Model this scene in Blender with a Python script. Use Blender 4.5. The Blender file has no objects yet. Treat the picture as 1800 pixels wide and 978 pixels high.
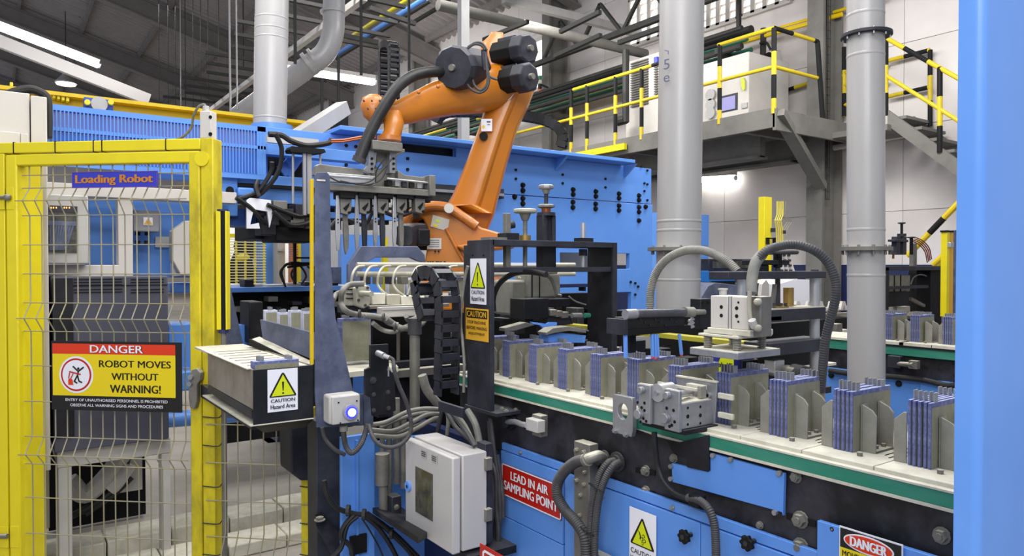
import bpy, bmesh, math, random
from mathutils import Vector, Matrix, noise
random.seed(7)
S = bpy.context.scene
COL = S.collection
# ------------------------------------------------------------------ camera
W_, H_, FPX = 1800.0, 978.0, 1275.0
EYE = Vector((0, 0, 1.6))
YAW = math.atan2(.5767, .817)
PITCH = math.atan2(21, FPX)
cam = bpy.data.cameras.new('camera'); cam.lens = FPX / W_ * 36; cam.sensor_width = 36; cam.clip_start = .05; cam.clip_end = 200
camo = bpy.data.objects.new('camera', cam); COL.objects.link(camo)
camo.location = EYE; camo.rotation_euler = (math.pi/2 - PITCH, 0, -YAW)
S.camera = camo
# ------------------------------------------------------------------ world, exposure, hall lamps and added fill lights
w = bpy.data.worlds.new('hall_air'); S.world = w; w.use_nodes = True
w.node_tree.nodes['Background'].inputs[0].default_value = (.80, .86, 1, 1)
w.node_tree.nodes['Background'].inputs[1].default_value = .46
S.view_settings.view_transform = 'Standard'; S.view_settings.look = 'None'
S.view_settings.gamma = 1; S.view_settings.use_curve_mapping = False
S.view_settings.exposure = 0.40
def area(loc, target, sx, sy, power, color=(1, .98, .95)):
    l = bpy.data.lights.new('hall_or_fill_light', 'AREA'); l.shape = 'RECTANGLE'; l.size = sx; l.size_y = sy; l.energy = power; l.color = color
    o = bpy.data.objects.new('hall_or_fill_light', l); COL.objects.link(o); o.location = loc
    o.rotation_euler = (Vector(target) - Vector(loc)).to_track_quat('-Z', 'Y').to_euler()
    return o
area((-1.5, -1.6, 3.9), (1.6, 3.0, 1.0), 3.0, 1.6, 120)  # soft key light added behind the camera to brighten the near front faces
area((1.0, 1.2, 4.3), (1.2, 1.9, 0), 2.4, .5, 55)
area((2.6, 2.6, 4.6), (2.6, 2.6, 0), 2.4, .5, 60)
area((0.6, 4.4, 4.8), (1.0, 4.6, 0), 2.4, .5, 70)
area((5.6, 3.6, 5.6), (5.6, 4.6, 0), 3, .8, 150)
area((4.0, 9.0, 6.6), (4.0, 9.0, 0), 3, .8, 190)
area((7.0, 9.5, 5.6), (10.5, 10.0, 2.4), 3, .8, 110)
area((7.4, 4.2, 5.2), (10.5, 4.6, 2.4), 3, .8, 85)
area((3.0, 20, 7.5), (3.4, 20, 0), 4, 1, 230)
area((7.0, 17, 6.5), (10.5, 18, 4), 4, 1, 150)
area((3.6, 11.0, 4.2), (3.2, 11.5, 1.2), 2.5, .6, 110)  # added light that brightens the far gap in place of daylight
area((3.0, 34, 7.0), (3.0, 34, 0), 4, 1, 330)
# ------------------------------------------------------------------ pixel -> point on a real plane
RV = Vector((.817, -.5767, 0)); FV = Vector((.5767, .817, 0)); UP = Vector((0, 0, 1))
def Q(px, py, X=None, Y=None, Z=None, D=None):
    r = (px - 900) / FPX; u = (489 - py) / FPX
    f = math.cos(PITCH) + math.sin(PITCH) * u; g = -math.sin(PITCH) + math.cos(PITCH) * u
    d = RV * r + FV * f + UP * g
    if X is not None: t = X / d.x
    elif Y is not None: t = Y / d.y
    elif Z is not None: t = (Z - EYE.z) / d.z
    else: t = D / f
    return EYE + d * t
# ------------------------------------------------------------------ geometry collector
class G:
    def __init__(s): s.v = []; s.f = []
    def add(s, vs, fs):
        o = len(s.v); s.v += [Vector(v) for v in vs]; s.f += [[i + o for i in f] for f in fs]; return s
    def box(s, x0, x1, y0, y1, z0, z1):
        if x0 > x1: x0, x1 = x1, x0
        if y0 > y1: y0, y1 = y1, y0
        if z0 > z1: z0, z1 = z1, z0
        return s.add([(x0,y0,z0),(x1,y0,z0),(x1,y1,z0),(x0,y1,z0),(x0,y0,z1),(x1,y0,z1),(x1,y1,z1),(x0,y1,z1)],
                     [(0,3,2,1),(4,5,6,7),(0,1,5,4),(1,2,6,5),(2,3,7,6),(3,0,4,7)])
    def frame(s, d):
        d = d.normalized(); a = Vector((0,0,1)) if abs(d.z) < .9 else Vector((0,1,0))
        x = d.cross(a).normalized(); return x, x.cross(d).normalized()
    def cyl(s, p0, p1, r, n=16, r1=None, cap=True):
        p0 = Vector(p0); p1 = Vector(p1); r1 = r if r1 is None else r1
        x, y = s.frame(p1 - p0); vs = []
        for p, q in ((p0, r), (p1, r1)):
            for i in range(n):
                a = 2*math.pi*i/n; vs.append(p + x*(q*math.cos(a)) + y*(q*math.sin(a)))
        fs = [(i, (i+1)%n, n+(i+1)%n, n+i) for i in range(n)]
        if cap: fs += [tuple(reversed(range(n))), tuple(range(n, 2*n))]
        return s.add(vs, fs)
    def lathe(s, p0, ax, prof, n=24):                      # prof: (distance along axis, radius)
        p0 = Vector(p0); ax = Vector(ax).normalized(); x, y = s.frame(ax); vs = []
        for h, r in prof:
            for i in range(n):
                a = 2*math.pi*i/n; vs.append(p0 + ax*h + x*(r*math.cos(a)) + y*(r*math.sin(a)))
        fs = []
        for k in range(len(prof)-1):
            fs += [(k*n+i, k*n+(i+1)%n, (k+1)*n+(i+1)%n, (k+1)*n+i) for i in range(n)]
        fs += [tuple(reversed(range(n))), tuple(range((len(prof)-1)*n, len(prof)*n))]
        return s.add(vs, fs)
    def bar(s, p0, p1, w, h=None):                          # square bar between two points
        p0 = Vector(p0); p1 = Vector(p1); h = w if h is None else h
        x, y = s.frame(p1 - p0); x *= w/2; y *= h/2
        vs = [p + a*x + b*y for p in (p0, p1) for a, b in ((-1,-1),(1,-1),(1,1),(-1,1))]
        return s.add(vs, [(3,2,1,0),(4,5,6,7),(0,1,5,4),(1,2,6,5),(2,3,7,6),(3,0,4,7)])
    def prism(s, poly, ex):                                 # planar polygon extruded by a vector
        poly = [Vector(p) for p in poly]; ex = Vector(ex); n = len(poly)
        return s.add(poly + [p + ex for p in poly], [tuple(reversed(range(n))), tuple(range(n, 2*n))] + [(i, (i+1)%n, n+(i+1)%n, n+i) for i in range(n)])
    def tube(s, pts, r, n=10, smooth=8, ribs=0, rib=.12):
        pts = [Vector(p) for p in pts]
        if smooth and len(pts) > 2:
            P = [2*pts[0]-pts[1]] + pts + [2*pts[-1]-pts[-2]]; out = []
            for i in range(1, len(P)-2):
                a, b, c, d = P[i-1:i+3]
                for k in range(smooth):
                    t = k/smooth
                    out.append(.5*((2*b) + (c-a)*t + (2*a-5*b+4*c-d)*t*t + (3*b-a-3*c+d)*t**3))
            out.append(pts[-1]); pts = out
        if ribs:                                            # corrugated conduit: resample by length
            L = [0]
            for i in range(1, len(pts)): L.append(L[-1] + (pts[i]-pts[i-1]).length)
            N = max(4, int(L[-1]/ribs*2)); out = []; j = 0
            for k in range(N+1):
                t = L[-1]*k/N
                while j < len(L)-2 and L[j+1] < t: j += 1
                q = (t-L[j])/max(1e-9, L[j+1]-L[j]); out.append(pts[j].lerp(pts[j+1], q))
            pts = out
        up = None; vs = []; m = len(pts)
        for i, p in enumerate(pts):
            d = (pts[min(i+1, m-1)] - pts[max(i-1, 0)]).normalized()
            if up is None: x, up = s.frame(d)
            x = d.cross(up)
            if x.length < 1e-6: x, _ = s.frame(d)
            x.normalize(); up = x.cross(d).normalized()
            rr = r*(1 - rib*(i % 2)) if ribs else r
            for k in range(n):
                a = 2*math.pi*k/n; vs.append(p + x*(rr*math.cos(a)) + up*(rr*math.sin(a)))
        fs = []
        for i in range(m-1): fs += [(i*n+k, i*n+(k+1)%n, (i+1)*n+(k+1)%n, (i+1)*n+k) for k in range(n)]
        fs += [tuple(reversed(range(n))), tuple(range((m-1)*n, m*n))]
        return s.add(vs, fs)
    def hexbolt(s, p, ax, r, h=None):
        ax = Vector(ax).normalized(); h = h or r*.8; p = Vector(p)
        s.cyl(p - ax*.001, p + ax*(h*.22), r*1.35, 12); s.cyl(p + ax*(h*.2), p + ax*h, r, 6)
        s.cyl(p + ax*h*.9, p + ax*(h*1.15), r*.55, 8); return s
    def sphere(s, c, r, n=12, sx=1, sy=1, sz=1):
        c = Vector(c); m = n//2; vs = []; fs = []
        for j in range(m+1):
            t = math.pi*j/m
            for i in range(n):
                a = 2*math.pi*i/n; vs.append(c + Vector((sx*r*math.sin(t)*math.cos(a), sy*r*math.sin(t)*math.sin(a), sz*r*math.cos(t))))
        for j in range(m): fs += [(j*n+i, (j+1)*n+i, (j+1)*n+(i+1)%n, j*n+(i+1)%n) for i in range(n)]
        return s.add(vs, fs)
    def loft(s, secs, n=20, p=2.6):                         # secs: (centre, half-axis u, half-axis v); superellipse skin
        vs = []; m = len(secs)
        for c, u, v in secs:
            for i in range(n):
                a = 2*math.pi*i/n; ca, sa = math.cos(a), math.sin(a); e = 2/p
                vs.append(Vector(c) + Vector(u)*(math.copysign(abs(ca)**e, ca)) + Vector(v)*(math.copysign(abs(sa)**e, sa)))
        fs = []
        for k in range(m-1): fs += [(k*n+i, k*n+(i+1)%n, (k+1)*n+(i+1)%n, (k+1)*n+i) for i in range(n)]
        fs += [tuple(reversed(range(n))), tuple(range((m-1)*n, m*n))]
        return s.add(vs, fs)
    # pieces laid out on the planes the machines are square to
    def rY(s, px0, py0, px1, py1, Y, t):
        a = Q(px0, py0, Y=Y); b = Q(px0, py1, Y=Y); c = Q(px1, py0, Y=Y); return s.box(a.x, c.x, Y, Y+t, b.z, a.z)
    def rX(s, px0, py0, px1, py1, X, t):
        a = Q(px0, py0, X=X); b = Q(px0, py1, X=X); c = Q(px1, py0, X=X); return s.box(X, X+t, a.y, c.y, b.z, a.z)
    def pY(s, pts, Y, t): return s.prism([Q(a, b, Y=Y) for a, b in pts], (0, t, 0))
    def pX(s, pts, X, t): return s.prism([Q(a, b, X=X) for a, b in pts], (t, 0, 0))
# ------------------------------------------------------------------ objects
def wloc(o):
    v = Vector((0, 0, 0))
    while o is not None: v = v + o.location; o = o.parent
    return v
def make(name, g, m, parent=None, bev=0, smooth=30, local=False):
    me = bpy.data.meshes.new(name); vs = g.v
    if local: off = Vector((0,0,0)); base = Vector((0,0,0))
    elif parent is None:
        xs = [v.x for v in vs]; ys = [v.y for v in vs]; zs = [v.z for v in vs]
        base = Vector(((min(xs)+max(xs))/2, (min(ys)+max(ys))/2, min(zs))); off = base
    else: off = wloc(parent); base = Vector((0,0,0))
    me.from_pydata([v - off for v in vs], [], g.f)
    bm = bmesh.new(); bm.from_mesh(me); bmesh.ops.recalc_face_normals(bm, faces=bm.faces); bm.to_mesh(me); bm.free()
    me.materials.append(m)
    if smooth:
        me.polygons.foreach_set('use_smooth', [True]*len(me.polygons)); me.set_sharp_from_angle(angle=math.radians(smooth))
    o = bpy.data.objects.new(name, me); COL.objects.link(o)
    if parent is not None: o.parent = parent
    else: o.location = base
    if bev:
        b = o.modifiers.new('bevel', 'BEVEL'); b.width = bev; b.segments = 2; b.limit_method = 'ANGLE'; b.angle_limit = math.radians(40)
    return o
def parts(name, gs, m, parent, bev=0, smooth=30): return [make(name, g, m, parent, bev, smooth) for g in gs]
def tag(o, label=None, cat=None, group=None, kind=None):
    if label: o['label'] = label
    if cat: o['category'] = cat
    if group: o['group'] = group
    if kind: o['kind'] = kind
    return o
def thing(name, label, cat, loc=(0,0,0), group=None, rz=0):
    o = bpy.data.objects.new(name, None); COL.objects.link(o); o.location = loc; o.rotation_euler = (0,0,rz); o.empty_display_size = .05
    return tag(o, label, cat, group)
def one(name, label, cat, g, m, group=None, bev=0, smooth=30, floor=False):
    if floor:
        z0 = min(v.z for v in g.v)
        for v in g.v:
            if v.z < z0+.08: v.z = 0
    return tag(make(name, g, m, None, bev, smooth), label, cat, group)
def struct(name, g, m, parent=None, bev=0): return tag(make(name, g, m, parent, bev), kind='structure')
def copy_tree(o, loc=None, label=None, group=None, parent=None):
    c = o.copy(); COL.objects.link(c)
    if parent is not None: c.parent = parent
    if loc is not None: c.location = loc
    if label: c['label'] = label
    if group: c['group'] = group
    for ch in list(o.children): copy_tree(ch, parent=c)
    return c
# ------------------------------------------------------------------ materials
def lin(h):
    h = h.lstrip('#'); out = []
    for i in (0, 2, 4):
        c = int(h[i:i+2], 16)/255; out.append(c/12.92 if c <= .04045 else ((c+.055)/1.055)**2.4)
    return (*out, 1)
MATS = {}
def mat(name, col, rough=.5, metal=0, dirt=None, amt=.35, scale=6, bump=0, emit=None, power=0, alpha=1, spec=.5, coat=0, stretch=(1,1,1), trans=0, dust=None, dusta=.5):
    if name in MATS: return MATS[name]
    m = bpy.data.materials.new(name); m.use_nodes = True; nt = m.node_tree; N = nt.nodes; L = nt.links; b = N['Principled BSDF']
    b.inputs['Base Color'].default_value = lin(col); b.inputs['Roughness'].default_value = rough; b.inputs['Metallic'].default_value = metal
    b.inputs['Specular IOR Level'].default_value = spec
    if coat: b.inputs['Coat Weight'].default_value = coat; b.inputs['Coat Roughness'].default_value = .15
    if alpha < 1: b.inputs['Alpha'].default_value = alpha
    if trans: b.inputs['Transmission Weight'].default_value = trans; b.inputs['IOR'].default_value = 1.2
    if emit: b.inputs['Emission Color'].default_value = lin(emit); b.inputs['Emission Strength'].default_value = power
    last = None
    if dirt or bump or dust:
        tc = N.new('ShaderNodeTexCoord'); mp = N.new('ShaderNodeMapping'); L.new(tc.outputs['Object'], mp.inputs[0]); mp.inputs['Scale'].default_value = stretch
        nz = N.new('ShaderNodeTexNoise'); nz.inputs['Scale'].default_value = scale; nz.inputs['Detail'].default_value = 7; nz.inputs['Roughness'].default_value = .65; L.new(mp.outputs[0], nz.inputs['Vector'])
    if dirt:
        rp = N.new('ShaderNodeValToRGB'); rp.color_ramp.elements[0].position = .42; rp.color_ramp.elements[1].position = .68
        mx = N.new('ShaderNodeMix'); mx.data_type = 'RGBA'; mx.inputs[6].default_value = lin(col); mx.inputs[7].default_value = lin(dirt)
        ml = N.new('ShaderNodeMath'); ml.operation = 'MULTIPLY'; ml.inputs[1].default_value = amt
        L.new(nz.outputs[0], rp.inputs[0]); L.new(rp.outputs[0], ml.inputs[0]); L.new(ml.outputs[0], mx.inputs[0]); L.new(mx.outputs[2], b.inputs['Base Color']); last = mx.outputs[2]
        rr = N.new('ShaderNodeMapRange'); rr.inputs[3].default_value = max(0, rough-.08); rr.inputs[4].default_value = min(1, rough+.2); L.new(nz.outputs[0], rr.inputs[0]); L.new(rr.outputs[0], b.inputs['Roughness'])
    if dust:                                                # pale lead dust settled on upward faces
        ge = N.new('ShaderNodeNewGeometry'); sp = N.new('ShaderNodeSeparateXYZ'); L.new(ge.outputs['True Normal'], sp.inputs[0])
        r2 = N.new('ShaderNodeMapRange'); r2.inputs[1].default_value = .35; r2.inputs[2].default_value = .85; r2.inputs[4].default_value = dusta; L.new(sp.outputs[2], r2.inputs[0])
        m2 = N.new('ShaderNodeMix'); m2.data_type = 'RGBA'; m2.inputs[7].default_value = lin(dust); L.new(r2.outputs[0], m2.inputs[0])
        if last: L.new(last, m2.inputs[6])
        else: m2.inputs[6].default_value = lin(col)
        L.new(m2.outputs[2], b.inputs['Base Color'])
    if bump:
        bp = N.new('ShaderNodeBump'); bp.inputs['Strength'].default_value = bump; bp.inputs['Distance'].default_value = .004; L.new(nz.outputs[0], bp.inputs['Height']); L.new(bp.outputs[0], b.inputs['Normal'])
    MATS[name] = m; return m
M = dict(
 blue=mat('blue_paint', '#5a8fdc', .40, 0, '#4a7fd0', .5, 3, .05, coat=.12),
 bluep=mat('blue_paint_post', '#5f96e8', .3, 0, '#74a5ee', .4, 4, coat=.4),
 bluegrey=mat('slate_grey_paint', '#454c62', .45, 0, '#737b95', .55, 9, .15),
 navy=mat('dark_blue_paint', '#18224f', .5, 0, '#202c60', .4, 4),
 yellow=mat('yellow_paint', '#e2d00a', .4, 0, '#c9b81c', .3, 7, .05, coat=.1),
 yellowr=mat('railing_yellow', '#c9b010', .5, 0, '#a8941a', .4, 6),
 yellowo=mat('dull_olive_yellow', '#a8a02e', .6),
 yellowd=mat('worn_yellow_paint', '#d2c012', .5, 0, '#6d6420', .6, 9, .1, stretch=(1,1,.5)),
 yellowc=mat('crane_yellow_paint', '#e2bf00', .45, 0, '#c9a800', .4, 3),
 orange=mat('orange_paint', '#bd7010', .33, 0, '#a0600c', .5, 3, .06, coat=.25),
 orange2=mat('orange_paint_faded', '#bd7026', .36, 0, '#94561e', .5, 12, .06, coat=.2),
 steel=mat('machined_steel', '#a3a4a8', .38, .65, '#6c6d74', .5, 12, .06),
 steeld=mat('dusty_steel', '#7e7b74', .5, .4, '#5d5b58', .6, 14, .15, dust='#cfcbb8', dusta=.8),
 alu=mat('aluminium', '#c0c0c2', .35, .75, '#8d8d8d', .4, 10, .04, stretch=(1,1,.2)),
 black=mat('black_paint', '#0e0e11', .5, 0, '#2a2b34', .6, 8, .15, dust='#6c6b70', dusta=.3, spec=.35),
 blackm=mat('matt_black', '#08080a', .65, 0, '#161618', .5, 9, spec=.3),
 char=mat('charcoal_paint', '#22232b', .48, 0, '#41434f', .6, 8, .12, dust='#7a7a80', dusta=.35, spec=.4),
 body=mat('scuffed_black_steel', '#0e0d10', .5, .1, '#4c4a56', .7, 5, .25),
 cream=mat('cream_panel', '#c9c4bd', .5, 0, '#aba59c', .4, 2),
 creamp=mat('pale_grey_panel', '#b9b7b3', .45, 0, '#97938e', .45, 3),
 duct=mat('grey_duct_paint', '#a7a5a4', .34, .1, '#8e8b88', .4, 5, .04, coat=.1, stretch=(1,1,.3)),
 wall=mat('white_wall_paint', '#d3cdca', .7, 0, '#b9b1ac', .4, 1.2, .05),
 conc=mat('dusty_concrete', '#a09a90', .8, 0, '#77716a', .6, 1.6, .2),
 concd=mat('column_concrete', '#6f6d68', .75, 0, '#565450', .6, 2.5, .15),
 roof=mat('grey_roof_sheet', '#96908f', .6, .1, '#7d7877', .4, 2),
 roofs=mat('grey_roof_steel', '#7d7876', .6, .1, '#666260', .4, 3),
 dark=mat('dark_pipe_steel', '#2a2a29', .6, .2, '#454340', .4, 8),
 green=mat('green_wear_strip', '#1b7a62', .5, 0, '#4e8f7d', .6, 9, .1, stretch=(1,.4,2)),
 greenp=mat('green_pipe_paint', '#1f5c48', .55),
 dustw=mat('dusty_pallet_white', '#ccc8b8', .75, 0, '#a19c8c', .6, 14, .1),
 hold=mat('grey_holder', '#97958a', .5, .25, '#76746a', .6, 16, .1),
 plateb=mat('separator_blue', '#525a8a', .6, 0, '#9aa0c0', .6, 60, .1, dust='#a6acd0', dusta=.8),
 platep=mat('pale_separator', '#b4b6cc', .6, 0, '#d8d9e6', .6, 40, .1),
 platef=mat('lead_plate', '#8d8b76', .7, .1, '#74725f', .5, 30, .25),
 hose=mat('grey_hose', '#706f6a', .6, 0, '#a09d90', .5, 20, .05, dust='#aaa79a', dusta=.3),
 hosed=mat('dark_hose', '#333336', .55, 0, '#514f50', .5, 20, dust='#7a7772', dusta=.3),
 cable=mat('black_cable', '#0d0d0f', .5, 0, '#2a2a2c', .5, 20),
 beige=mat('beige_pipe_paint', '#a8a494', .5, 0, '#878373', .5, 15, .05, dust='#cfcbb8', dusta=.5),
 white=mat('sign_white', '#e6e6ee', .45), signy=mat('sign_yellow', '#d9d400', .45), signo=mat('sign_amber', '#dba62c', .45),
 signr=mat('sign_red', '#b3170a', .4), signor=mat('sign_orange_red', '#d4350a', .4), signb=mat('sign_blue', '#2f35b0', .45), ink=mat('sign_black', '#0c0c0c', .5), signyy=mat('sign_warm_yellow', '#e0c800', .45), lett=mat('bronze_lettering', '#c07a1c', .45),
 glass=mat('smoked_pane', '#3c3c36', .12, 0, '#6f6d62', .6, 18, .05), glassc=mat('clear_guard', '#5f8ee6', .1, 0, alpha=.68),
 tube=mat('lit_tube', '#ffffff', .5, emit='#fffdf8', power=9), led=mat('lit_led', '#ffffff', .5, emit='#bfc4ff', power=6), ledb=mat('lit_blue_lens', '#2a2aff', .4, emit='#2028ff', power=2.2),
 brass=mat('brass', '#a8894a', .4, .7, '#6b5a35', .5, 12), copper=mat('copper_tube', '#8d4a26', .4, .5),
 wire=mat('galvanised_wire', '#9a9686', .45, .3, '#c5b53a', .35, 8),
 wood=mat('pale_cardboard', '#8c8069', .8),
)
NY = Vector((0,-1,0)); NX = Vector((-1,0,0)); XX = Vector((1,0,0)); ZZ = Vector((0,0,1))
# ------------------------------------------------------------------ flat prints: signs with real boards
class Sign:
    def __init__(s, parent, O, R, U, w, h):                 # O top-left corner, R right, U up; w,h in metres
        s.p = parent; s.O = Vector(O); s.R = Vector(R).normalized(); s.U = Vector(U).normalized(); s.n = s.R.cross(s.U); s.w = w; s.h = h
    def at(s, a, b, l=0): return s.O + s.R*(a*s.w) - s.U*(b*s.h) + s.n*(.0008*l + .001)
    def poly(s, pts, m, layer=1, name='print', parent=None):
        g = G().prism([s.at(a, b, layer) for a, b in pts], s.n*.0006); return make(name, g, m, parent or s.p, smooth=0)
    def rect(s, a, b, c, d, m, layer=1, name='print'): return s.poly([(a,b),(c,b),(c,d),(a,d)], m, layer, name)
    def board(s, m, t=.003, name='board'):
        g = G().prism([s.O + s.n*.001, s.O + s.R*s.w + s.n*.001, s.O + s.R*s.w - s.U*s.h + s.n*.001, s.O - s.U*s.h + s.n*.001], -s.n*t); return make(name, g, m, s.p, smooth=0)
    def text(s, txt, a, b, c, d, m, bold=.0, layer=3, name='lettering', shear=0):
        cu = bpy.data.curves.new('t', 'FONT'); cu.body = txt; cu.size = 1; cu.offset = 0; cu.resolution_u = 3; cu.shear = shear
        to = bpy.data.objects.new('t', cu); me = bpy.data.meshes.new_from_object(to)
        vs = [v.co.copy() for v in me.vertices]; x0 = min(v.x for v in vs); x1 = max(v.x for v in vs); y0 = min(v.y for v in vs); y1 = max(v.y for v in vs)
        g = G()
        for j_, q_ in enumerate((-bold*2.2, -bold*1.1, 0, bold*1.1, bold*2.2) if bold else (0,)):
            g.add([s.at(a+(c-a)*(v.x-x0)/(x1-x0)+q_*(d-b)*s.h/s.w, d-(d-b)*(v.y-y0)/(y1-y0), layer+.22*j_) for v in vs], [list(f.vertices) for f in me.polygons])
        bpy.data.objects.remove(to); bpy.data.curves.remove(cu); bpy.data.meshes.remove(me)
        me2 = bpy.data.meshes.new(name); off = wloc(s.p); me2.from_pydata([v-off for v in g.v], [], g.f); me2.materials.append(m)
        o = bpy.data.objects.new(name, me2); COL.objects.link(o); o.parent = s.p; return o
    def disc(s, a, b, ra, m, layer=1, n=28, rb=None, name='print'):
        rb = rb or ra*s.w/s.h
        return s.poly([(a+ra*math.cos(2*math.pi*i/n), b+rb*math.sin(2*math.pi*i/n)) for i in range(n)], m, layer, name)
def round_tri(cx, top, bot, hw): return [(cx-.03, top+.01), (cx+.03, top+.01), (cx+hw, bot-.02), (cx+hw-.03, bot), (cx-hw+.03, bot), (cx-hw, bot-.02)]
# ================================================================== SETTING
struct('floor', G().box(-6, 11, -4, 47, -.12, 0), M['conc'])
RZ = lambda x: 1.6 + 9.5 - .28*x
cr = G(); y = 2.0; row = []
while y < 46:
    for dy, dz in ((0,0),(.05,.08),(.16,.08),(.21,0)): row.append((y+dy, dz))
    y += .30
for x in (-2.5, 11):
    cr.v += [Vector((x, a, RZ(x) + b)) for a, b in row]
n = len(row); cr.f += [[i, i+1, n+i+1, n+i] for i in range(n-1)]
ceil = struct('ceiling', cr, M['roof'])
for k in range(1, 8):
    Y = 6.3*k
    g = G().prism([(-2.5, Y-.13, RZ(-2.5)-.75), (10.6, Y-.13, RZ(10.6)-.75), (10.6, Y-.13, RZ(10.6)-.2), (-2.5, Y-.13, RZ(-2.5)-.2)], (0,.03,0))
    for zz in (-.78, -.23):
        g.prism([(-2.5, Y-.25, RZ(-2.5)+zz), (10.6, Y-.25, RZ(10.6)+zz), (10.6, Y-.25, RZ(10.6)+zz+.04), (-2.5, Y-.25, RZ(-2.5)+zz+.04)], (0,.28,0))
    make('rafter', g, M['roofs'], ceil, smooth=0)
for k in range(6):
    x = .6 + 1.9*k
    make('purlin', G().box(x, x+.09, 3, 46, RZ(x)-.2, RZ(x)-.03), M['roofs'], ceil, smooth=0)
wl = struct('wall_right', G().box(10.66, 10.9, -3, 47, 0, 8.4), M['wall'])
pm = None
for j in range(7):
    for i in range(15):
        if pm is None: pm = make('panel', G().box(-.03, .03, 0, 3.144, 0, 1.194), M['wall'], wl, bev=.003, local=True); p = pm
        else: p = pm.copy(); COL.objects.link(p)
        p.location = Vector((10.65, -1 + 3.15*i, 1.2*j)) - wl.location
wf = struct('wall_far', G().box(-6, 11, 46, 46.3, 0, 11.5), M['wall'])
struct('trim_1', G().box(10.6, 10.62, -1, 45, 0, 1.62), M['navy'])
# tall daylight windows in the right wall, louvre panes
pane_lit = mat('daylit_louvre', '#e8e4e0', .5, emit='#fff8f0', power=.95, dirt='#c9c2ba', amt=.5, scale=2)
for wi, (pa, pb, pt, pbm, nc, nr) in enumerate(((1108, 1162, 2, 84, 3, 5), (1232, 1300, -22, 56, 4, 5), (1306, 1392, -40, 30, 4, 5), (925, 958, 80, 165, 2, 4))):
    X = 10.6; a = Q(pa, pt, X=X); b = Q(pb, pt, X=X); c = Q(pa, pbm, X=X); fr = G()
    y1, y0, z1, z0 = a.y, b.y, a.z, c.z
    for t in range(nc+1): yy = y0+(y1-y0)*t/nc; fr.box(X-.06, X+.02, yy-.04, yy+.04, z0, z1)
    for zz in (z0, z1): fr.box(X-.06, X+.02, y0, y1, zz-.04, zz+.04)
    wo = struct('window_%d' % (wi+1), fr, M['cream'])
    for t in range(nc):
        for k in range(nr):
            ya = y0+(y1-y0)*t/nc+.05; yb = y0+(y1-y0)*(t+1)/nc-.05; za = z0+(z1-z0)*k/nr+.015; zb = z0+(z1-z0)*(k+1)/nr-.015
            make('pane', G().prism([(X-.05, ya, za), (X-.02, ya, zb), (X-.01, ya, zb), (X-.04, ya, za)], (0, yb-ya, 0)), pane_lit, wo, smooth=0)
# wall columns (H section)
def hcolumn(Y, label, cage=False):
    t = thing('steel_column', label, 'column', (10.25, Y, 0), 'columns along the right wall')
    make('web', G().box(10.0, 10.5, Y+.1, Y+.13, 0, 8.1), M['concd'], t)
    make('flange', G().box(9.97, 10.03, Y, Y+.26, 0, 8.2), M['concd'], t)
    make('flange', G().box(10.45, 10.5, Y, Y+.26, 0, 8.2), M['concd'], t)
    if cage:
        g = G()
        for yy in (10.09, 10.14, 10.19): g.cyl((yy, Y+.02, 2.6), (yy, Y+.02, 7.5), .006, 5)
        for k in range(40): g.bar((10.09, Y+.02, 2.6+.12*k), (10.19, Y+.02, 2.6+.12*k), .008)
        make('cable_ladder', g, M['dark'], t); make('cable', G().tube([(10.12,Y+.03,2.9),(10.15,Y+.03,4),(10.12,Y+.04,5.5),(10.14,Y+.03,7.5)], .012), M['dark'], t)
    return t
hcolumn(6.15, 'broad grey steel column with wire cable ladder, between the two right-hand ducts', True)
hcolumn(12.7, 'grey steel column on the white wall, directly right of the upper robot motors')
hcolumn(19.2, 'dim grey column behind the robot, left of its round black motor')
hcolumn(25.6, 'farthest grey column, seen low over the left end of the robot arm')
hcolumn(32.0, 'tiny far grey column beyond the lit hanging tube')
# ------------------------------------------------------------------ lamps in view
def tube_lamp(label, p0, p1, r, grp='lit tubes'):
    p0 = Vector(p0); p1 = Vector(p1); t = thing('tube_lamp', label, 'lamp', (p0+p1)/2, grp); d = (p1-p0).normalized()
    make('housing', G().bar(p0+Vector((0,0,r*1.5)), p1+Vector((0,0,r*1.5)), r*2.2, r*1.2), M['cream'], t)
    make('tube', G().lathe(p0, d, [(0, r*.5), (r*.5, r), ((p1-p0).length-r*.5, r), ((p1-p0).length, r*.5)], 14), M['tube'], t)
    for p in (p0, p1): make('end_cap', G().cyl(p, p+d*(.02 if p is p1 else -.02), r*.8, 12), M['white'], t)
tube_lamp('lit white tube hanging behind the left duct, beside the robot wrist', Q(503,121,Y=9), Q(658,145,Y=9), .042)
tube_lamp('lit tube fixed to the white wall below the steel platform', Q(1222,317,X=10.45), Q(1292,313,X=10.45), .055)
tube_lamp('long lit tube under the roof at the upper left', Q(-45,32,Y=17), Q(175,116,Y=17), .055)
one('roof_beam', 'sloping beam, its lit flange coloured white, below the long lit tube at upper left', 'beam', G().bar(Q(-60,50,Y=19), Q(262,176,Y=19), .16, .26), mat('lit_flange_white', '#ded9d6', .5, emit='#ffffff', power=.0))  # rafter flange caught by lamp light; the brightness is put into its white colour
area(Q(60,60,Y=16.6)+Vector((.5,0,.1)), Q(60,90,Y=19), 3, .3, 30)
for px, py, lb in ((116,146,'round bright high bay lamp low over the yellow crane beam'), (140,2,'round high bay lamp glowing at the top edge, upper left')):
    p = Q(px, py, Y=30); t = thing('high_bay_lamp', lb, 'lamp', p, 'high bay lamps')
    make('shade', G().lathe(p+Vector((0,0,-.02)), (0,0,1), [(0,.34),(.05,.34),(.3,.12),(.42,.1)], 20), M['duct'], t)
    make('lens', G().cyl(p+Vector((0,0,-.06)), p+Vector((0,0,-.02)), .3, 20), M['tube'], t)
    make('hanger', G().cyl(p+Vector((0,0,.4)), (p.x, p.y, RZ(p.x)), .015, 6), M['dark'], t)
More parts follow.
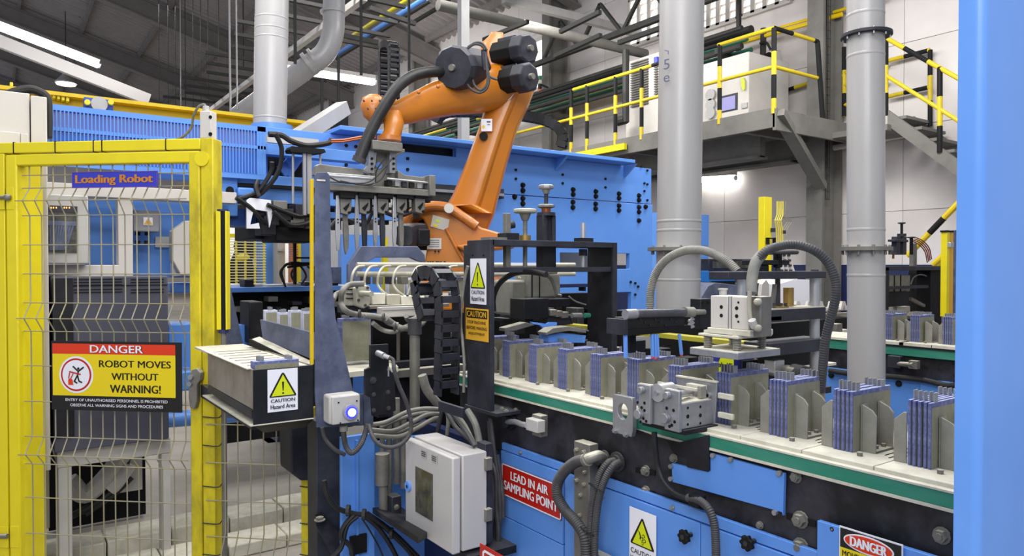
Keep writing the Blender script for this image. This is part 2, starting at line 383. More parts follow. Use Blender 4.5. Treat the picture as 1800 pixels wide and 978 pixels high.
# ------------------------------------------------------------------ hanging wires, rods, racks under the roof
wlab = ['longer pale wire hanging just left of the left duct','second pale wire, close left of the left duct','pale wire hanging over the crane beam, left of the dark wires'] + ['thin dark wire over the crane beam, %s counted from the left' % w_ for w_ in ('fifth','first','second','third','sixth','seventh','eighth','ninth')] + ['short dark wire touching the left duct']
for i, (px, y0, y1, Y, r) in enumerate(((399,-5,196,9,.012),(411,-5,192,9,.010),(318,110,190,16,.010),(326,60,188,17,.008),(280,70,190,18,.007),(296,60,190,18,.007),(309,64,192,18,.007),(340,40,190,18,.007),(353,10,192,18,.007),(366,5,194,18,.007),(385,55,194,18,.007),(428,85,118,15,.012))):
    a = Q(px,y0,Y=Y); b = Q(px+(6 if i < 2 else 0),y1,Y=Y); a = Vector((a.x,a.y,RZ(a.x)))
    one('hanging_wire', wlab[i], 'wire', G().cyl(a, b, r, 6), M['duct'] if i < 3 else M['dark'], ['pale hanging wires','dark hanging wires'][i > 2])
for i, (px, y0, y1, lb) in enumerate(((519,-5,112,'first dark rod right of the left duct'),(635,-5,132,'dark rod with curled end between bent duct and cable chain'),(719,5,125,'dark rod just right of the upright cable chain'),(566,140,208,'short dark rod below the lit hanging tube'),(595,100,215,'thin dark rod under the bent duct elbow'))):
    one('hanger_rod', lb, 'rod', (lambda a, b: G().cyl((a.x,a.y,RZ(a.x)) if i < 3 else a, b, .018, 8))(Q(px,y0,Y=8), Q(px,y1,Y=8)), M['dark'], 'dark hanger rods')
t = thing('cable_rack', 'dark cable rack with pale rail behind the left duct', 'rack', Q(500,100,X=4))
a = Q(372,193,X=4); b = Q(640,-40,X=4); b.z = a.z
make('rail', G().bar(a, b, .09, .09), M['cream'], t)
for k in range(13):
    yy = b.y + (a.y-b.y)*(k+.3)/13; make('rung', G().bar((2.9+.15*(k%3),yy,a.z+.07), (4.7+.2*(k%4),yy,a.z+.07), .06, .05), M['dark'], t)
t = thing('pipe_pair', 'yellow and blue pipes running up over the robot wrist', 'pipes', Q(650,60,X=5.2))
for nm, m, p0, p1, r in (('yellow_pipe', M['yellow'], (596,80), (725,-8), .035), ('blue_pipe', M['blue'], (590,102), (752,-10), .05), ('dark_pipe', M['dark'], (592,108), (757,-5), .03)):
    a = Q(*p0, X=5.2); b = Q(*p1, X=5.2); a.z = b.z = (a.z+b.z)/2; make(nm, G().cyl(a, b, r, 12), m, t)
for k, (p0, p1) in enumerate((((650,14),(730,42)), ((600,62),(664,75)))): make('bracket', G().bar(Q(*p0,Y=9.5), Q(*p1,Y=9.5), .06), M['dark'], t)
# pipes crossing the hall overhead (run square to the wall), and the rack on the wall
t = thing('overhead_pipes', 'grey and green pipes crossing overhead to the white wall', 'pipes', Q(950,60,Y=9.6))
a = Q(770,20,Y=9.6); b = Q(1135,95,Y=9.6); a.z = b.z
make('grey_pipe', G().cyl(a, b, .085, 16), M['concd'], t)
a = Q(830,38,Y=9.9); b = Q(1110,92,Y=9.9); a.z = b.z
make('green_pipe', G().cyl(a, b, .05, 12), M['greenp'], t)
one('perforated_channel', 'grey perforated channel crossing at the top, over the green pipe', 'channel', G().bar(Q(885,-2,Y=10.5), Q(1160,68,Y=10.5), .12, .14), M['duct'])
one('steel_post', 'slim white post running to the roof behind the round black motor', 'post', G().rY(811,-60,825,260,6.5,.08), M['duct'])
one('steel_post', 'dark square post dropping from the grey pipe beside the louvred cabinet', 'post', G().cyl(Q(1100,88,X=8.9), Q(1100,215,X=8.9), .06, 8).cyl(Q(1100,210,X=8.9), Q(1086,214,X=8.9), .08, 10), M['dark'])
for p0, p1, lb in (((975,99),(1056,62),'lower black bar across the overhead pipes, right of the wrist motors'), ((985,56),(1055,21),'upper black bar above the overhead pipes, right of the wrist motors'), ((1088,75),(1160,50),'black bar touching the middle duct below the tall window'), ((722,42),(790,2),'black bar at the top above the cable chain'), ((850,70),(928,38),'black bar behind the orange elbow block')):
    one('hanger_bar', lb, 'bar', G().bar(Q(*p0,X=6.4), Q(*p1,X=6.4), .055), M['dark'], 'black hanger bars')
t = thing('wall_pipe_rack', 'dark rack of green and black pipes along the white wall', 'pipes', Q(1250,90,X=9.9))
for k, (py, m, r) in enumerate(((150, 'dark', .07), (160, 'greenp', .045), (168, 'dark', .05), (177, 'greenp', .04), (184, 'dark', .035), (143, 'dark', .035))):
    a = Q(1010, py, X=9.7-.12*(k % 3)); make('pipe', G().cyl((a.x, 32, a.z), (a.x, 7.2, a.z), r, 10), M[m], t)
for yy in (7.6, 16, 19): make('bracket', G().box(9.4, 10.6, yy, yy+.08, 5.0, 5.08).bar((9.45,yy,5.05),(10.6,yy,4.4),.06).bar((9.9,yy,5.05),(9.9,yy,6.2),.06), M['dark'], t)
for k in range(4): make('truss_bar', G().bar((9.4,7.4+1.2*k,5.9),(9.4,8.0+1.2*k,6.6),.06).bar((9.4,8.0+1.2*k,6.6),(9.4,8.6+1.2*k,5.9),.06), M['dark'], t)
make('truss_chord', G().box(9.35,9.45,7.2,20,5.86,5.96), M['dark'], t)
# striped tube: yellow with black sleeves
def striped(p0, p1, r, parent, seg=.28, start=0, frac=.5):
    p0 = Vector(p0); p1 = Vector(p1); L = (p1-p0).length; d = (p1-p0)/L
    rl = make('rail', G().cyl(p0, p1, r, 10), M['yellowr'], parent); t = start*seg
    while t < L:
        e = min(L, t+seg*frac)
        if e > t+.01: make('black_stripe', G().cyl(p0+d*t, p0+d*e, r*1.04, 10), M['blackm'], rl)
        t += seg
t = thing('platform_railing', 'yellow and black striped railing along the front of the steel platform', 'railing', Q(1300,150,X=8.4))
X = 8.4; yc = Q(1360,190,X=X).y; zt = Q(1358,50,X=X).z; zm = Q(1358,118,X=X).z; zd = 3.62
for px in (1265, 1128, 1082, 1032, 1004): 
    yy = Q(px,150,X=X).y; striped((X,yy,zt), (X,yy,zd), .032, t, .62, 0, .5)
striped((X,yc,zt), (X,yc,zd), .034, t, .62, 0, .5)
striped((X,18,zt), (X,yc,zt), .028, t, 3.2, .1, .4); striped((X,18,zm), (X,yc,zm), .026, t, 30, 0, 0)
xb = Q(1437,75,Y=yc).x; striped((X,yc,zt), (xb,yc,zt), .028, t, .9, 0, .45); striped((X,yc,zm), (xb,yc,zm), .026, t, 30, 0, 0)
striped((xb,yc,zt), (xb+.15,yc,zd), .034, t, 4, 0, 1)
t = thing('platform_rear_railing', 'striped rear railing against the wall above the stairs', 'railing', Q(1580,150,X=10.5))
for px, pt, pb in ((1484,83,205),(1635,88,222)): striped(Q(px,pt,X=10.5), Q(px,pb,X=10.5), .03, t, .7, 0, .5)
for p0, p1 in (((1484,133),(1480,134)),((1484,128),(1560,112)),((1484,150),(1560,143)),((1560,107),(1635,88)),((1560,170),(1635,153)),((1484,185),(1520,178))): striped(Q(*p0,X=10.5), Q(*p1,X=10.5), .03, t, .8, .3, .4)
a = Q(1363,165,X=10.5); b = Q(1425,145,X=10.5); striped(a, b, .03, t, .9, .0, .4)
# deck
t = thing('steel_platform', 'grey steel platform on brackets in front of the white wall', 'platform', (9.5, 8, 3.4))
make('deck_plate', G().box(8.42, 10.6, yc, 17, 3.56, 3.62), M['concd'], t)
make('fascia', G().box(8.38, 8.44, yc-.03, 17, 3.44, 3.70), M['concd'], t)
make('end_fascia', G().box(8.38, 10.6, yc-.05, yc, 3.40, 3.68), M['concd'], t)
make('yellow_edge', G().box(8.30, 8.36, 8.6, 17, 3.50, 3.60), M['yellow'], t)
for x in (9.1, 9.9): make('joist', G().box(x, x+.12, 6.6, 17, 3.2, 3.56).box(x-.06, x+.18, 6.6, 17, 3.18, 3.22), M['concd'], t)
for yy in (6.4, 8.6, 10.8, 13): make('cross_beam', G().box(8.46, 10.5, yy, yy+.08, 3.46, 3.56), M['concd'], t)
make('brace', G().bar(Q(1368,198,X=8.42), Q(1443,328,X=10.0), .17, .1), M['concd'], t)
one('white_pipe', 'white insulated pipe running along the wall under the platform', 'pipe', G().tube([Q(1595,236,X=10.45), Q(1480,257,X=10.45), Q(1290,292,X=10.45), Q(1232,302,X=10.45)], .05, 12), M['cream'])
one('cable_tray', 'white cable tray below the platform deck, above the wall tube', 'tray', G().bar(Q(1300,262,X=9.6), Q(1226,281,X=9.6), .07), M['cream'])
# stairs
t = thing('steel_staircase', 'grey steel staircase going down to the right behind the blue post', 'stairs', (10, 4, 2))
s0 = Q(1560,205,X=9.8); s1 = Q(1745,338,X=9.8); dv = s1-s0
make('stringer', G().prism([s0+Vector((0,0,.09)), s1+Vector((0,0,.09)), s1-Vector((0,0,.12)), s0-Vector((0,0,.12))], (.06,0,0)), M['concd'], t)
make('stringer', G().prism([s0+Vector((.7,0,.09)), s1+Vector((.7,0,.09)), s1-Vector((-.7,0,.12)), s0-Vector((-.7,0,.12))], (.05,0,0)), M['concd'], t)
for k in range(7):
    p = s0 + dv*((k+.4)/6.4); make('tread', G().box(p.x+.06, p.x+.72, p.y-.14, p.y+.10, p.z+.02, p.z+.06), M['concd'], t)
make('landing', G().box(9.7, 10.6, s0.y-.05, 5.9, 3.42, 3.5), M['concd'], t)
t = thing('stair_railing', 'yellow and black handrail sloping down the steel staircase', 'railing', Q(1640,150,X=9.8))
striped(Q(1556,66,X=9.8), Q(1735,166,X=9.8), .03, t, 1.1, .3, .35); striped(Q(1556,132,X=9.8), Q(1735,244,X=9.8), .026, t, 30, 0, 0)
for px, pt, pb in ((1557,66,203),(1652,118,268)): striped(Q(px,pt,X=9.8), Q(px,pb,X=9.8), .032, t, .75, .0, .5)
t = thing('lower_handrail', 'striped handrail rising to the right below the staircase', 'railing', Q(1680,400,X=9.3))
striped(Q(1595,450,X=9.3), Q(1738,302,X=9.3), .035, t, .85, .45, .28)
striped(Q(1691,345,X=9.3), Q(1692,447,X=9.3), .035, t, .5, .0, .4)
striped(Q(1640,466,X=9.3), Q(1740,375,X=9.3), .035, t, .9, .5, .3); striped(Q(1646,470,X=9.4), Q(1745,390,X=9.4), .032, t, 1.2, .2, .3)
q_ = Q(1692,447,X=9.3); striped(q_, (q_.x,q_.y,0), .035, t, .5, .2, .4)
one('yellow_gas_pipe', 'thin yellow pipe high on the wall above the platform cabinets', 'pipe', G().cyl(Q(1262,80,X=10.4), Q(1560,-6,X=10.4), .025, 8).cyl(Q(1285,80,X=10.3), Q(1480,25,X=10.3), .035, 8), M['yellowc'])
t = thing('crane_rail', 'yellow painted rail along the wall behind the platform railing', 'beam', Q(1040,170,X=10.4))
a = Q(930,195,X=10.2); b = Q(1115,135,X=10.2); make('beam', G().bar((10.2,a.y,b.z-.1), (10.2,b.y,b.z-.1), .16, .2), M['yellowc'], t); make('bracket', G().box(10.1,10.3,15,15.1,b.z-.6,b.z-.1), M['dark'], t)
# cabinets on the platform
t = thing('platform_cabinet', 'tall white cabinet with round gauges and screen, right of the middle duct', 'cabinet', Q(1270,215,X=9.2))
a = Q(1218,66,X=9.2); b = Q(1308,92,Y=Q(1308,92,X=9.2).y)
y0 = Q(1316,200,X=9.2).y
make('body', G().box(9.2, 10.2, Q(1180,200,X=9.2).y, y0, 3.63, Q(1310,92,X=9.2).z), M['cream'], t, bev=.01)
for px, py in ((1250,167),(1250,184),(1250,199)):
    p = Q(px,py,X=9.19); make('gauge', G().cyl(p, p+NX*.03, .09, 16), M['duct'], t); 
make('screen', G().rX(1268,173,1292,196,9.18,.02), mat('violet_screen','#8f8cc0',.3), t); make('screen_frame', G().rX(1265,170,1296,199,9.19,.02), M['char'], t)
make('panel_gap', G().rX(1222,150,1316,152,9.195,.01), M['duct'], t)
make('nameplate', G().rX(1303,182,1313,191,9.18,.02), M['duct'], t)
make('tag', G().prism([Q(a_,b_,X=9.17) for a_, b_ in ((1302,137),(1306,136),(1309,142),(1309,156),(1306,160),(1303,152))],(.01,0,0)), mat('lime_tag','#c8e01a',.5), t)
t = thing('louvred_cabinet', 'white cabinet with dark louvre grilles, left of the middle duct', 'cabinet', Q(1130,230,X=9.2))
yl = Q(1100,200,X=9.2).y; yr = Q(1178,200,X=9.2).y
make('body', G().box(9.2, 10.2, yr, yl, 3.63, Q(1100,110,X=9.2).z), M['cream'], t, bev=.01)
for pa, pb, pt, pbm in ((1109,1139,112,182),(1150,1156,104,170)):
    g = G(); a = Q(pa,pt,X=9.18); b = Q(pb,pbm,X=9.18); k = 0; z = a.z
    while z > b.z: g.box(9.165, 9.19, b.y, a.y, z-.02, z); z -= .042
    make('louvre_grille', g, M['concd'], t, smooth=0)
make('blue_beacon', G().rX(1149,101,1155,112,9.1,.08), mat('blue_beacon','#2433d8',.3), t)
t = thing('wall_camera', 'small white device with round black lens behind the railing corner', 'device', Q(1352,100,X=10.2))
make('body', G().box(10.2,10.4,Q(1360,100,X=10.2).y,Q(1346,100,X=10.2).y,Q(1352,114,X=10.2).z,Q(1352,87,X=10.2).z), M['cream'], t, bev=.02)
p = Q(1353,100,X=10.19); make('lens', G().cyl(p, p+NX*.04, .07, 14), M['blackm'], t)
make('cable', G().tube([Q(1336,76,X=10.2),Q(1347,75,X=10.2),Q(1355,88,X=10.2)],.02).tube([Q(1342,50,X=10.3),Q(1341,120,X=10.3),Q(1341,185,X=10.3)],.05), M['dark'], t)
one('control_box', 'dark grey box on the wall left of the railing corner', 'box', G().rX(1319,148,1331,187,10.3,.1), M['char'])
# ------------------------------------------------------------------ ducts
def duct(name, label, px0, px1, pyb, X=None, D=None, rings=(), flange=None, m='duct', top=5.2, lean=0):
    c = Q((px0+px1)/2, 489, D=D); dist = D; r = (px1-px0)/2/FPX*dist*(.97); zb = Q((px0+px1)/2, pyb, D=D).z
    t = thing(name, label, 'duct', (c.x, c.y, zb), 'tall grey ventilation ducts')
    zt = EYE.z + (489+21+60)/FPX*D; L = RV*lean
    make('pipe', G().cyl(Vector((c.x,c.y,zb)), Vector((c.x,c.y,zt))+L, r, 48), M[m], t)
    for py in rings:
        z = Q(900, py, D=D).z; make('seam_ring', G().lathe(Vector((c.x,c.y,z-.012))+L*((z-zb)/(zt-zb)), (0,0,1), [(0,r),(.004,r*1.018),(.010,r*1.018),(.014,r)], 48), M[m], t)
    if flange:
        z = Q(900, flange, D=D).z; cc = Vector((c.x,c.y,z))+L*((z-zb)/(zt-zb))
        f = make('flange', G().cyl(cc-ZZ*.012, cc+ZZ*.004, r*1.4, 48), M['steeld'], t)
        for k in range(10):
            a = 2*math.pi*(k+.3)/10; q = cc + Vector((math.cos(a), math.sin(a), 0))*r*1.22; make('bolt', G().cyl(q-ZZ*.03, q+ZZ*.012, .006, 6), M['steeld'], f)
    return t, c, r
d1, c1, r1 = duct('vent_duct', 'thick grey vertical duct in the middle, left of the platform cabinet', 1151, 1230, 650, D=3.5, rings=(388,404,490), flange=437, lean=.02)
sg = Sign(d1, Vector((c1.x,c1.y,0)) - RV*(r1*.80) - FV*(r1*.63) + ZZ*Q(1160,86,D=3.4).z, (RV*.72-FV*.69).normalized(), ZZ, .08, .16)
sg.poly([(.15,.0),(.42,.05),(.42,.07),(.15,.02)], M['bluegrey'], 12, 'pen_mark'); sg.poly([(.38,.05),(.43,.05),(.43,.15),(.38,.15)], M['bluegrey'], 12, 'pen_mark')
for s_, b0, b1 in (('5',.28,.58),('e',.75,.95)): sg.text(s_, .1, b0, .5, b1, M['bluegrey'], layer=12, name='pen_mark')
d2, c2, r2 = duct('vent_duct', 'grey vertical duct with black flange near the staircase', 1493, 1556, 700, D=3.15, rings=(25,97,402,482), flange=436, lean=-.02)
z = Q(1520,65,D=3.15).z; cc = Vector((c2.x,c2.y,z)) - RV*.012
f = make('flange', G().cyl(cc, cc+ZZ*.012, r2*1.36, 48), M['char'], d2)
for k in range(10):
    a = 2*math.pi*(k+.3)/10; q = cc + Vector((math.cos(a), math.sin(a), 0))*r2*1.2; make('bolt', G().cyl(q-ZZ*.012, q+ZZ*.02, .004, 6), M['steel'], f)
b = Vector((c2.x,c2.y,Q(1520,700,D=3.15).z)); e = Q(1560,752,D=3.2)
make('elbow', G().tube([b+ZZ*.05, b, Q(1533,735,D=3.15), Q(1556,762,D=3.12), Q(1600,772,D=3.1), Q(1700,776,D=3.1)], r2*.8, 24), M['duct'], d2)
d0, c0, r0 = duct('vent_duct', 'grey vertical duct at left standing on the blue machine', 447, 505, 222, D=5.3, rings=(33,52,68,208), lean=.03)
make('base_collar', G().cyl(Q(478,226,D=5.3)-ZZ*.03, Q(478,226,D=5.3)+ZZ*.02, r0*1.25, 40), M['blue'], d0)
t = thing('bent_duct', 'grey duct bending down left behind the lit hanging tube', 'duct', Q(570,60,D=8.5))
P = [Q(587,-30,D=8.5), Q(587,20,D=8.5), Q(585,60,D=8.5), Q(572,92,D=8.5), Q(548,112,D=8.5), Q(510,140,D=8.6), Q(440,190,D=8.8), Q(420,205,D=8.9)]
make('pipe', G().tube(P, .125, 24), M['duct'], t)
for a_, b_ in (((585,20),(585,24)),((546,110),(541,114)),((556,103),(552,106))):
    a = Q(*a_,D=8.5); b = Q(*b_,D=8.5); make('seam_ring', G().cyl(a, b, .145, 24), M['duct'], t)
# ================================================================== BLUE PRESS BEHIND THE ROBOT
def holed(x0, x1, z0, z1, Y, t, holes):                     # plate on a Y plane with rectangular openings
    xs = sorted({x0, x1, *[h[0] for h in holes], *[h[1] for h in holes]}); zs = sorted({z0, z1, *[h[2] for h in holes], *[h[3] for h in holes]}); g = G()
    xi = {(i, j): k for k, (i, j) in enumerate([(i, j) for i in range(len(xs)) for j in range(len(zs))])}; n = len(xi)
    g.v = [Vector((xs[i], Y, zs[j])) for (i, j) in xi] + [Vector((xs[i], Y+t, zs[j])) for (i, j) in xi]
    cell = {}
    for i in range(len(xs)-1):
        for j in range(len(zs)-1):
            cx = (xs[i]+xs[i+1])/2; cz = (zs[j]+zs[j+1])/2
            cell[i, j] = not any(h[0] < cx < h[1] and h[2] < cz < h[3] for h in holes)
    for (i, j), ok in cell.items():
        if not ok: continue
        a, b, c, d = xi[i,j], xi[i+1,j], xi[i+1,j+1], xi[i,j+1]
        g.f += [[a,b,c,d], [d+n,c+n,b+n,a+n]]
        for (ii, jj, p, q) in ((i-1,j,d,a),(i+1,j,b,c),(i,j-1,a,b),(i,j+1,c,d)):
            if not cell.get((ii,jj), False): g.f.append([q, p, p+n, q+n])
    return g
def hz(px0, py0, px1, py1, Y): 
    a = Q(px0,py0,Y=Y); b = Q(px1,py1,Y=Y); c = Q(px0,py1,Y=Y); return (a.x, b.x, c.z, a.z)
YB = 4.9
xL = Q(462,300,Y=YB).x; xR = Q(1145,300,Y=YB).x; zT = Q(1100,292,Y=YB).z; zJ = Q(1140,359,Y=YB).z; zB = .25
bp = thing('blue_press', 'long blue press behind the robot with rows of dark bolts', 'machine', (6, 5.5, 0))
h1 = hz(706,250,802,268,YB); h1 = (h1[0], h1[1], Q(802,276,Y=YB).z, Q(706,250,Y=YB).z)
u = make('upper_plate', holed(xL, xR, zJ+.003, zT, YB, .05, [h1]), M['blue'], bp, bev=.004)
ha = (Q(985,1,Y=YB).x, Q(1108,1,Y=YB).x, Q(1100,473,Y=YB).z, Q(1100,446,Y=YB).z)
hb = (Q(1040,1,Y=YB).x, Q(1111,1,Y=YB).x, Q(1100,545,Y=YB).z, Q(1100,514,Y=YB).z)
make('lower_plate', holed(Q(560,400,Y=YB).x+1.1, Q(1147,400,Y=YB).x, zB, zJ-.003, YB, .05, [ha, hb]), M['blue'], bp, bev=.004)
xf0 = Q(598,226,Y=4.72).x; xf1 = Q(1117,285,Y=4.72).x; zf = Q(1117,281,Y=4.72).z
make('top_flange', G().box(xf0, xf1, 4.72, 5.5, zf-.03, zf), M['blue'], bp, bev=.004)
for px in (975, 1096): 
    p = Q(px, 250, Y=YB); make('gusset', G().prism([(p.x,YB,zf-.03),(p.x,4.74,zf-.03),(p.x,YB,zf-.14)],(.025,0,0)), M['blue'], bp)
xI = Q(985,400,Y=5.3).x-.6
make('inner_body', G().box(xI, xR-.1, 5.3, 6.1, .3, zf-.1), M['creamp'], bp)
make('rear_frame', G().box(xI, xR+.02, 6.1, 6.3, .0, zf-.1), M['blue'], bp)
make('drive_unit', G().box(h1[0]-.1, h1[0]+.5, 5.0, 5.25, h1[2]-.05, h1[3]+.05), M['black'], bp)
make('drive_cover', G().box(h1[0]+.52, h1[1]+.05, 5.05, 5.2, h1[2]-.05, h1[3]+.02), M['yellow'], bp)
for (cx, cy) in [(335,468),(335,515),(335,583),(335,628),(265,568),(767,507),(767,548),(765,614),(765,660),(962,523),(962,565),(960,630),(960,672),(1161,542),(1161,581),(1161,645),(1161,686),(1333,558),(1333,598),(1333,658),(1333,699),(1390,655),(1333,773)]:
    p = Q(850+cx/4.891, 230+cy/4.891, Y=YB); make('bolt', G().hexbolt(p, NY, .017, .022), M['blackm'], bp, smooth=0)
for (cx, cy) in [(275,337),(275,413),(677,378),(677,452),(1045,414),(1045,487),(1353,305),(1405,342),(1380,452),(1405,461),(1380,519),(1405,598)]:
    p = Q(850+cx/4.891, 230+cy/4.891, Y=YB); make('bolt', G().cyl(p, p+NY*.012, .011, 8), M['blackm'], bp)
for px, py in ((608,256),(607,270),(716,279),(716,298),(608,290),(625,258),(1116,498),(1108,496),(1121,504),(1116,518)):
    p = Q(px, py, Y=YB); make('bolt', G().cyl(p, p+NY*.012, .012, 8), M['blackm'], bp)
make('slide_rail', G().rY(705,319,886,338,4.82,.08), M['char'], bp); make('slide_rail', G().rY(705,328,886,333,4.79,.03), M['steel'], bp)
make('lower_rail', G().rY(560,372,720,382,4.7,.1), M['blue'], bp)
one('blue_post', 'blue machine post just right of the middle duct', 'post', G().rY(1160,373,1246,640,7.4,.3), M['blue'], floor=True)
# second blue machine at left (behind the gate)
lm = thing('blue_loading_machine', 'blue loading machine with mesh guard, seen behind the yellow gate', 'machine', (2.2, 5, 0))
YG = 4.55
a = Q(84,182,Y=YG); b = Q(467,224,Y=YG); c = Q(400,308,Y=YG); zt = a.z; zb_ = Q(384,302,Y=YG).z; zm = Q(88,222,Y=YG).z
make('guard_frame', G().box(a.x,b.x,YG,YG+.04,zt-.03,zt), M['blue'], lm); make('guard_frame', G().box(a.x,b.x,YG,YG+.04,zm-.02,zm), M['blue'], lm)
make('guard_frame', G().box(a.x,b.x,YG,YG+.04,zb_-.03,zb_), M['blue'], lm); make('guard_frame', G().box(b.x-.05,b.x,YG,YG+.04,zb_,zt), M['blue'], lm)
xs = [a.x + k*.018 for k in range(int((b.x-a.x)/.018))]; g = G()
for x in xs: g.box(x, x+.006, YG-.003, YG+.003, zb_, zt-.03)
tag(make('guard_slats', g, M['blue'], lm, smooth=0), kind='stuff')
make('guard_sheet', G().box(a.x, b.x-.05, YG+.02, YG+.024, zb_, zt-.03), M['glassc'], lm)
make('inner_cover', G().rY(250,250,470,312,4.75,.1), M['blue'], lm)
make('inner_cover', G().rY(84,232,260,262,4.85,.1), M['blue'], lm)
make('top_beam', G().rY(455,250,640,270,4.6,.1), M['blue'], lm, bev=.003)
make('recess', G().rY(468,262,545,310,4.85,.05), M['blackm'], lm)
make('brace', G().bar(Q(500,305,Y=4.8), Q(530,262,Y=4.8), .03, .09), M['blue'], lm); make('brace', G().bar(Q(508,305,Y=4.8), Q(494,288,Y=4.8), .03, .07), M['blue'], lm)
make('cross_beam', G().rY(384,302,640,322,4.62,.1), M['blue'], lm, bev=.003)
make('cross_beam', G().rY(418,326,625,354,4.64,.2), M['blue'], lm, bev=.003)
make('black_track', G().rY(418,321,560,327,4.60,.05), M['blackm'], lm)
make('end_cover', G().rY(384,308,418,379,4.60,.2), M['blue'], lm, bev=.006)
p = Q(404,335,Y=4.60); make('bolt', G().hexbolt(p, NY, .018), M['blackm'], lm); p = Q(447,340,Y=4.6); 
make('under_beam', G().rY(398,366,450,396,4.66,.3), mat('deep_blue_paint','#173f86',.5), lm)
make('stepped_cover', G().rY(418,329,447,345,4.55,.08), M['blue'], lm, bev=.01)
make('dark_housing', G().rY(448,352,565,420,4.75,.5), M['blackm'], lm, bev=.01)
make('dark_housing', G().rY(484,398,560,425,4.5,.3), M['blackm'], lm, bev=.01)
for k in range(14): make('drive_part', G().rY(566+12*k,354+(k*5%3)*5,576+12*k,368+(k*7%5)*9,4.8+.05*(k%3),.1), M[('blackm','dark','char','steeld')[k%4]], lm, bev=.004)
for k,(px,py,s) in enumerate(((455,372,14),(475,388,10),(500,380,12),(520,392,9),(470,405,9),(530,372,11),(545,395,10),(490,365,9))):
    p = Q(px,py,Y=4.5); make('valve_block', G().box(p.x-.03-s*.002,p.x+.03+s*.001,4.45,4.6,p.z-.03,p.z+.02+s*.002), M[('black','char','dark','steeld')[k%4]], lm, bev=.004)
make('white_bracket', G().pY([(434,352),(440,348),(476,352),(479,378),(474,400),(470,372),(446,368),(440,395),(455,392),(457,402),(434,402)],4.42,.02), M['white'], lm)
make('rod', G().cyl(Q(515,262,Y=4.4), Q(515,358,Y=4.4), .008, 10), M['alu'], lm); make('rod', G().cyl(Q(563,262,Y=4.4), Q(563,292,Y=4.4), .007, 10), M['alu'], lm)
make('profile_post', G().rY(533,263,538,378,4.35,.02).rY(540,263,548,376,4.36,.03), M['alu'], lm)
make('cap_plate', G().pY([(510,262),(513,257),(570,262),(573,268),(560,270),(512,267)],4.33,.1), M['blackm'], lm)
for P in ([(484,235),(495,262),(490,300),(470,330),(452,345),(440,352)],[(478,285),(477,300),(465,322),(448,340),(420,350)],[(415,348),(440,365),(458,385),(470,395)],[(470,360),(500,372),(530,380),(548,365)],[(480,372),(510,395),(540,392),(552,380)],[(455,345),(450,330),(453,318)]):
    make('hose', G().tube([Q(x,y,Y=4.40+.02*i) for i,(x,y) in enumerate(P)], .014, 8), M['cable'], lm)
make('hose', G().tube([Q(x,y,Y=4.45) for x,y in ((472,236),(495,238),(512,248),(540,256),(575,252),(583,246))], .018, 8), M['cable'], lm)
make('copper_hose', G().tube([Q(x,y,Y=4.3) for x,y in ((582,247),(605,246),(640,240),(660,240))], .007, 8).tube([Q(x,y,Y=4.3) for x,y in ((582,250),(605,249),(640,243),(660,243))], .006, 8), M['copper'], lm)
make('tray_channel', G().rY(470,236,560,250,4.62,.15), M['creamp'], lm)
one('diagonal_channel', 'grey diagonal steel channel resting on the blue machine, left of the robot wrist', 'beam', G().bar(Q(508,252,Y=5.0), Q(604,190,Y=5.3), .10, .10), M['duct'])
one('motor_block', 'dark motor block behind the robot wrist on the blue press', 'motor', G().rY(597,196,612,226,5.5,.2), M['blackm'])
cb = thing('crane_beam', 'yellow overhead crane beam behind the blue mesh guard', 'beam', (0, 7.2, 3))
a = Q(0,150,Y=7.0); b = Q(0,186,Y=7.0); x1 = Q(606,226,Y=7.0).x
make('web', G().box(a.x-2, x1, 7.1, 7.13, b.z, a.z), M['yellowc'], cb); make('top_flange', G().box(a.x-2, x1, 6.98, 7.25, a.z-.03, a.z), M['yellowc'], cb); make('bottom_flange', G().box(a.x-2, x1, 6.98, 7.25, b.z-.2, b.z-.16), M['yellowc'], cb)
make('web', G().box(a.x-2, x1, 7.08, 7.1, b.z-.18, b.z), M['yellowc'], cb)
for px, py in ((95,168),(103,170),(111,172),(119,174),(20,148)): make('lug', G().rY(px-3,py-4,px+3,py+4,7.0,.08), M['yellow'], cb, bev=.005)
tr = thing('crane_trolley', 'blue crane trolley with round wheel on the yellow beam', 'trolley', Q(170,185,Y=6.8))
make('side_plate', G().rY(147,170,199,190,6.85,.06), mat('trolley_blue','#3557b5',.5), tr, bev=.01); p = Q(174,184,Y=6.83)
make('wheel', G().cyl(p, p+NY*.03, .06, 20), M['duct'], tr); 
for px in (153,194): q = Q(px,181,Y=6.82); make('roller', G().cyl(q, q+NY*.04, .022, 12), M['yellow'], tr)
# white cabinet, tall pale post, portal frame with operator window
t = thing('white_cabinet', 'scuffed white cabinet at the far left behind the gate', 'cabinet', Q(20,300,Y=4.3))
a = Q(-60,165,Y=4.2); b = Q(82,168,Y=4.2); x3 = Q(54,200,Y=4.2).x
make('body', G().box(a.x, x3-.004, 4.2, 4.9, .9, b.z), M['cream'], t, bev=.004); make('side_panel', G().box(x3, b.x, 4.19, 4.9, .6, b.z-.01), M['cream'], t, bev=.004)
make('panel', G().box(a.x, Q(35,240,Y=4.2).x, 4.185, 4.2, 1.0, Q(20,233,Y=4.2).z), M['cream'], t, bev=.003)
make('panel', G().box(Q(36,240,Y=4.2).x, x3-.01, 4.185, 4.2, 1.0, Q(45,236,Y=4.2).z), M['cream'], t, bev=.003)
for k in range(4): make('hose', G().tube([Q(x,y+k*1.5,Y=4.3+.03*k) for x,y in ((10,166),(25,160),(50,155),(70,160),(84,172),(86,200),(86,240))], .016, 8), M['dark'] if k < 3 else M['hose'], t)
g = G(); x0 = Q(45,400,Y=4.35).x; x1 = Q(82,400,Y=4.35).x
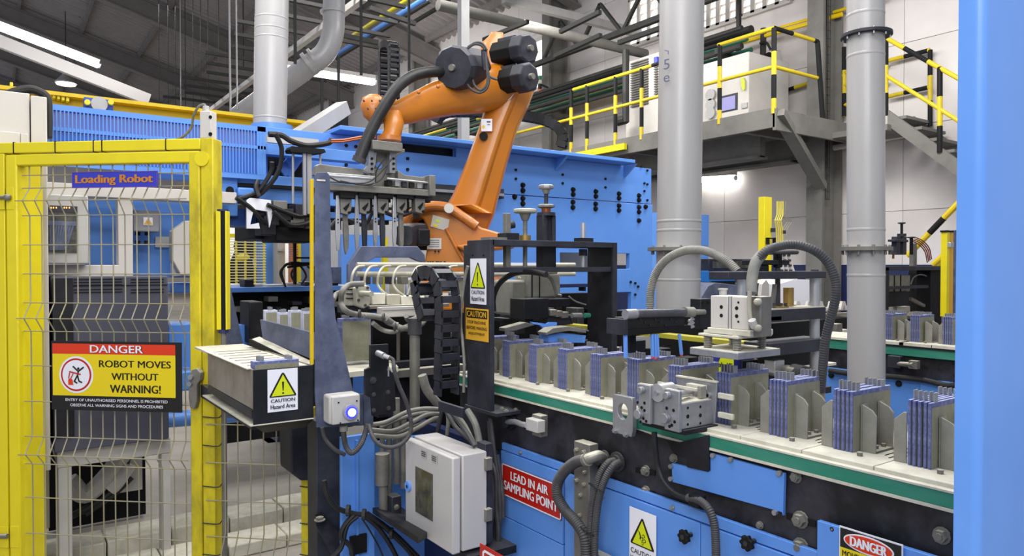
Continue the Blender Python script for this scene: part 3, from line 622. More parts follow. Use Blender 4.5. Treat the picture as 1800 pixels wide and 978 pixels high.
po = thing('cream_post', 'tall cream machine post directly behind the left of the gate mesh', 'post', (x0, 4.4, 0))
zb2 = Q(60,934,Y=4.35).z; xs_ = Q(53,400,Y=4.35).x
make('post', G().box(xs_+.004, x1, 4.35, 4.5, max(.05,zb2), Q(60,292,Y=4.35).z), M['cream'], po, bev=.004); make('post_flank', G().box(x0-.3, xs_-.004, 4.36, 4.5, max(.05,zb2), 2.2), M['cream'], po, bev=.004)
for py in (527, 815): make('joint', G().rY(53,py,82,py+1.5,4.345,.01), M['blackm'], po)
p = Q(67,599,Y=4.35); make('hole_plug', G().cyl(p, p+NY*.004, .013, 14), M['blackm'], po)
pf = thing('portal_frame', 'white portal frame behind the mesh carrying a grey monitor', 'frame', (x1, 4.45, 0))
xa = Q(83,330,Y=4.45).x; xb = Q(416,350,Y=4.3).x
make('header', G().box(xa, Q(416,350,Y=4.45).x, 4.45, 4.55, Q(332,354,Y=4.45).z, Q(332,334,Y=4.45).z), M['cream'], pf, bev=.003)
make('upright', G().rY(207,346,233,490,4.46,.1), M['cream'], pf, bev=.003)
make('sill', G().rY(82,466,210,487,4.46,.1), M['cream'], pf, bev=.003)
make('blue_panel', G().rY(150,350,212,470,4.7,.05), M['blue'], pf); make('blue_panel', G().rY(215,352,345,489,4.72,.05), M['blue'], pf)
mo = make('monitor_housing', G().rY(81,341,155,464,4.36,.18), M['creamp'], pf, bev=.006)
make('monitor_screen', G().rY(84,361,136,444,4.352,.01), M['glass'], mo); make('monitor_bezel', G().rY(84,361,136,372,4.349,.004), M['char'], mo)
for k,(px) in enumerate((89,93,98,112,116,121)): make('indicator', G().rY(px,364,px+2,366.5,4.345,.003), mat('lit_amber','#ffb060',.5,emit='#ff9a50',power=2), mo, smooth=0)
make('screen_curtain', G().rY(85,388,134,396,4.346,.004), M['bluegrey'], mo)
for k in range(9): make('screen_strip', G().pY([(87+5*k,396),(91+5*k,396),(90+3.4*k,440),(87+3.2*k,440)],4.347,.003), M['bluegrey'], mo)
jb = thing('junction_box', 'grey junction box with small warning sign behind the gate mesh', 'box', Q(257,405,Y=4.45))
make('box', G().rY(234,369,280,407,4.55,.12), mat('box_grey','#8b8c92',.5), jb, bev=.006)
sg = Sign(jb, Q(252,382,Y=4.545), XX, ZZ, .048, .045); sg.board(M['white']); sg.poly([(.5,.1),(.95,.9),(.05,.9)], M['signo'], 2); sg.text('4', .4,.35,.62,.82, M['ink'], name='bolt_mark')
for px, py in ((242,411),(259,411),(242,428),(258,428)):
    p = Q(px,py,Y=4.6); make('cable_gland', G().cyl(p-ZZ*.01, p+ZZ*.015, .014, 10), M['blackm'], jb)
one('rating_plate', 'pale printed plate on the blue panel below the junction box', 'plate', G().rY(273,416,303,435,4.7,.01), M['creamp'])
one('white_cover', 'white faceted machine cover seen at the right edge of the gate mesh', 'cover', G().pY([(303,406),(327,388),(345,388),(345,484),(318,484),(303,456)],4.5,.1), M['cream'], bev=.004)
one('white_shelf_box', 'white box with blue tub right of the dark vented cabinet', 'box', G().rY(303,462,352,486,4.65,.2), M['white'], bev=.004)
one('blue_tub', 'small blue tub behind the gate beside the vented cabinet', 'tub', G().rY(300,498,350,516,4.8,.2), M['blue'], bev=.01)
# dark vented cabinet low behind the mesh
vc = thing('vented_cabinet', 'dark grey vented machine cabinet behind the danger sign', 'cabinet', Q(190,780,Y=4.25))
a = Q(92,487,Y=4.2); b = Q(295,490,Y=4.2); zc0 = Q(295,772,Y=4.2).z
dg = mat('dark_grey_cabinet', '#454552', .5, 0, '#55566a', .5, 3)
make('body', G().box(a.x, b.x, 4.2, 5.0, zc0, a.z), dg, vc, bev=.005); make('left_panel', G().rY(92,490,128,772,4.19,.02), M['black'], vc)
for r_ in range(5):
    for s_ in range(2):
        px = 130 + s_*100; py = 491+r_*5+(3 if r_ > 2 else 0); make('vent_slot', G().rY(px,py,px+(85 if s_ == 0 else 58),py+1.6,4.196,.006), M['blackm'], vc, smooth=0)
make('seam', G().rY(92,503,295,504.5,4.195,.006), M['blackm'], vc)
one('blue_pipe', 'thick blue pipe behind the gate under the tray', 'pipe', G().cyl(Q(294,738,Y=4.4), Q(520,722,Y=4.4), .045, 20), M['blue'])
one('blue_block', 'blue machine block right of the dark vented cabinet', 'machine', G().rY(296,570,345,690,4.6,.3).rY(302,655,345,690,4.4,.2), M['blue'], bev=.01)
mb = thing('machine_plinth', 'pale grey machine base frame with dark opening behind the gate', 'machine', (2.2,4.6,0))
a = Q(100,775,Y=4.25); b = Q(300,775,Y=4.25)
make('top_rail', G().box(a.x, b.x, 4.25, 4.9, zc0-.09, zc0-.005), M['creamp'], mb, bev=.005)
for px0, px1 in ((102,126),(284,300)): make('leg', G().box(Q(px0,800,Y=4.25).x, Q(px1,800,Y=4.25).x, 4.25, 4.35, .02, zc0-.09), M['creamp'], mb, bev=.004)
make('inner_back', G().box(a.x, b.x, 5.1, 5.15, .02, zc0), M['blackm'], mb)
for P, r in (([(120,845),(150,870),(185,840),(215,800)],.05), ([(190,860),(205,845),(225,815)],.05), ([(120,910),(160,890),(210,850),(225,800)],.02), ([(150,905),(200,870),(232,840)],.015)):
    make('hose', G().tube([Q(x,y,Y=4.7) for x,y in P], r, 12), M['creamp'] if r > .03 else M['cable'], mb)
make('inner_box', G().rY(205,805,250,868,4.8,.2), M['creamp'], mb)
# kerb stones along the machine
kb = thing('kerb', 'row of pale concrete kerb stones behind the gate at floor level', 'kerb', (1.8, 3.9, 0))
ya = Q(300,922,Z=.10).y; xk = Q(60,930,Z=.10).x
for k in range(9):
    make('stone', G().box(xk+.32*k, xk+.32*k+.312, ya-.1, ya+.14, .001, .10+.004*(k%3)), M['dustw'], kb, bev=.008)
    make('stone', G().box(xk-.1+.32*k, xk+.32*k+.212, ya-.48, ya-.26, .001, .07+.005*(k%2)), M['dustw'], kb, bev=.008)
# ------------------------------------------------------------------ far side seen between gate and robot
t = thing('far_fence', 'far yellow fence seen through the gap right of the gate', 'fence', Q(430,500,Y=9))
make('top_rail', G().rY(370,410,470,417,9,.06), M['yellow'], t)
for px in (381,397,414,430,447,463): a_ = Q(px,412,Y=9.02); make('post', G().box(a_.x,a_.x+.02,9.02,9.05,0,a_.z), M['yellow'], t)
for k in range(17): make('wire', G().rY(372,419+5*k,468,420.6+5*k,9.0,.01), mat('pale_yellow_wire','#e6dba0',.5), t, smooth=0)
t = thing('far_cone', 'dark cone shaped stand with yellow cap beyond the far fence', 'cone', Q(430,500,Y=10)); q_ = Q(430,500,Y=10)
make('cone', G().lathe(q_, (0,0,1), [(0,.28),(.1,.28),(.45,.12),(.5,.14),(.6,.12),(.66,.05)], 16), M['blackm'], t); make('stand', G().cyl((q_.x,q_.y,0), q_, .2, 12), M['char'], t)
make('cap', G().sphere(Q(428,455,Y=9.9), .085, 14, 1.2, 1, .9), M['yellowd'], t)
one('far_machine', 'pale machine with rose panel beyond the far fence', 'machine', G().rY(445,455,470,505,9.8,.3).rY(448,450,456,456,9.8,.2), M['cream'], bev=.01, floor=True)
one('far_blue_column', 'blue column beyond the far fence', 'column', G().rY(462,420,486,500,9.4,.3), M['blue'], bev=.01, floor=True)
one('far_blue_cabinet', 'light blue cabinet behind the far fence wires', 'cabinet', G().rY(430,424,462,470,10.6,.3), M['bluep'], bev=.01, floor=True)
one('far_coil', 'terracotta ribbed hose column in the gap left of the slate blade', 'hose', G().tube([Q(515,425,Y=9), Q(516,450,Y=9), Q(512,480,Y=9)], .055, 16, ribs=.03), mat('terracotta','#c07a55',.6), floor=True)
one('far_rack', 'pale grey rack left of the terracotta coil in the gap', 'rack', G().rY(488,422,501,490,9.2,.2).rY(490,438,499,442,9.15,.05), M['creamp'], floor=True)
one('far_yellow_post', 'yellow post with blue cabinet in the gap left of the slate blade', 'post', G().rY(522,424,529,464,9,.1), M['yellow'], floor=True)
one('far_blue_cabinet', 'blue cabinet between yellow post and slate blade', 'cabinet', G().rY(529,424,620,478,9.1,.5), M['blue'], bev=.01, floor=True)
one('far_grey_machine', 'slate coloured sloping chute in the gap behind the black cables', 'machine', G().pY([(470,492),(485,489),(560,470),(600,470),(600,500),(470,500)],6.6,.4), M['bluegrey'], floor=True)
one('far_yellow_post', 'yellow post seen between the gripper fingers and the slate hood', 'post', G().rY(674,418,682,545,7.0,.06), M['yellow'], floor=True)
one('far_blue_panel', 'blue panel below the gripper fingers, behind the slate hood', 'panel', G().rY(600,412,672,500,7.6,.1), M['bluep'], floor=True)  # only a flat background panel, no machine body
one('far_white_panel', 'white lit wall panel beyond the gripper fingers', 'panel', G().rY(560,366,760,420,8.5,.1), M['cream'], floor=True)
one('far_cabinet', 'row of white cabinets far behind in the gap', 'cabinet', G().rY(360,396,700,520,12.5,.5), M['cream'], floor=True)
tb = thing('blue_table', 'long blue table edge under the far machines', 'table', Q(500,512,Y=5.4))
make('top', G().rY(399,506,640,515,5.3,.9), M['blue'], tb, bev=.004)
for k,(px,py,w_,h_) in enumerate(((402,500,20,7),(430,492,16,16),(448,500,14,7),(470,501,30,6),(505,498,24,8),(536,496,12,10),(575,498,20,8))):
    make('fixture', G().rY(px,py,px+w_,py+h_,5.35,.15), M[('white','black','creamp','creamp','dustw','char','blackm')[k]], tb, bev=.004)
for P in ([(502,505),(495,480),(503,465),(515,465)],[(500,500),(493,478),(512,462),(540,464)],[(520,500),(512,482),(522,466)],[(545,500),(552,480),(540,468)],[(530,500),(538,485),(528,468),(520,466)],[(560,500),(548,480),(560,462)],[(505,470),(540,466)]):
    make('cable', G().tube([Q(x,y,Y=5.2) for x,y in P], .008, 8), M['cable'], tb)
make('cable_post', G().rY(517,424,521,500,5.15,.03).rY(511,461,545,467,5.14,.05).rY(520,452,546,455,5.14,.03), M['blackm'], tb)
make('under_machinery', G().rY(399,518,640,600,5.5,.4), M['blackm'], tb); make('sump', G().rY(385,600,620,782,5.3,.5), M['blackm'], tb)
for k in range(16):
    px = 402+14*k; py = 522+((k*7)%5)*9; make('fitting', G().rY(px,py,px+9+(k%3)*4,py+6+(k%4)*3,5.35,.12), M[('char','steeld','dark','black')[k%4]], tb, bev=.004)
one('dark_block', 'dark dusty machine block left of the pale plate stacks', 'machine', G().rY(438,531,462,604,4.3,.2), M['black'], bev=.006)
one('blue_bracket', 'small blue block with white band under the far table', 'bracket', G().rY(421,572,438,607,4.4,.1), M['blue'])
# ================================================================== GATE AND FENCE
gp0 = Q(383,489,D=3.2); gp1 = Q(0,489,D=3.33); gR = (gp0-gp1); gR.z = 0; gR.normalize(); gN = Vector((gR.y,-gR.x,0))   # gN towards the viewer
def QG(px, py, off=0):
    d = Q(px,py,D=1)-EYE; P = gp0 + gN*off; t = (P-EYE).dot(gN)/d.dot(gN); return EYE + d*t
def gbox(px0, px1, zlo, zhi, t, off=0):
    a = QG(px0,489,off); b = QG(px1,489,off); return G().prism([(a.x,a.y,zlo),(b.x,b.y,zlo),(b.x,b.y,zhi),(a.x,a.y,zhi)], -gN*t)
ztop = QG(355,243).z; zi = QG(350,265).z; zib = QG(330,286).z; zs = QG(350,264).z
gf = thing('safety_fence', 'outer yellow fence frame around the gate, black ties on its top bar', 'fence', (QG(383,489).x, QG(383,489).y, 0))
make('top_bar', gbox(-60, 353.5, zs+.004, ztop, .06), M['yellow'], gf, bev=.004)
make('post', gbox(354, 375.5, .001, ztop, .08), M['yellowd'], gf, bev=.004)
make('post', gbox(-60, 9.3, .001, zs+.003, .06), M['yellow'], gf, bev=.004)
for px in (25,98,165,180,292): make('cable_tie', gbox(px, px+1.6, zs+.002, ztop+.002, .065, .0015), M['blackm'], gf, smooth=0)
gt = thing('mesh_gate', 'yellow framed wire mesh gate carrying the danger sign', 'gate', (QG(190,489).x, QG(190,489).y, 0))
make('top_rail', gbox(12, 351, zib, zi, .05, .004), M['yellow'], gt, bev=.006); make('stile', gbox(332.5, 352, .03, zi-.004, .05, .005), M['yellowd'], gt, bev=.006)
make('stile', gbox(11.5, 31, .03, zi-.004, .16, .005), M['yellow'], gt, bev=.006)
p = QG(354,279,.008); make('corner_disc', G().cyl(p-gN*.04, p, .033, 24), M['yellow'], gt)
def zg(py): return QG(190,py).z
hw = [305,328,352,377.5,430,482,534,561,585,647,711,774,803,823,883.5,948,1010]; peaks = {352,561,803}
def bend(py_list, z):                                      # out-of-plane fold of the mesh at height z
    for pk, lo, hi in ((352,328,377.5),(561,534,585),(803,774,823),(959,925,985)):
        if pk in py_list and zg(hi) <= z <= zg(lo):
            return .042*(1-abs(z-zg(pk))/(max(1e-6, (zg(lo)-zg(pk)) if z > zg(pk) else (zg(pk)-zg(hi)))))
    return 0
for k in range(14):
    px = 46+21*k; q = QG(px,489); zs_ = [zib+.01] + [zg(v) for v in (328,352,377.5,534,561,585,774,803,823)] + [.04]
    make('wire', G().tube([Vector((q.x,q.y,z)) - gN*.025 + gN*bend({352,561,803}, z) for z in zs_], .0029, 6, smooth=0), M['wire'], gt)
for py in hw:
    z = zg(py); o = -.022 + (.042 if py in peaks else 0); a = QG(34,489,0); b = QG(333,489,0); a.z = b.z = z
    make('wire', G().cyl(a+gN*o, b+gN*o, .0026, 6), M['wire'], gt)
hd = [(337,650),(346,648),(353,656),(352,668),(346,676),(346,706),(342,720),(334,718),(331,700),(331,676),(332,664)]
make('handle', G().prism([QG(x,y,.035) for x,y in hd], -gN*.03), M['steeld'], gt, bev=.004)
for px, py in ((337,663),(335,675)): p = QG(px,py,.036); make('handle_pivot', G().cyl(p-gN*.005, p+gN*.014, .011, 14), M['steel'], gt)
for px0,px1,pa,pb in ((-8,9,330,369),(12,25,330,369),(-8,9,924,962),(12,28,924,962)):
    a = QG(px0,489,.008); b = QG(px1,489,.008); z1 = QG(px0,pa).z; z0 = QG(px0,pb).z
    hh = make('hinge_plate', G().prism([(a.x,a.y,z0),(b.x,b.y,z0),(b.x,b.y,z1),(a.x,a.y,z1)], -gN*.006), M['yellow'], gt, bev=.002)
p = QG(13,347,.02); q = QG(-6,347,.02); make('hinge_pin', G().cyl(q, p, .008, 10), M['steeld'], gt); make('hinge_pin', G().sphere(p, .016, 12), M['steeld'], gt)
p = QG(13,943,.02); q = QG(-6,943,.02); make('hinge_pin', G().cyl(q, p, .011, 10), M['steeld'], gt)
# right hand mesh panel
fp = thing('fence_panel', 'low yellow posted mesh panel under the grey tray', 'fence', (QG(470,489).x, QG(470,489).y, 0))
make('post', gbox(527, 547, .001, .98, .05), M['yellowd'], fp, bev=.004)
for k in range(6):
    px = 396+22.6*k; q = QG(px,489); zs_ = [.98] + [zg(v) for v in (925,959,985)] + [.03]
    make('wire', G().tube([Vector((q.x,q.y,z)) + gN*(.012+bend({959}, z)) for z in zs_], .0029, 6, smooth=0), M['wire'], fp)
for py in (732,798,863,925,959,985):
    z = zg(py+8); o = .012+(.042 if py == 959 else 0); a = QG(362,489,0); b = QG(549,489,0); a.z = b.z = z
    make('wire', G().cyl(a+gN*o, b+gN*o, .0027, 6), M['wire'], fp)
for py in (733,783,855,920,975):
    for pa, pb in ((356,389),(527,549)):
        a = QG(pa,py,.014); b = QG(pb-6,py+2,.014); c = QG(pb+1,py-4,-.03); make('tie_wire', G().tube([a,b,c], .0025, 6, smooth=3), M['dark'], fp)
# danger sign
def gsign(name, label, px0, py0, px1, py1, group=None):
    O = QG(px0,py0,.03); E = QG(px1,py0,.03); B = QG(px0,py1,.03)
    t = thing(name, label, 'sign', O); return t, Sign(t, O, gR, ZZ, (E-O).length, O.z-B.z)
t, s = gsign('danger_sign', 'black bordered danger sign, robot moves without warning, on gate mesh', 90, 599.5, 319, 720)
s.board(M['ink'], .004); s.rect(.012,.035,.955,.185,M['signor'],1,'red_band'); s.rect(.012,.185,.955,.79,M['signyy'],1,'yellow_field')
s.text('DANGER', .305,.055,.715,.165,M['ink'],.03,2,'lettering'); s.text('DANGER', .308,.052,.712,.162,M['white'],.02,4)
s.text('ROBOT MOVES', .375,.27,.92,.37,M['ink'],.022,2); s.text('WITHOUT', .47,.45,.825,.55,M['ink'],.022,2); s.text('WARNING!', .458,.62,.842,.735,M['ink'],.022,2)
s.text('ENTRY OF UNAUTHORISED PERSONNEL IS PROHIBITED', .112,.83,.895,.87,M['white'],.015,2); s.text('OBSERVE ALL WARNING SIGNS AND PROCEDURES', .148,.905,.86,.945,M['white'],.015,2)
s.disc(.197,.485,.132,M['white'],2,36); s.disc(.197,.485,.118,M['signr'],3,36); s.disc(.197,.485,.105,M['white'],4,36)
def ln(a,b,c,d,wd,m,ly=6):
    n = Vector((-(d-b)*s.h,(c-a)*s.w)); n.normalize(); n *= wd/2; s.poly([(a+n.x/s.w,b+n.y/s.h),(c+n.x/s.w,d+n.y/s.h),(c-n.x/s.w,d-n.y/s.h),(a-n.x/s.w,b-n.y/s.h)], m, ly, 'pictogram')
k = s.w/.58
for L_ in ((.175,.362,.217,.437),(.259,.372,.215,.437),(.217,.435,.208,.511),(.208,.50,.184,.585),(.184,.58,.208,.606),(.211,.50,.222,.581),(.222,.578,.246,.596)): ln(*L_,.0062*k,M['ink'])
s.disc(.217,.395,.009,M['ink'],6,14,name='pictogram'); ln(.147,.44,.236,.479,.0055*k,M['signr'],7); ln(.15,.457,.142,.54,.0045*k,M['signr'],7); ln(.177,.468,.158,.54,.004*k,M['signr'],7)
s.poly([(.139,.632),(.139,.56),(.146,.54),(.162,.54),(.172,.56),(.178,.632)], M['signor'],7,'pictogram')
t, s = gsign('loading_robot_sign', 'blue sign with bronze lettering Loading Robot on gate mesh', 127, 303, 277, 331)
s.board(M['signb'], .004); s.text('Loading Robot', .045,.2,.945,.86,M['lett'],.03,2)
for a_ in ((0,0,1,.03),(0,.97,1,1),(0,0,.006,1),(.994,0,1,1)): s.rect(*a_, mat('violet_edge','#7a4f9a',.5), 2, 'border')
# interlock switch on top of the frame
t = thing('interlock_switch', 'pale boxed switch with grey cable on top of the gate frame', 'switch', QG(361,243))
a = QG(351,243,-.01); b = QG(371,243,-.01); z1 = QG(360,194).z
make('body', G().prism([(a.x,a.y,ztop+.001),(b.x,b.y,ztop+.001),(b.x,b.y,z1),(a.x,a.y,z1)], -gN*.05), M['cream'], t, bev=.004)
p = QG(362,194,-.03); make('cable_gland', G().cyl((p.x,p.y,z1), (p.x,p.y,z1+.025), .014, 14), M['creamp'], t)
make('cable', G().tube([Vector((p.x,p.y,z1+.02)), QG(358,184,-.03), QG(348,189,-.03), QG(340,205,-.05), QG(336,225,-.08), QG(322,240,-.1), QG(310,245,-.12)], .0055, 10), M['hose'], t)
for px, py in ((370,206),(370,236)): q = QG(px,py,-.008); make('switch_hole', G().cyl(q, q+gN*.002, .008 if py < 220 else .009, 12), M['blackm'], t)
# light curtain behind the post
t = thing('light_curtain', 'upright yellow and black safety light curtain beside the gate post', 'light curtain', Q(390,600,D=3.3))
for nm, pa, pb, m in (('yellow_profile',380,388,'yellow'),('black_lens',388.5,395.5,'blackm'),('yellow_edge',396,398.5,'yellow')):
    a = Q(pa,489,D=3.2); b = Q(pb,489,D=3.2); z1 = Q(390,371,D=3.2).z; z0 = Q(390,580,D=3.2).z
    make(nm, G().prism([(a.x,a.y,z0),(b.x,b.y,z0),(b.x,b.y,z1),(a.x,a.y,z1)], FV*.04), M[m], t, bev=.001)
a = Q(389,489,D=3.2); make('end_cap', G().cyl(Vector((a.x,a.y,z0-.015))+FV*.02, Vector((a.x,a.y,z0))+FV*.02, .022, 14), M['navy'], t)
make('end_cap', G().cyl(Vector((a.x,a.y,z1))+FV*.02, Vector((a.x,a.y,z1+.008))+FV*.02, .024, 14), M['navy'], t)
make('stand', G().cyl(Vector((a.x,a.y,.05))+FV*.02, Vector((a.x,a.y,z0-.01))+FV*.02, .012, 10), M['steeld'], t)
one('machine_stand', 'slate painted tapering stand right of the light curtain', 'leg', G().pY([(399,490),(404,500),(428,608),(428,735),(384,735),(384,500)],4.0,.05), M['bluegrey'])
# ================================================================== ORANGE ROBOT
rb = thing('robot_arm', 'big orange jointed robot arm with dark motors behind the black frame', 'robot', (Q(810,489,D=4.6).x, Q(810,489,D=4.6).y, 0))
def sec(px, py, D, hu, hv, du=None, dv=None):               # section half sizes in pixels at that depth
    k = D/FPX; return (Q(px,py,D=D), (du or RV)*(hu*k), (dv or FV)*(hv*k))
bc = Q(800,440,D=4.6)
make('pedestal', G().lathe((bc.x,bc.y,0), (0,0,1), [(0,.45),(.05,.45),(.06,.30),(1.3,.28)], 32), M['char'], rb); make('base_ring', G().lathe((bc.x,bc.y,1.3), (0,0,1), [(0,.30),(.05,.33),(.2,.33),(.25,.28)], 32), M['orange'], rb)
hood = [(713,393),(718,382),(728,371),(742,364),(762,360),(788,362),(808,370),(826,386),(846,400),(880,410),(905,420),(905,430),(870,432),(840,430),(828,440),(834,480),(744,480),(748,450),(752,425),(751,402),(744,386),(735,380),(726,384),(720,393)]
def prD(pts, D0, D1):
    n = len(pts); g = G(); vs = [Q(x,y,D=D0) for x,y in pts]; off = FV*(D1-D0); return g.prism(vs, off)
make('rotating_column', prD(hood, 4.35, 4.75), M['orange'], rb, bev=.03)
arch = [(700,398),(713,386),(726,376),(742,369),(760,367),(776,373),(790,385),(802,400),(812,425),(818,440)]
make('shoulder_rim', G().tube([Q(x,y,D=4.33) for x,y in [(716,402),(716,388),(725,375),(742,366),(765,362),(790,366),(812,380),(838,398)]], .028, 12), M['orange2'], rb)
make('shoulder_recess', prD([(716,397),(726,384),(735,380),(744,386),(751,402),(752,440),(716,440)], 4.62, 4.66), M['blackm'], rb)
make('base_motor', G().loft([sec(710,415,4.1,16,18,RV,UP), sec(716,414,4.2,19,21,RV,UP), sec(735,412,4.34,18,20,RV,UP)], 16, 4), M['char'], rb, bev=.004)
make('base_motor', G().rY(735,402,757,432,Q(740,415,D=4.2).y,.08), M['black'], rb, bev=.01)
make('gusset_ridge', G().tube([Q(784,402,D=4.345),Q(796,424,D=4.345),Q(809,448,D=4.345),Q(824,474,D=4.345)], .012, 10), M['orange2'], rb)
make('lower_cover', prD([(800,432),(826,428),(870,430),(905,424),(905,436),(850,442),(822,446)], 4.28, 4.5), M['orange2'], rb, bev=.015)
ag = G(); secs = [(815,408,40),(822,378,46),(836,345,40),(856,285,35),(876,225,33),(893,180,37),(903,150,38),(908,128,30)]; prof = [(-1,.9),(-1,-.35),(-.86,-.75),(-.2,-1),(.28,-1),(.42,-.72),(.92,-.5),(1,-.35),(1,.9)]
for px, py, hu in secs:
    k_ = 4.55/FPX; c_ = Q(px,py,D=4.55)
    ag.v += [c_ + RV*(a_*hu*k_) + FV*(b_*36*k_) for a_, b_ in prof]
n_ = len(prof)
for k_ in range(len(secs)-1): ag.f += [[k_*n_+i, k_*n_+(i+1)%n_, (k_+1)*n_+(i+1)%n_, (k_+1)*n_+i] for i in range(n_)]
ag.f += [list(range(n_)), list(range((len(secs)-1)*n_, len(secs)*n_))]
make('lower_arm', ag, M['orange'], rb, smooth=25, bev=.012)
make('joint_fairing', G().loft([sec(776,368,4.40,10,20), sec(792,364,4.40,22,24), sec(815,362,4.42,26,26), sec(845,376,4.44,22,22)], 16, 2.6), M['orange'], rb, smooth=60)
for (x,y,r_) in ((850,240,8),):
    p = Q(x,y,D=4.42); make('arm_hole', G().cyl(p, p-FV*.01, .026, 18), M['blackm'], rb)
sg = Sign(rb, Q(846,209,D=4.40), (RV).normalized(), ZZ, .066, .075); sg.board(M['white']); sg.disc(.2,.65,.15,M['signyy'],2); sg.rect(.5,.2,.85,.3,M['char'],2); sg.rect(.55,.45,.8,.5,M['char'],2)
p = Q(790,367,D=4.24); make('white_plug', G().cyl(p, p-FV*.035+RV*.0, .028, 18), M['cream'], rb)
sg = Sign(rb, Q(761,378,D=4.34), (RV*.9+FV*.1-ZZ*.25).normalized(), (ZZ+RV*.2).normalized(), .12, .07); sg.board(M['cream']); sg.rect(.1,.7,.35,.9,M['signyy'],2); sg.rect(.2,.3,.4,.5,mat('lime_tag','#c8e01a'),2)
sg = Sign(rb, Q(751,419,D=4.335), RV, ZZ, .085, .065); sg.board(M['cream']); [sg.rect(.1,.15+.2*i,.85,.2+.2*i,M['bluegrey'],2) for i in range(4)]
sg = Sign(rb, Q(750,458,D=4.335), RV, ZZ, .13, .04); sg.text('KUKA', .05,.1,.95,.95, M['ink'], .04)
for x in (765,771): p = Q(x,442,D=4.335); make('hole', G().cyl(p, p-FV*.006, .006, 10), M['blackm'], rb)
# elbow and upper arm
make('upper_arm', G().loft([sec(912,150,4.5,20,30,UP,FV), sec(880,152,4.45,38,36,UP,FV), sec(845,158,4.38,40,36,UP,FV), sec(800,167,4.28,34,33,UP,FV), sec(760,177,4.18,31,30,UP,FV), sec(725,190,4.08,26,26,UP,FV), sec(700,198,4.02,21,22,UP,FV), sec(676,194,3.98,16,18,UP,FV)], 24, 2.4), M['orange'], rb, smooth=60)
make('elbow_block', G().loft([sec(868,150,4.48,26,30), sec(866,110,4.48,24,28), sec(866,80,4.48,20,24), sec(873,66,4.48,13,16), sec(873,61,4.48,12,15)], 20, 4), M['orange2'], rb, smooth=40)
make('gasket', G().rY(866,76,882,140,Q(875,110,D=4.40).y,.02), M['white'], rb, bev=.004)
make('gasket', G().cyl(Q(885,158,D=4.40), Q(885,158,D=4.43), .068, 24), M['white'], rb)
p = Q(771+25,119,D=4.1); q = Q(835,122,D=4.4); d_ = (p-q).normalized()
make('axis_motor', G().lathe(q, d_, [(0,.105),(.05,.125),((p-q).length-.03,.125),((p-q).length,.112)], 12), M['char'], rb, smooth=20)
make('axis_motor_body', G().loft([sec(812,128,4.25,24,34,UP,RV), sec(835,130,4.45,30,34,UP,RV)], 16, 4), M['blackm'], rb)
e = p + d_*.003; make('motor_hub', G().cyl(e-d_*.005, e+d_*.02, .018, 14), M['steeld'], rb)
for px, py in ((916,86),(918,136)):
    a = Q(876,py+10,D=4.42); b = Q(px+14,py-1,D=4.25); dd = (b-a).normalized()
    u_ = dd.cross(UP).normalized(); v_ = u_.cross(dd)
    make('wrist_motor', G().loft([(a, u_*.085, v_*.075), (a+(b-a)*.7, u_*.085, v_*.075)], 8, 2.2), M['blackm'], rb, smooth=0, bev=.006)
    make('motor_cap', G().loft([(a+(b-a)*.66, u_*.092, v_*.088), (a+(b-a)*.96, u_*.092, v_*.088), (b, u_*.08, v_*.075)], 8, 2.2), M['char'], rb, smooth=0, bev=.006)
    for s_ in (-.4,0,.4): make('cooling_rib', G().bar(a+v_*.07+u_*.08*s_+dd*.03, a+v_*.07+u_*.08*s_+dd*.17, .02), M['char'], rb)
    f_ = b + RV*0; make('motor_hub', G().cyl(b-dd*.005, b+dd*.025, .018, 12), M['steeld'], rb)
make('connector', G().cyl(Q(826,88,D=4.2), Q(828,98,D=4.2), .012, 10), M['signr'], rb)
make('connector', G().cyl(Q(829,98,D=4.2), Q(832,116,D=4.2), .014, 12), M['creamp'], rb)
make('connector', G().cyl(Q(812,107,D=4.18), Q(815,124,D=4.18), .013, 12), M['creamp'], rb)
for P in ([(832,116),(830,132),(833,148),(842,158),(850,156),(857,145),(856,125),(853,92)],[(815,124),(820,145),(830,158),(844,163),(855,156),(860,140),(857,120)],[(822,85),(834,78),(846,80),(852,88)],[(853,95),(857,125),(862,135),(874,140)],[(822,83),(836,75),(848,77),(856,88)]):
    make('motor_cable', G().tube([Q(x,y,D=4.12) for x,y in P], .007, 8), M['hosed'], rb)
make('cable_bundle', G().tube([Q(x,y,D=4.14) for x,y in ((851,88),(852,105),(854,124))], .018, 12), M['char'], rb)
for px, py in ((770,152),(736,162)): p = Q(px,py,D=4.0); make('bolt', G().sphere(p, .012, 10), M['orange2'], rb)
# wrist
make('wrist_head', G().loft([sec(658,168,3.95,10,12), sec(656,173,3.95,18,18), sec(655,188,3.95,21,22), sec(657,205,3.95,18,20), sec(662,216,3.95,12,14)], 24, 2.3), M['orange2'], rb, smooth=60)
for k in range(6): p = Q(640+k*7,178+(k%2)*14,D=3.86); make('bolt', G().cyl(p, p-FV*.012, .005, 8), M['char'], rb)
make('wrist_link', G().loft([sec(690,197,3.98,16,18), sec(693,215,3.96,17,18), sec(690,232,3.95,16,17), sec(686,242,3.95,18,18)], 20, 2.8), M['orange'], rb, smooth=50)
make('tool_flange', G().cyl(Q(684,240,D=3.95), Q(684,248,D=3.95), .065, 24), M['orange2'], rb)
make('energy_hose', G().tube([Q(x,y,D=d) for x,y,d in ((632,280,3.80),(644,248,3.82),(660,215,3.84),(680,180,3.86),(702,150,3.9),(730,132,3.98),(765,126,4.1),(790,128,4.2))], .031, 16), M['cable'], rb)
make('hose_ring', G().cyl(Q(630,285,D=3.80), Q(633,277,D=3.80), .036, 16), M['hosed'], rb)
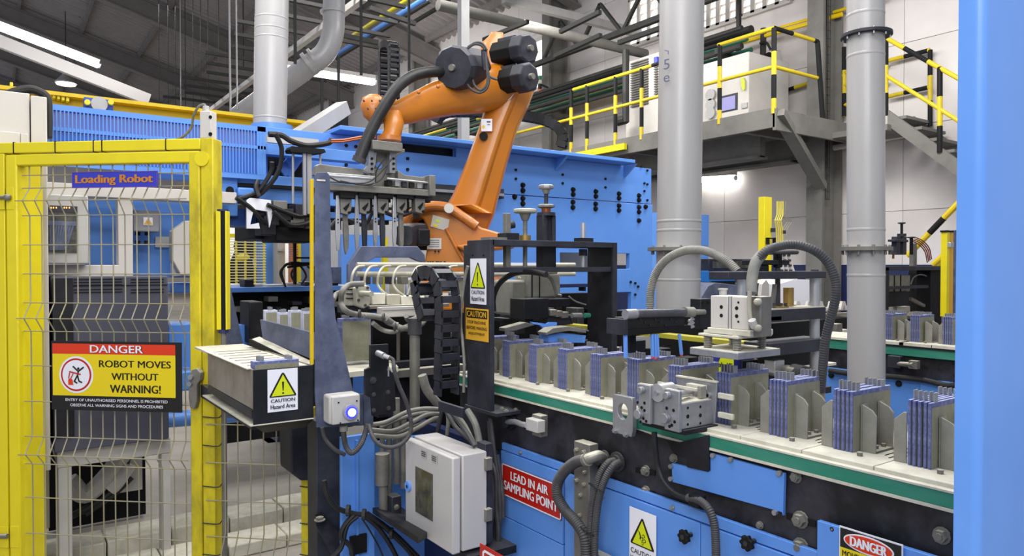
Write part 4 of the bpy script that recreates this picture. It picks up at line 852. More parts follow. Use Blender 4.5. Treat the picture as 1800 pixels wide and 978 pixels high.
# energy chains
def chain(t, P, wv, h, m, name='chain_link', gap=.92, pitch=None):
    P = [Vector(p) for p in P]; Pp = [2*P[0]-P[1]] + P + [2*P[-1]-P[-2]]; out = []
    for i in range(1, len(Pp)-2):
        a, b, c, d = Pp[i-1:i+3]
        for k in range(20): u_ = k/20; out.append(.5*((2*b)+(c-a)*u_+(2*a-5*b+4*c-d)*u_*u_+(3*b-a-3*c+d)*u_**3))
    out.append(P[-1]); acc = 0; last = out[0]; pts = [out[0]]
    for i in range(1, len(out)):
        acc += (out[i]-out[i-1]).length
        if acc >= pitch: pts.append(out[i]); acc = 0
    for a, b in zip(pts, pts[1:]):
        d = (b-a); l = d.length; d.normalize(); nrm = wv.normalized().cross(d).normalized(); W = wv
        g = G()
        for s_ in (-.5, .5):
            c0 = a+W*s_; w_ = wv.normalized()*.006*(-1 if s_ > 0 else 1)
            g.prism([c0-nrm*h/2, c0+d*l*1.04-nrm*h/2, c0+d*l*1.04+nrm*h/2, c0+nrm*h/2], w_)
        for s_ in (-.5, .43):
            g.prism([a-W*.5+nrm*h*s_+d*l*.02, a-W*.5+nrm*h*s_+d*l*.50, a-W*.5+nrm*h*(s_+.07)+d*l*.50, a-W*.5+nrm*h*(s_+.07)+d*l*.02], W)
        make(name, g, m, t, smooth=0)
ch = thing('energy_chain', 'black upright cable chain loop left of the robot arm, above the wrist', 'cable chain', Q(685,180,D=4.7))
chain(ch, [Q(x,y,D=d) for x,y,d in ((675,185,4.75),(675,140,4.75),(675,95,4.75),(678,80,4.7),(690,80,4.6),(692,100,4.58),(692,140,4.58),(692,190,4.58))], RV*.06+FV*.03, .045, M['black'], pitch=.033)
ch = thing('energy_chain', 'black cable chain bending down behind the lower arm of the robot', 'cable chain', Q(960,220,D=5.2))
chain(ch, [Q(x,y,D=d) for x,y,d in ((765,215,5.1),(775,200,5.1),(800,196,5.1),(870,198,5.1),(920,204,5.15),(955,211,5.2),(978,222,5.2),(990,240,5.2),(985,262,5.2))], FV*.08+RV*.02, .07, M['black'], pitch=.04)
t = thing('signal_light', 'small green and orange signal light right of the wrist motors', 'light', Q(949,158,Y=12.6)); q_ = Q(949,148,Y=12.6); make('arm', G().bar(q_, (10.0,12.75,q_.z), .03), M['dark'], t)
for k,(py,m) in enumerate(((137,'green_lens'),(144,None),(152,None),(160,'or'))):
    p = Q(949,py,Y=12.6); mm = {0: mat('green_lens','#0f7a4a',.3), 1: M['cream'], 2: M['black'], 3: mat('orange_lens','#c4481a',.3)}[k]; make('lens', G().cyl(p-ZZ*.045, p+ZZ*.038, .045, 14), mm, t)
# ================================================================== GRIPPER
gr = thing('gripper', 'grey robot gripper head with a row of hanging blade fingers', 'gripper', Q(690,340,Y=3.6))
Yg = 3.6
make('flange_plate', G().rY(655,246,708,262,Yg-.08,.16), M['steeld'], gr, bev=.003)
make('bracket', G().pY([(656,260),(712,262),(712,268),(704,270),(697,276),(698,300),(708,312),(730,318),(730,330),(640,330),(640,318),(650,306),(660,297),(662,276)],Yg+.02,.05), M['steeld'], gr, bev=.004)
for px in (649,686): make('side_plate', G().rY(px-1,262,px+9,304,Yg-.03,.05), M['steel'], gr, bev=.002)
for px in (652.5,690.5):
    for py in (279,288,297): p = Q(px+1,py,Y=Yg-.031); make('bolt', G().cyl(p, p+NY*.006, .007, 10), M['blackm'], gr)
p = Q(666,291,Y=Yg+.018); make('hole', G().cyl(p, p+NY*.003, .018, 14), M['bluep'], gr)
make('curved_brace', G().pY([(637,302),(645,294),(652,282),(658,268),(662,268),(660,290),(650,306),(640,310)],Yg-.02,.03), M['steel'], gr)
make('rail', G().pY([(556,291),(563,288),(580,291),(640,298),(652,306),(652,318),(600,316),(552,308)],Yg-.02,.04), M['steeld'], gr, bev=.003)
make('rail_profile', G().rY(572,303,660,319,Yg-.07,.05).rY(572,306,660,310,Yg-.075,.06), M['alu'], gr, bev=.003)
make('right_rail', G().pY([(700,300),(712,308),(755,313),(763,317),(763,333),(700,330)],Yg-.02,.05), M['steeld'], gr, bev=.003)
make('lower_beam', G().rY(578,322,764,334,Yg-.06,.12), M['steeld'], gr, bev=.003)
make('lower_beam', G().rY(600,330,764,342,Yg-.03,.08), M['char'], gr, bev=.003)
make('end_block', G().rY(755,308,766,344,Yg-.07,.12), M['steeld'], gr, bev=.003)
make('slide_rod', G().cyl(Q(680,314,Y=Yg-.05), Q(757,322,Y=Yg-.05), .006, 8), M['alu'], gr)
for k in range(6): make('clamp', G().rY(682+13*k,316+k*1.2,690+13*k,326+k*1.2,Yg-.04,.05), M[('black','alu','char')[k%3]], gr, bev=.002)
for P in ([(580,312),(600,320),(640,322),(660,312),(680,290),(688,280)],[(598,318),(640,325),(670,315),(683,285)],[(660,322),(662,300),(675,280)]): make('cable', G().tube([Q(x,y,Y=Yg-.1) for x,y in P], .004, 6), M['cable'], gr)
for k, px in enumerate((603, 636, 668, 701, 733)):
    b = Q(px,340,Y=Yg); X = b.x
    make('finger_block', G().box(X-.035,X+.045,Yg-.05,Yg+.05,b.z-.03,b.z+.01), M['blackm'], gr, bev=.003)
    z = b.z-.03
    make('finger_bracket', G().prism([(X-.025,Yg-.03,z),(X+.035,Yg-.03,z),(X+.035,Yg-.03,z-.05),(X+.02,Yg-.03,z-.085),(X-.025,Yg-.03,z-.075)],(0,.05,0)), M['steeld'], gr, bev=.002)
    make('finger_slot', G().prism([(X-.012,Yg-.034,z-.05),(X+.022,Yg-.034,z-.02),(X+.020,Yg-.034,z-.035),(X+.002,Yg-.034,z-.065)],(0,.004,0)), M['blackm'], gr)
    make('finger_pin', G().cyl((X+.02,Yg-.04,z-.072),(X+.02,Yg-.02,z-.072),.007,10), M['blackm'], gr)
    if k == 4: continue
    make('front_finger', G().prism([(X-.047,Yg-.03,z+.015),(X-.033,Yg-.03,z+.015),(X-.028,Yg-.03,z-.10),(X-.026,Yg-.03,z-.19),(X-.033,Yg-.03,z-.27),(X-.046,Yg-.03,z-.27),(X-.052,Yg-.03,z-.19),(X-.05,Yg-.03,z-.10)],(0,.012,0)), M['alu'] if k in (0,3) else M['steel'], gr, bev=.002)
    make('rear_finger', G().prism([(X+.004,Yg,z-.07),(X+.024,Yg,z-.07),(X+.032,Yg,z-.16),(X+.03,Yg,z-.25),(X+.016,Yg,z-.29),(X+.008,Yg,z-.25),(X+.004,Yg,z-.16)],(0,.02,0)), M['char'] if k in (1,2) else M['steeld'], gr, bev=.002)
    for q_ in (0,.012): make('finger_bolt', G().cyl((X-.04,Yg-.034,z-.11-q_*1.3),(X-.04,Yg-.03,z-.11-q_*1.3),.004,8), M['blackm'], gr)
for k in range(9):
    px = 612+17*k; make('hanging_part', G().rY(px,344,px+5+(k%3)*2,356+(k*5%4)*9,Yg+.03,.04), M[('black','dark','char')[k%3]], gr, bev=.002)
make('rear_hose', G().tube([Q(x,y,Y=Yg+.15) for x,y in ((580,400),(600,385),(640,395),(660,370),(700,380),(740,365))], .012, 8), M['hosed'], gr)
# slate hood below the fingers
one('slate_hood', 'slate painted arch hood under the gripper fingers', 'hood', G().pY([(612,515),(613,465),(634,433),(734,433),(747,448),(748,462),(735,459),(722,453),(660,453),(648,460),(636,476),(632,515)],3.3,.03), M['bluegrey'], bev=.003)
# ================================================================== LEFT TRAY, SLATE BLADE, BUTTON BOX
tr = thing('steel_tray', 'open grey steel tray with black front and caution label', 'tray', (.77, 2.7, .9))
A = Q(445,651,D=2.36); xa, ya, zt = A.x, A.y, A.z; xb = Q(551,643,Y=ya).x; yb = Q(365,613,X=xa).y; zb = Q(452,747,Y=ya).z
make('front_plate', G().box(xa, xb, ya, ya+.006, zb, zt), M['black'], tr, bev=.001)
rust = mat('rusty_steel_side', '#8d877f', .6, .1, '#6e5a45', .8, 5, .15)
make('side_plate', G().box(xa, xa+.004, ya+.007, yb, zb+.05, zt), rust, tr, bev=.001); make('side_plate', G().box(xb-.004, xb, ya+.007, yb, zb+.02, zt), rust, tr)
make('top_sheet', G().box(xa+.002, xb, ya+.05, yb+.25, zt-.012, zt-.004), M['dustw'], tr)
make('top_lip', G().box(xa-.012, xa+.004, ya+.03, yb, zt-.001, zt+.002), M['dustw'], tr)
for k in range(7): make('slat_line', G().box(xa+.02, xb-.02, ya+.14+.08*k, ya+.146+.08*k, zt-.005, zt-.002), M['steeld'], tr, smooth=0)
make('bottom_plate', G().box(xa-.01, xb, ya+.0, yb+.05, zb-.004, zb+.0), M['dustw'], tr)
make('under_shelf', G().box(xa+.0, xb-.02, ya+.02, yb, zb+.02, zb+.045), M['char'], tr)
make('bottom_fold', G().prism([(xa+.005,ya+.002,zb-.006),(xb,ya+.002,zb-.006),(xb,ya+.09,zb-.05),(xa+.06,ya+.09,zb-.05)],(0,.01,0)), M['black'], tr)
make('bracket_arm', G().box(xa+.05, xa+.09, ya+.2, yb+.4, zb-.06, zb-.005), M['char'], tr)
def exc_label(label, O, R, w, h, parent=None):
    t = thing('caution_label', label, 'sign', O); s = Sign(t, O, R, ZZ, w, h); s.board(M['white'], .001)
    s.poly([(.5,.085),(.545,.105),(.945,.625),(.93,.655),(.07,.655),(.055,.625),(.455,.105)], M['ink'], 1); s.poly([(.5,.13),(.88,.628),(.12,.628)], mat('hazard_lime','#cdd80a',.45), 2)
    s.poly([(.465,.30),(.535,.30),(.515,.51),(.485,.51)], M['ink'], 3, 'exclamation'); s.disc(.5,.57,.03, M['ink'], 3, 14, name='exclamation')
    s.text('CAUTION', .10,.70,.90,.78, M['ink'], .012, 2); s.text('Hazard Area', .09,.83,.91,.93, M['ink'], .006, 2); return t
O = Q(470,651,Y=ya-.002); E = Q(523,649,Y=ya-.002); exc_label('white caution hazard label on the black front of the steel tray', O, XX, E.x-O.x, .141)
# plates resting on the tray
NTH = ['front','second','middle','fourth','rear']
def plates(label, grp, x0, x1, ys, z0, z1, lug=.016, m='plateb'):
    first = None
    for i, y in enumerate(ys):
        if first is None:
            t = thing('battery_plate', 'front plate of ' + label, 'plate', (x0, y, z0), grp); w_ = x1-x0; h_ = z1-z0
            make('envelope', G().box(0, w_, 0, .0058, 0, h_), M[m], t, bev=.0008, local=True)
            make('plate_face', G().box(.003, w_-.003, -.0006, .0, .001, h_-.010), M['platef'], t, local=True, smooth=0)
            make('lug', G().box(.018, .032, .0015, .0042, h_-.002, h_+lug), M['steel'], t, local=True, smooth=0)
            make('lug', G().box(w_-.036, w_-.022, .0015, .0042, h_-.002, h_+lug*.8), M['steel'], t, local=True, smooth=0)
            first = t
        else: copy_tree(first, (x0+random.uniform(-.0012,.0012), y, z0+random.uniform(-.001,.001)), (NTH[i] if len(ys) == 5 else ('front','second','third','rear')[i]) + ' plate of ' + label)
plates('the bundle in the steel tray behind the caution label', 'plates in the steel tray', xa+.012, xb-.04, [ya+.03+.009*k for k in range(5)], zt-.10, zt+.022)
# slate blade and its yellow edge
bl = thing('steel_upright', 'tall slate painted steel blade with yellow edge, right of the tray', 'plate', Q(570,750,Y=2.40))
make('blade', G().pY([(554,308),(557,303),(575,303),(580,309),(582,470),(590,560),(603,610),(622,693),(655,693),(655,748),(557,752),(554,690)],2.402,.008), M['bluegrey'], bl, bev=.001)
make('yellow_edge', G().pY([(546.5,316),(551.5,314),(551.5,641),(546.5,641)],2.415,.012), M['yellowc'], bl)
make('slot', G().rY(557,315,572,318,2.40,.004), M['dustw'], bl)
bb = thing('button_box', 'dusty pale button box with glowing blue lamp on the slate blade', 'button box', Q(606,750,Y=2.37))
make('housing', G().rY(579,697,633,748,2.335,.062), M['creamp'], bb, bev=.008)
make('lid', G().rY(584,699,633,748,2.325,.010), M['creamp'], bb, bev=.003)
p = Q(615,724,Y=2.322); make('lens_collar', G().cyl(p, p+NY*.012, .026, 24), M['duct'], bb); make('lens_ring', G().cyl(p, p+NY*.018, .0195, 24), M['ledb'], bb); make('lens', G().lathe(p+NY*.015, NY, [(0,.0135),(.006,.0135),(.009,.008)], 20), M['led'], bb)
for px, py in ((595,708),(627,705),(598,744),(629,739)): q = Q(px,py,Y=2.324); make('screw', G().cyl(q, q+NY*.002, .0028, 8), M['blackm'], bb)
p = Q(604,750,Y=2.36); make('cable_gland', G().cyl(p-ZZ*.016, p+ZZ*.002, .014, 12), M['hose'], bb); make('cable_gland', G().cyl(p-ZZ*.04, p-ZZ*.012, .009, 12), M['hosed'], bb)
make('cable', G().tube([p-ZZ*.03, Q(608,785,Y=2.36), Q(618,797,Y=2.34), Q(632,785,Y=2.34), Q(641,765,Y=2.36), Q(646,746,Y=2.37)], .010, 10, ribs=.006), M['hosed'], bb)
make('cable', G().tube([Q(566,752,Y=2.38), Q(572,772,Y=2.38), Q(588,790,Y=2.36), Q(606,800,Y=2.36)], .007, 10), M['hosed'], bb)
make('lamp_glow_seat', G().rY(640,692,656,748,2.39,.01), M['bluegrey'], bb)
bk = thing('black_bracket', 'black bolted bracket with silver connector right of the button box', 'bracket', Q(665,735,Y=2.3))
make('plate', G().pY([(651,607),(683,605),(684,648),(694,662),(696,722),(684,728),(655,732),(653,700),(642,695),(642,650),(651,646)],2.30,.012), M['black'], bk, bev=.001)
for px, py, r in ((656,669,.009),(657,694,.006),(682,690,.006),(657,722,.006),(683,718,.006)): p = Q(px,py,Y=2.30); make('bolt', G().hexbolt(p, NY, r, r), M['hosed'], bk, smooth=0)
make('connector', G().cyl(Q(664,621,Y=2.29), Q(675,626,Y=2.25), .011, 14).cyl(Q(675,626,Y=2.25), Q(686,630,Y=2.23), .008, 12), M['alu'], bk)
make('cable', G().tube([Q(x,y,Y=v) for x,y,v in ((684,629,2.23),(691,634,2.22),(693,650,2.2),(700,675,2.2),(714,708,2.2),(722,738,2.2),(721,762,2.2),(708,779,2.2),(688,787,2.2),(668,783,2.22),(655,768,2.25),(649,748,2.3))], .0075, 10, ribs=.005), M['hosed'], bk)
make('pin', G().cyl(Q(683,645,Y=2.25), Q(683,662,Y=2.25), .003, 8).cyl(Q(681,650,Y=2.25), Q(687,651,Y=2.25), .003, 8), M['steel'], bk)
one('slate_pillar', 'slate grey pillar with round hole standing under the button box', 'pillar', G().rY(556,742,604,1120,2.62,.1), M['char'], bev=.004)
one('grey_cylinder_guard', 'dark rounded guard hanging behind the short yellow post', 'guard', G().pY([(510,752),(556,742),(574,752),(570,800),(566,845),(530,846),(512,832)],3.0,.15), M['char'], bev=.008)
t = thing('floor_bracket', 'rusty slotted angle bracket at floor level beside the yellow post', 'bracket', Q(590,950,Y=2.7))
make('angle', G().pY([(556,908),(570,905),(604,945),(604,990),(590,990),(556,925)],2.60,.02), M['body'], t); make('leg', G().rY(560,930,568,990,2.7,.02), M['char'], t); p = Q(562,915,Y=2.59); make('bolt', G().hexbolt(p, ZZ, .015), M['steeld'], t)
# infeed trough with pale plates, left of the blade
tg = thing('infeed_trough', 'slate steel trough guard with pale dusty ledge, left of the blade', 'conveyor', Q(500,640,D=2.9))
P = [Q(457,562,D=3.05), Q(549,585,D=2.72), Q(549,632,D=2.70), Q(462,596,D=3.02)]
make('guard', G().prism(P, RV*.01), M['bluegrey'], tg)
P = [Q(438,598,D=3.05), Q(456,592,D=3.1), Q(549,636,D=2.70), Q(549,651,D=2.62)]
make('ledge', G().prism(P, (0,0,-.012)), M['dustw'], tg)
make('ledge_edge', G().bar(Q(440,601,D=3.04), Q(548,655,D=2.62), .01, .022), M['blackm'], tg)
make('bed', G().prism([Q(x,y,Z=1.20) for x,y in ((606,634),(690,634),(700,645),(612,655))],(0,0,-.02)), M['dustw'], tg)
for i, (px0, px1, py0, d) in enumerate(((464,488,541,3.25),(488,508,545,3.15),(508,530,541,3.08),(530,549,543,3.0))):
    a = Q(px0,py0+4,D=d); b = Q(px1,py0+4,D=d); y = a.y-.02; xb_ = Q(px1,py0,Y=y).x; z1 = Q(px0,py0+5,Y=y).z
    plates(('the leftmost pale bundle in the infeed trough','the second pale bundle in the infeed trough','the third pale bundle in the infeed trough','the pale bundle beside the slate blade in the infeed trough')[i], 'infeed trough bundle %s' % ('one','two','three','four')[i], a.x, xb_, [y+.009*k for k in range(4)], z1-.11, z1, .014, 'platep')
plates('the large bundle right of the slate blade, under the hoses', 'bundle right of the slate blade', Q(601,570,Y=2.75).x, Q(652,570,Y=2.75).x, [2.75+.011*k for k in range(5)], Q(600,637,Y=2.75).z, Q(600,561,Y=2.75).z, .012)
# ================================================================== HOSES, MANIFOLD, PIPES IN THE MIDDLE
mf = thing('valve_manifold', 'dusty beige valve manifold with looping air hoses under the beige pipes', 'machine', Q(700,560,Y=2.85))
for y0, y1, r in ((466,466,.0115),(482,482,.0115)): make('pipe', G().cyl(Q(627,y0,Y=2.95), Q(1010,y1,Y=2.95), r, 14), M['beige'], mf)
make('fitting_block', G().rY(612,502,640,538,2.78,.08), M['beige'], mf, bev=.004)
for k in range(3): make('fitting_slot', G().rY(611,508+8*k,622,510+8*k,2.775,.02), M['blackm'], mf)
make('fitting_flange', G().pY([(625,507),(632,501),(650,503),(652,520),(650,537),(640,543),(627,538)],2.74,.035), M['beige'], mf, bev=.004)
for px,py in ((627,505),(646,506),(630,528),(642,537)): p = Q(px,py,Y=2.735); make('bolt', G().cyl(p, p+NY*.004, .006, 8), M['hosed'], mf)
make('stub', G().cyl(Q(634,516,Y=2.74), Q(653,517,Y=2.66), .011, 12), M['beige'], mf)
for k in range(4): make('valve', G().rY(654+26*k,516+k*2.2,678+26*k,536+k*2.2,2.80,.07), M['beige'] if k % 2 else M['dustw'], mf, bev=.004)
make('valve_strip', G().rY(650,538,790,544,2.78,.08), M['steeld'], mf, bev=.002)
make('white_strip', G().rY(671,541,735,559,2.72,.05), M['cream'], mf, bev=.004); make('label_strip', G().rY(671,541,735,546,2.715,.004), M['creamp'], mf)
make('base_block', G().rY(612,537,690,552,2.80,.12), M['char'], mf, bev=.003); make('rear_ledge', G().rY(660,524.5,872,534,2.96,.4), M['hold'], mf, bev=.003)
for k, px in enumerate((622,645,668,695,728,785)):
    P = [Q(px+18,468,Y=2.92), Q(px+6,470,Y=2.88), Q(px-2,482,Y=2.84), Q(px-4,500,Y=2.84), Q(px+4,512,Y=2.82), Q(px+14,519,Y=2.82)]
    make('air_hose', G().tube(P, .0055, 8), M['beige'], mf)
for P, r in (([(640,499),(615,501),(602,512),(600,530),(606,545),(625,553),(655,556),(678,562)],.0115),([(678,560),(692,570),(705,577),(725,577),(740,570),(750,553),(752,530),(750,512)],.0125),([(672,558),(684,568),(700,572)],.011),([(655,568),(672,580),(690,584),(706,580)],.0095),([(714,556),(718,563),(730,560),(742,548),(750,530)],.010),([(586,527),(592,517),(605,513)],.010),([(716,520),(722,505),(735,490),(745,485)],.006),([(640,556),(660,558),(676,556)],.009),([(706,578),(722,570),(738,558)],.009)):
    make('air_hose', G().tube([Q(x,y,Y=2.66+.02*(i%2)) for i,(x,y) in enumerate(P)], r, 12), M['hose'], mf)
for px, py in ((632,552),(674,558),(694,574)): p = Q(px,py,Y=2.65); make('cable_tie', G().cyl(p-RV*.004, p+RV*.004, .017, 14), M['hosed'], mf)
for k in range(4): make('grip_cylinder', G().rY(745+0*k,0,746,1,3,.001) if False else G().rY(640+22*k,486,652+22*k,500,3.05,.05), M[('char','steeld')[k%2]], mf, bev=.003)
# plate stacks seen behind the manifold
plates('the pale bundle behind the beige pipes, left one', 'bundle behind beige pipes, left', Q(683,500,Y=3.2).x, Q(712,500,Y=3.2).x, [3.2+.01*k for k in range(4)], Q(683,524,Y=3.2).z, Q(683,489,Y=3.2).z, .01, 'platep')
plates('the pale bundle behind the beige pipes, beside the cable chain', 'bundle behind beige pipes, right', Q(716,500,Y=3.2).x, Q(742,500,Y=3.2).x, [3.2+.01*k for k in range(4)], Q(716,524,Y=3.2).z, Q(716,489,Y=3.2).z, .01, 'platep')
plates('the bundle between the cable chain and the black frame', 'bundle left of the black frame', Q(796,500,Y=3.0).x, Q(818,500,Y=3.0).x, [3.0+.01*k for k in range(5)], Q(796,524,Y=3.0).z, Q(796,488,Y=3.0).z, .01)
# cable chain in the middle
cc_ = thing('energy_chain', 'dusty dark cable chain arching down left of the black frame', 'cable chain', Q(780,720,X=1.28))
Xc = 1.26
chain(cc_, [Q(x,y,X=Xc) for x,y in ((756,560),(748,530),(742,500),(748,484),(762,479),(777,486),(785,510),(787,550),(786,600),(785,650),(784,712))], Vector((.075,0,0)), .050, M['char'], pitch=.046)
make('end_bracket', G().rX(770,705,812,722,1.20,.012), M['char'], cc_, bev=.002)
# cluster behind: pipes, posts, bed
t = thing('pipe_cluster', 'cluster of grey vertical pipes and dark post left of the white enclosure', 'pipes', Q(700,900,Y=2.5))
make('post', G().cyl(Q(729,565,Y=2.6), Q(729,740,Y=2.6), .021, 20), M['steeld'], t); make('post_collar', G().cyl(Q(729,560,Y=2.6), Q(729,588,Y=2.6), .028, 20), M['hosed'], t)
for px, y0, y1, r in ((672,742,900,.010),(684,745,870,.012),(697,700,850,.013),(709,730,858,.012),(718,745,850,.008)): make('pipe', G().cyl(Q(px,y0,Y=2.55), Q(px,y1,Y=2.55), r, 14), M['hose'], t)
make('cylinder', G().cyl(Q(672,798,Y=2.45), Q(672,852,Y=2.45), .026, 20), M['steeld'], t); make('cylinder_rod', G().cyl(Q(674,850,Y=2.45), Q(674,900,Y=2.45), .017, 16), M['steeld'], t)
make('clamp_block', G().rY(689,875,706,912,2.40,.05), M['char'], t, bev=.003); p = Q(697,892,Y=2.4); make('clamp_bolt', G().hexbolt(p, NY, .008), M['steeld'], t)
make('base_plate', G().prism([Q(655,893,Y=2.45),Q(700,888,Y=2.6),Q(760,930,Y=2.2),Q(735,945,Y=2.0)],(0,0,-.02)), M['body'], t)
for px in (680,703,752,775,800): make('hanging_pipe', G().cyl(Q(px+20,585,Y=2.9), Q(px+20,640,Y=2.9), .008, 10), M['steeld'], t)
make('cross_bar', G().rY(690,638,860,648,2.85,.05), M['char'], t); make('cross_bar', G().rY(668,655,820,668,2.75,.05), M['steeld'], t)
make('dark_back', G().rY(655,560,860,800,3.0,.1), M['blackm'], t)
make('side_block', G().rY(665,660,720,735,2.8,.1), M['body'], t); make('side_block', G().rY(740,655,770,740,2.85,.1), M['char'], t)
hb = thing('hose_bundle', 'bundle of grey hoses running from the black bracket to the cable chain', 'hoses', Q(710,760,Y=2.45))
for k, P in enumerate(([(650,748),(680,742),(715,725),(745,719),(775,720)],[(652,756),(690,758),(720,745),(750,730),(776,728)],[(655,766),(700,768),(730,755),(760,738),(776,734)],[(668,752),(700,738),(735,728),(770,722)],[(655,760),(695,762),(725,752),(752,742),(775,740)])):
    make('hose', G().tube([Q(x,y,Y=2.42+.02*k) for x,y in P], .0085, 10), M['hose'], hb)
for k, P in enumerate(([(790,722),(805,740),(820,760),(835,785)],[(796,722),(815,745),(828,770),(838,790)],[(785,725),(800,750),(815,765),(830,780)],[(822,722),(835,745),(842,775),(843,800)],[(777,722),(772,745),(768,765)],[(786,720),(788,742),(786,765)])):
    make('hose', G().tube([Q(x,y,X=1.26+.02*k) for x,y in P], .008 if k != 3 else .012, 10), M['hose'] if k % 2 else M['hosed'], hb)
make('hose', G().tube([Q(x,y,Y=2.5) for x,y in ((742,660),(750,685),(765,705),(772,712))], .018, 12), M['hose'], hb)
# white enclosure
we = thing('white_enclosure', 'white wall box with smoked window and blue lock in front of the conveyor', 'cabinet', (1.2, 2.1, .7))
Xe = 1.15; c = Q(796,804,X=Xe); yE = c.y; yF = Q(712,770,X=Xe).y; zE = c.z; zE0 = Q(791,972,X=Xe).z; xE = Q(856,790,Y=yE).x
make('body', G().box(Xe+.035, xE, yE, yF, zE0, zE), M['white'] if False else mat('enclosure_grey','#bdbab8',.4,0,'#a9a6a4',.4,5,coat=.2), we, bev=.004)
make('door', G().box(Xe, Xe+.03, yE+.002, yF, zE0-.004, zE-.004), MATS['enclosure_grey'], we, bev=.005)
def rxw(a, b, c_, d, X, t): return G().rX(a,b,c_,d,X,t)
ya_ = Q(731,822,X=Xe).y; yb_ = Q(761,836,X=Xe).y; za_ = Q(731,820,X=Xe).z; zb__ = Q(761,917,X=Xe).z
make('window_pane', G().box(Xe-.002, Xe+.004, yb_, ya_, zb__, za_), M['glass'], we); 
p = Q(719,855,X=Xe); make('lock', G().cyl(p, p+NX*.008, .018, 24), M['bluep'], we); make('lock_key', G().cyl(p+NX*.007, p+NX*.010, .006, 10), M['navy'], we)
for px, py in ((741,790),(759,798)): 
    s_ = Sign(we, Q(px,py,X=Xe-.001), -Vector((0,1,0)), ZZ, .036, .026); s_.board(M['creamp'], .0005); [s_.rect(.1,.15+.25*i,.9,.25+.25*i,M['char'],2) for i in range(3)]
for py in (815, 905):
    q = Q(862,py,X=xE+.0); make('hinge', G().rY(854,py-8,866,py+14,yE-.01,.02), M['steeld'], we, bev=.002)
make('rear_channel', G().box(xE, xE+.03, yE+.01, yE+.06, zE0, zE+.02), M['char'], we, bev=.002)
make('shelf', G().box(1.2, 1.38, yE-.02, yF-.05, zE0-.04, zE0-.015), M['black'], we)
# dark loose cables at the lower left
t = thing('cable_loom', 'black cable loom draped over the blue panel left of the white enclosure', 'cables', Q(650,930,Y=2.5))
for k, P in enumerate(([(570,845),(575,870),(592,893),(620,903),(640,905)],[(620,978),(615,960),(600,945),(605,925),(622,905)],[(640,903),(665,918),(690,940),(715,965),(730,985)],[(640,907),(662,925),(682,952),(700,985)],[(645,903),(672,922),(700,945),(735,980)],[(570,992),(590,975),(601,960),(610,925),(628,908)],[(636,912),(648,930),(665,960),(676,985)])):
    make('cable', G().tube([Q(x,y,Y=2.42) for x,y in P], .009 if k < 6 else .003, 8), M['cable'], t)
for px, py in ((612,898),(640,905),(688,938)): p = Q(px,py,Y=2.42); make('cable_tie', G().cyl(p-RV*.006, p+RV*.006, .02, 10), M['dark'], t)
# ================================================================== NEAR CONVEYOR
XC = 1.412; ZC = 1.2
cv = thing('near_conveyor', 'near conveyor with green wear strip and scuffed black side', 'conveyor', (1.6, 1.6, 0))
Y0, Y1 = .30, 2.36
make('side_beam', G().box(XC+.012, XC+.03, Y0, Y1, .955, 1.165), M['body'], cv)
make('green_strip', G().box(XC-.004, XC+.02, Y0, Y1, 1.158, 1.187), M['green'], cv, bev=.0015)
make('upper_rail', G().box(XC-.006, XC+.03, Y0, Y1, 1.187, 1.191), M['dustw'], cv)
make('lower_rail', G().box(XC-.006, XC+.012, Y0, Y1, 1.152, 1.158), M['dustw'], cv)
make('bed', G().box(XC+.03, 1.80, Y0, Y1, 1.10, 1.182), M['body'], cv)
make('rear_rail', G().box(1.80, 1.83, Y0, Y1, 1.12, 1.19), M['steeld'], cv)
make('under_frame', G().box(XC+.05, 1.78, Y0, Y1, .02, 1.10), M['blackm'], cv)
# carriers: dusty tile with four upright fins; plates stand in them
def carrier(label, grp, first=None, loc=None, big=True):
    if first is not None: return copy_tree(first, loc, label, grp)
    t = thing('plate_carrier', label, 'carrier', loc, grp)
    make('tile', G().box(-.063, .30, -.0785, .0785, -.016, 0), M['dustw'], t, bev=.0015, local=True)
    for y0 in (-.052, -.068): make('tile_slot', G().box(.02+(y0+.07), .14, y0, y0+.003, -.001, .0008), M['blackm'], t, local=True, smooth=0)
    make('guide_block', G().box(-.055, .27, -.0788, .0788, -.026, -.017), M['char'], t, local=True)
    for x in (.030, .100):
        make('front_fin', G().prism([(x,-.004,.0),(x,-.034,.0),(x,-.036,.080),(x,-.026,.092),(x,-.006,.101),(x,-.004,.101)], (.004,0,0)), M['hold'], t, local=True, bev=.001)
        make('front_web', G().prism([(x,-.001,.0),(x+.030,-.001,.0),(x+.030,-.001,.090),(x+.02,-.001,.101),(x,-.001,.101)], (0,-.003,0)), M['hold'], t, local=True)
        make('rear_fin', G().prism([(x-.02,.052,.0),(x-.02,.078,.0),(x-.02,.078,.086),(x-.02,.058,.104),(x-.02,.052,.104)], (.004,0,0)), M['hold'], t, local=True, bev=.001)
    make('foot', G().box(.035,.145,-.034,-.002,0,.005), M['steeld'], t, local=True)
    for x in (.06, .09, .118): make('bolt', G().cyl((x,-.02,.005),(x,-.02,.012),.005,8), M['steeld'], t, local=True)
    make('bolt', G().cyl((-.01,-.022,0),(-.01,-.022,.008),.006,8), M['steeld'], t, local=True)
    return t
ordn = ['nearest the blue post','second from the blue post','third from the blue post','under the spring loaded press plate','directly behind the roller block','half hidden by the roller block','under the leftmost blue finger','fifth from the black frame leg','third from the black frame leg','second from the black frame leg','right beside the black frame leg','just left of the black frame leg','hidden deepest behind the black frame leg']
cf = None
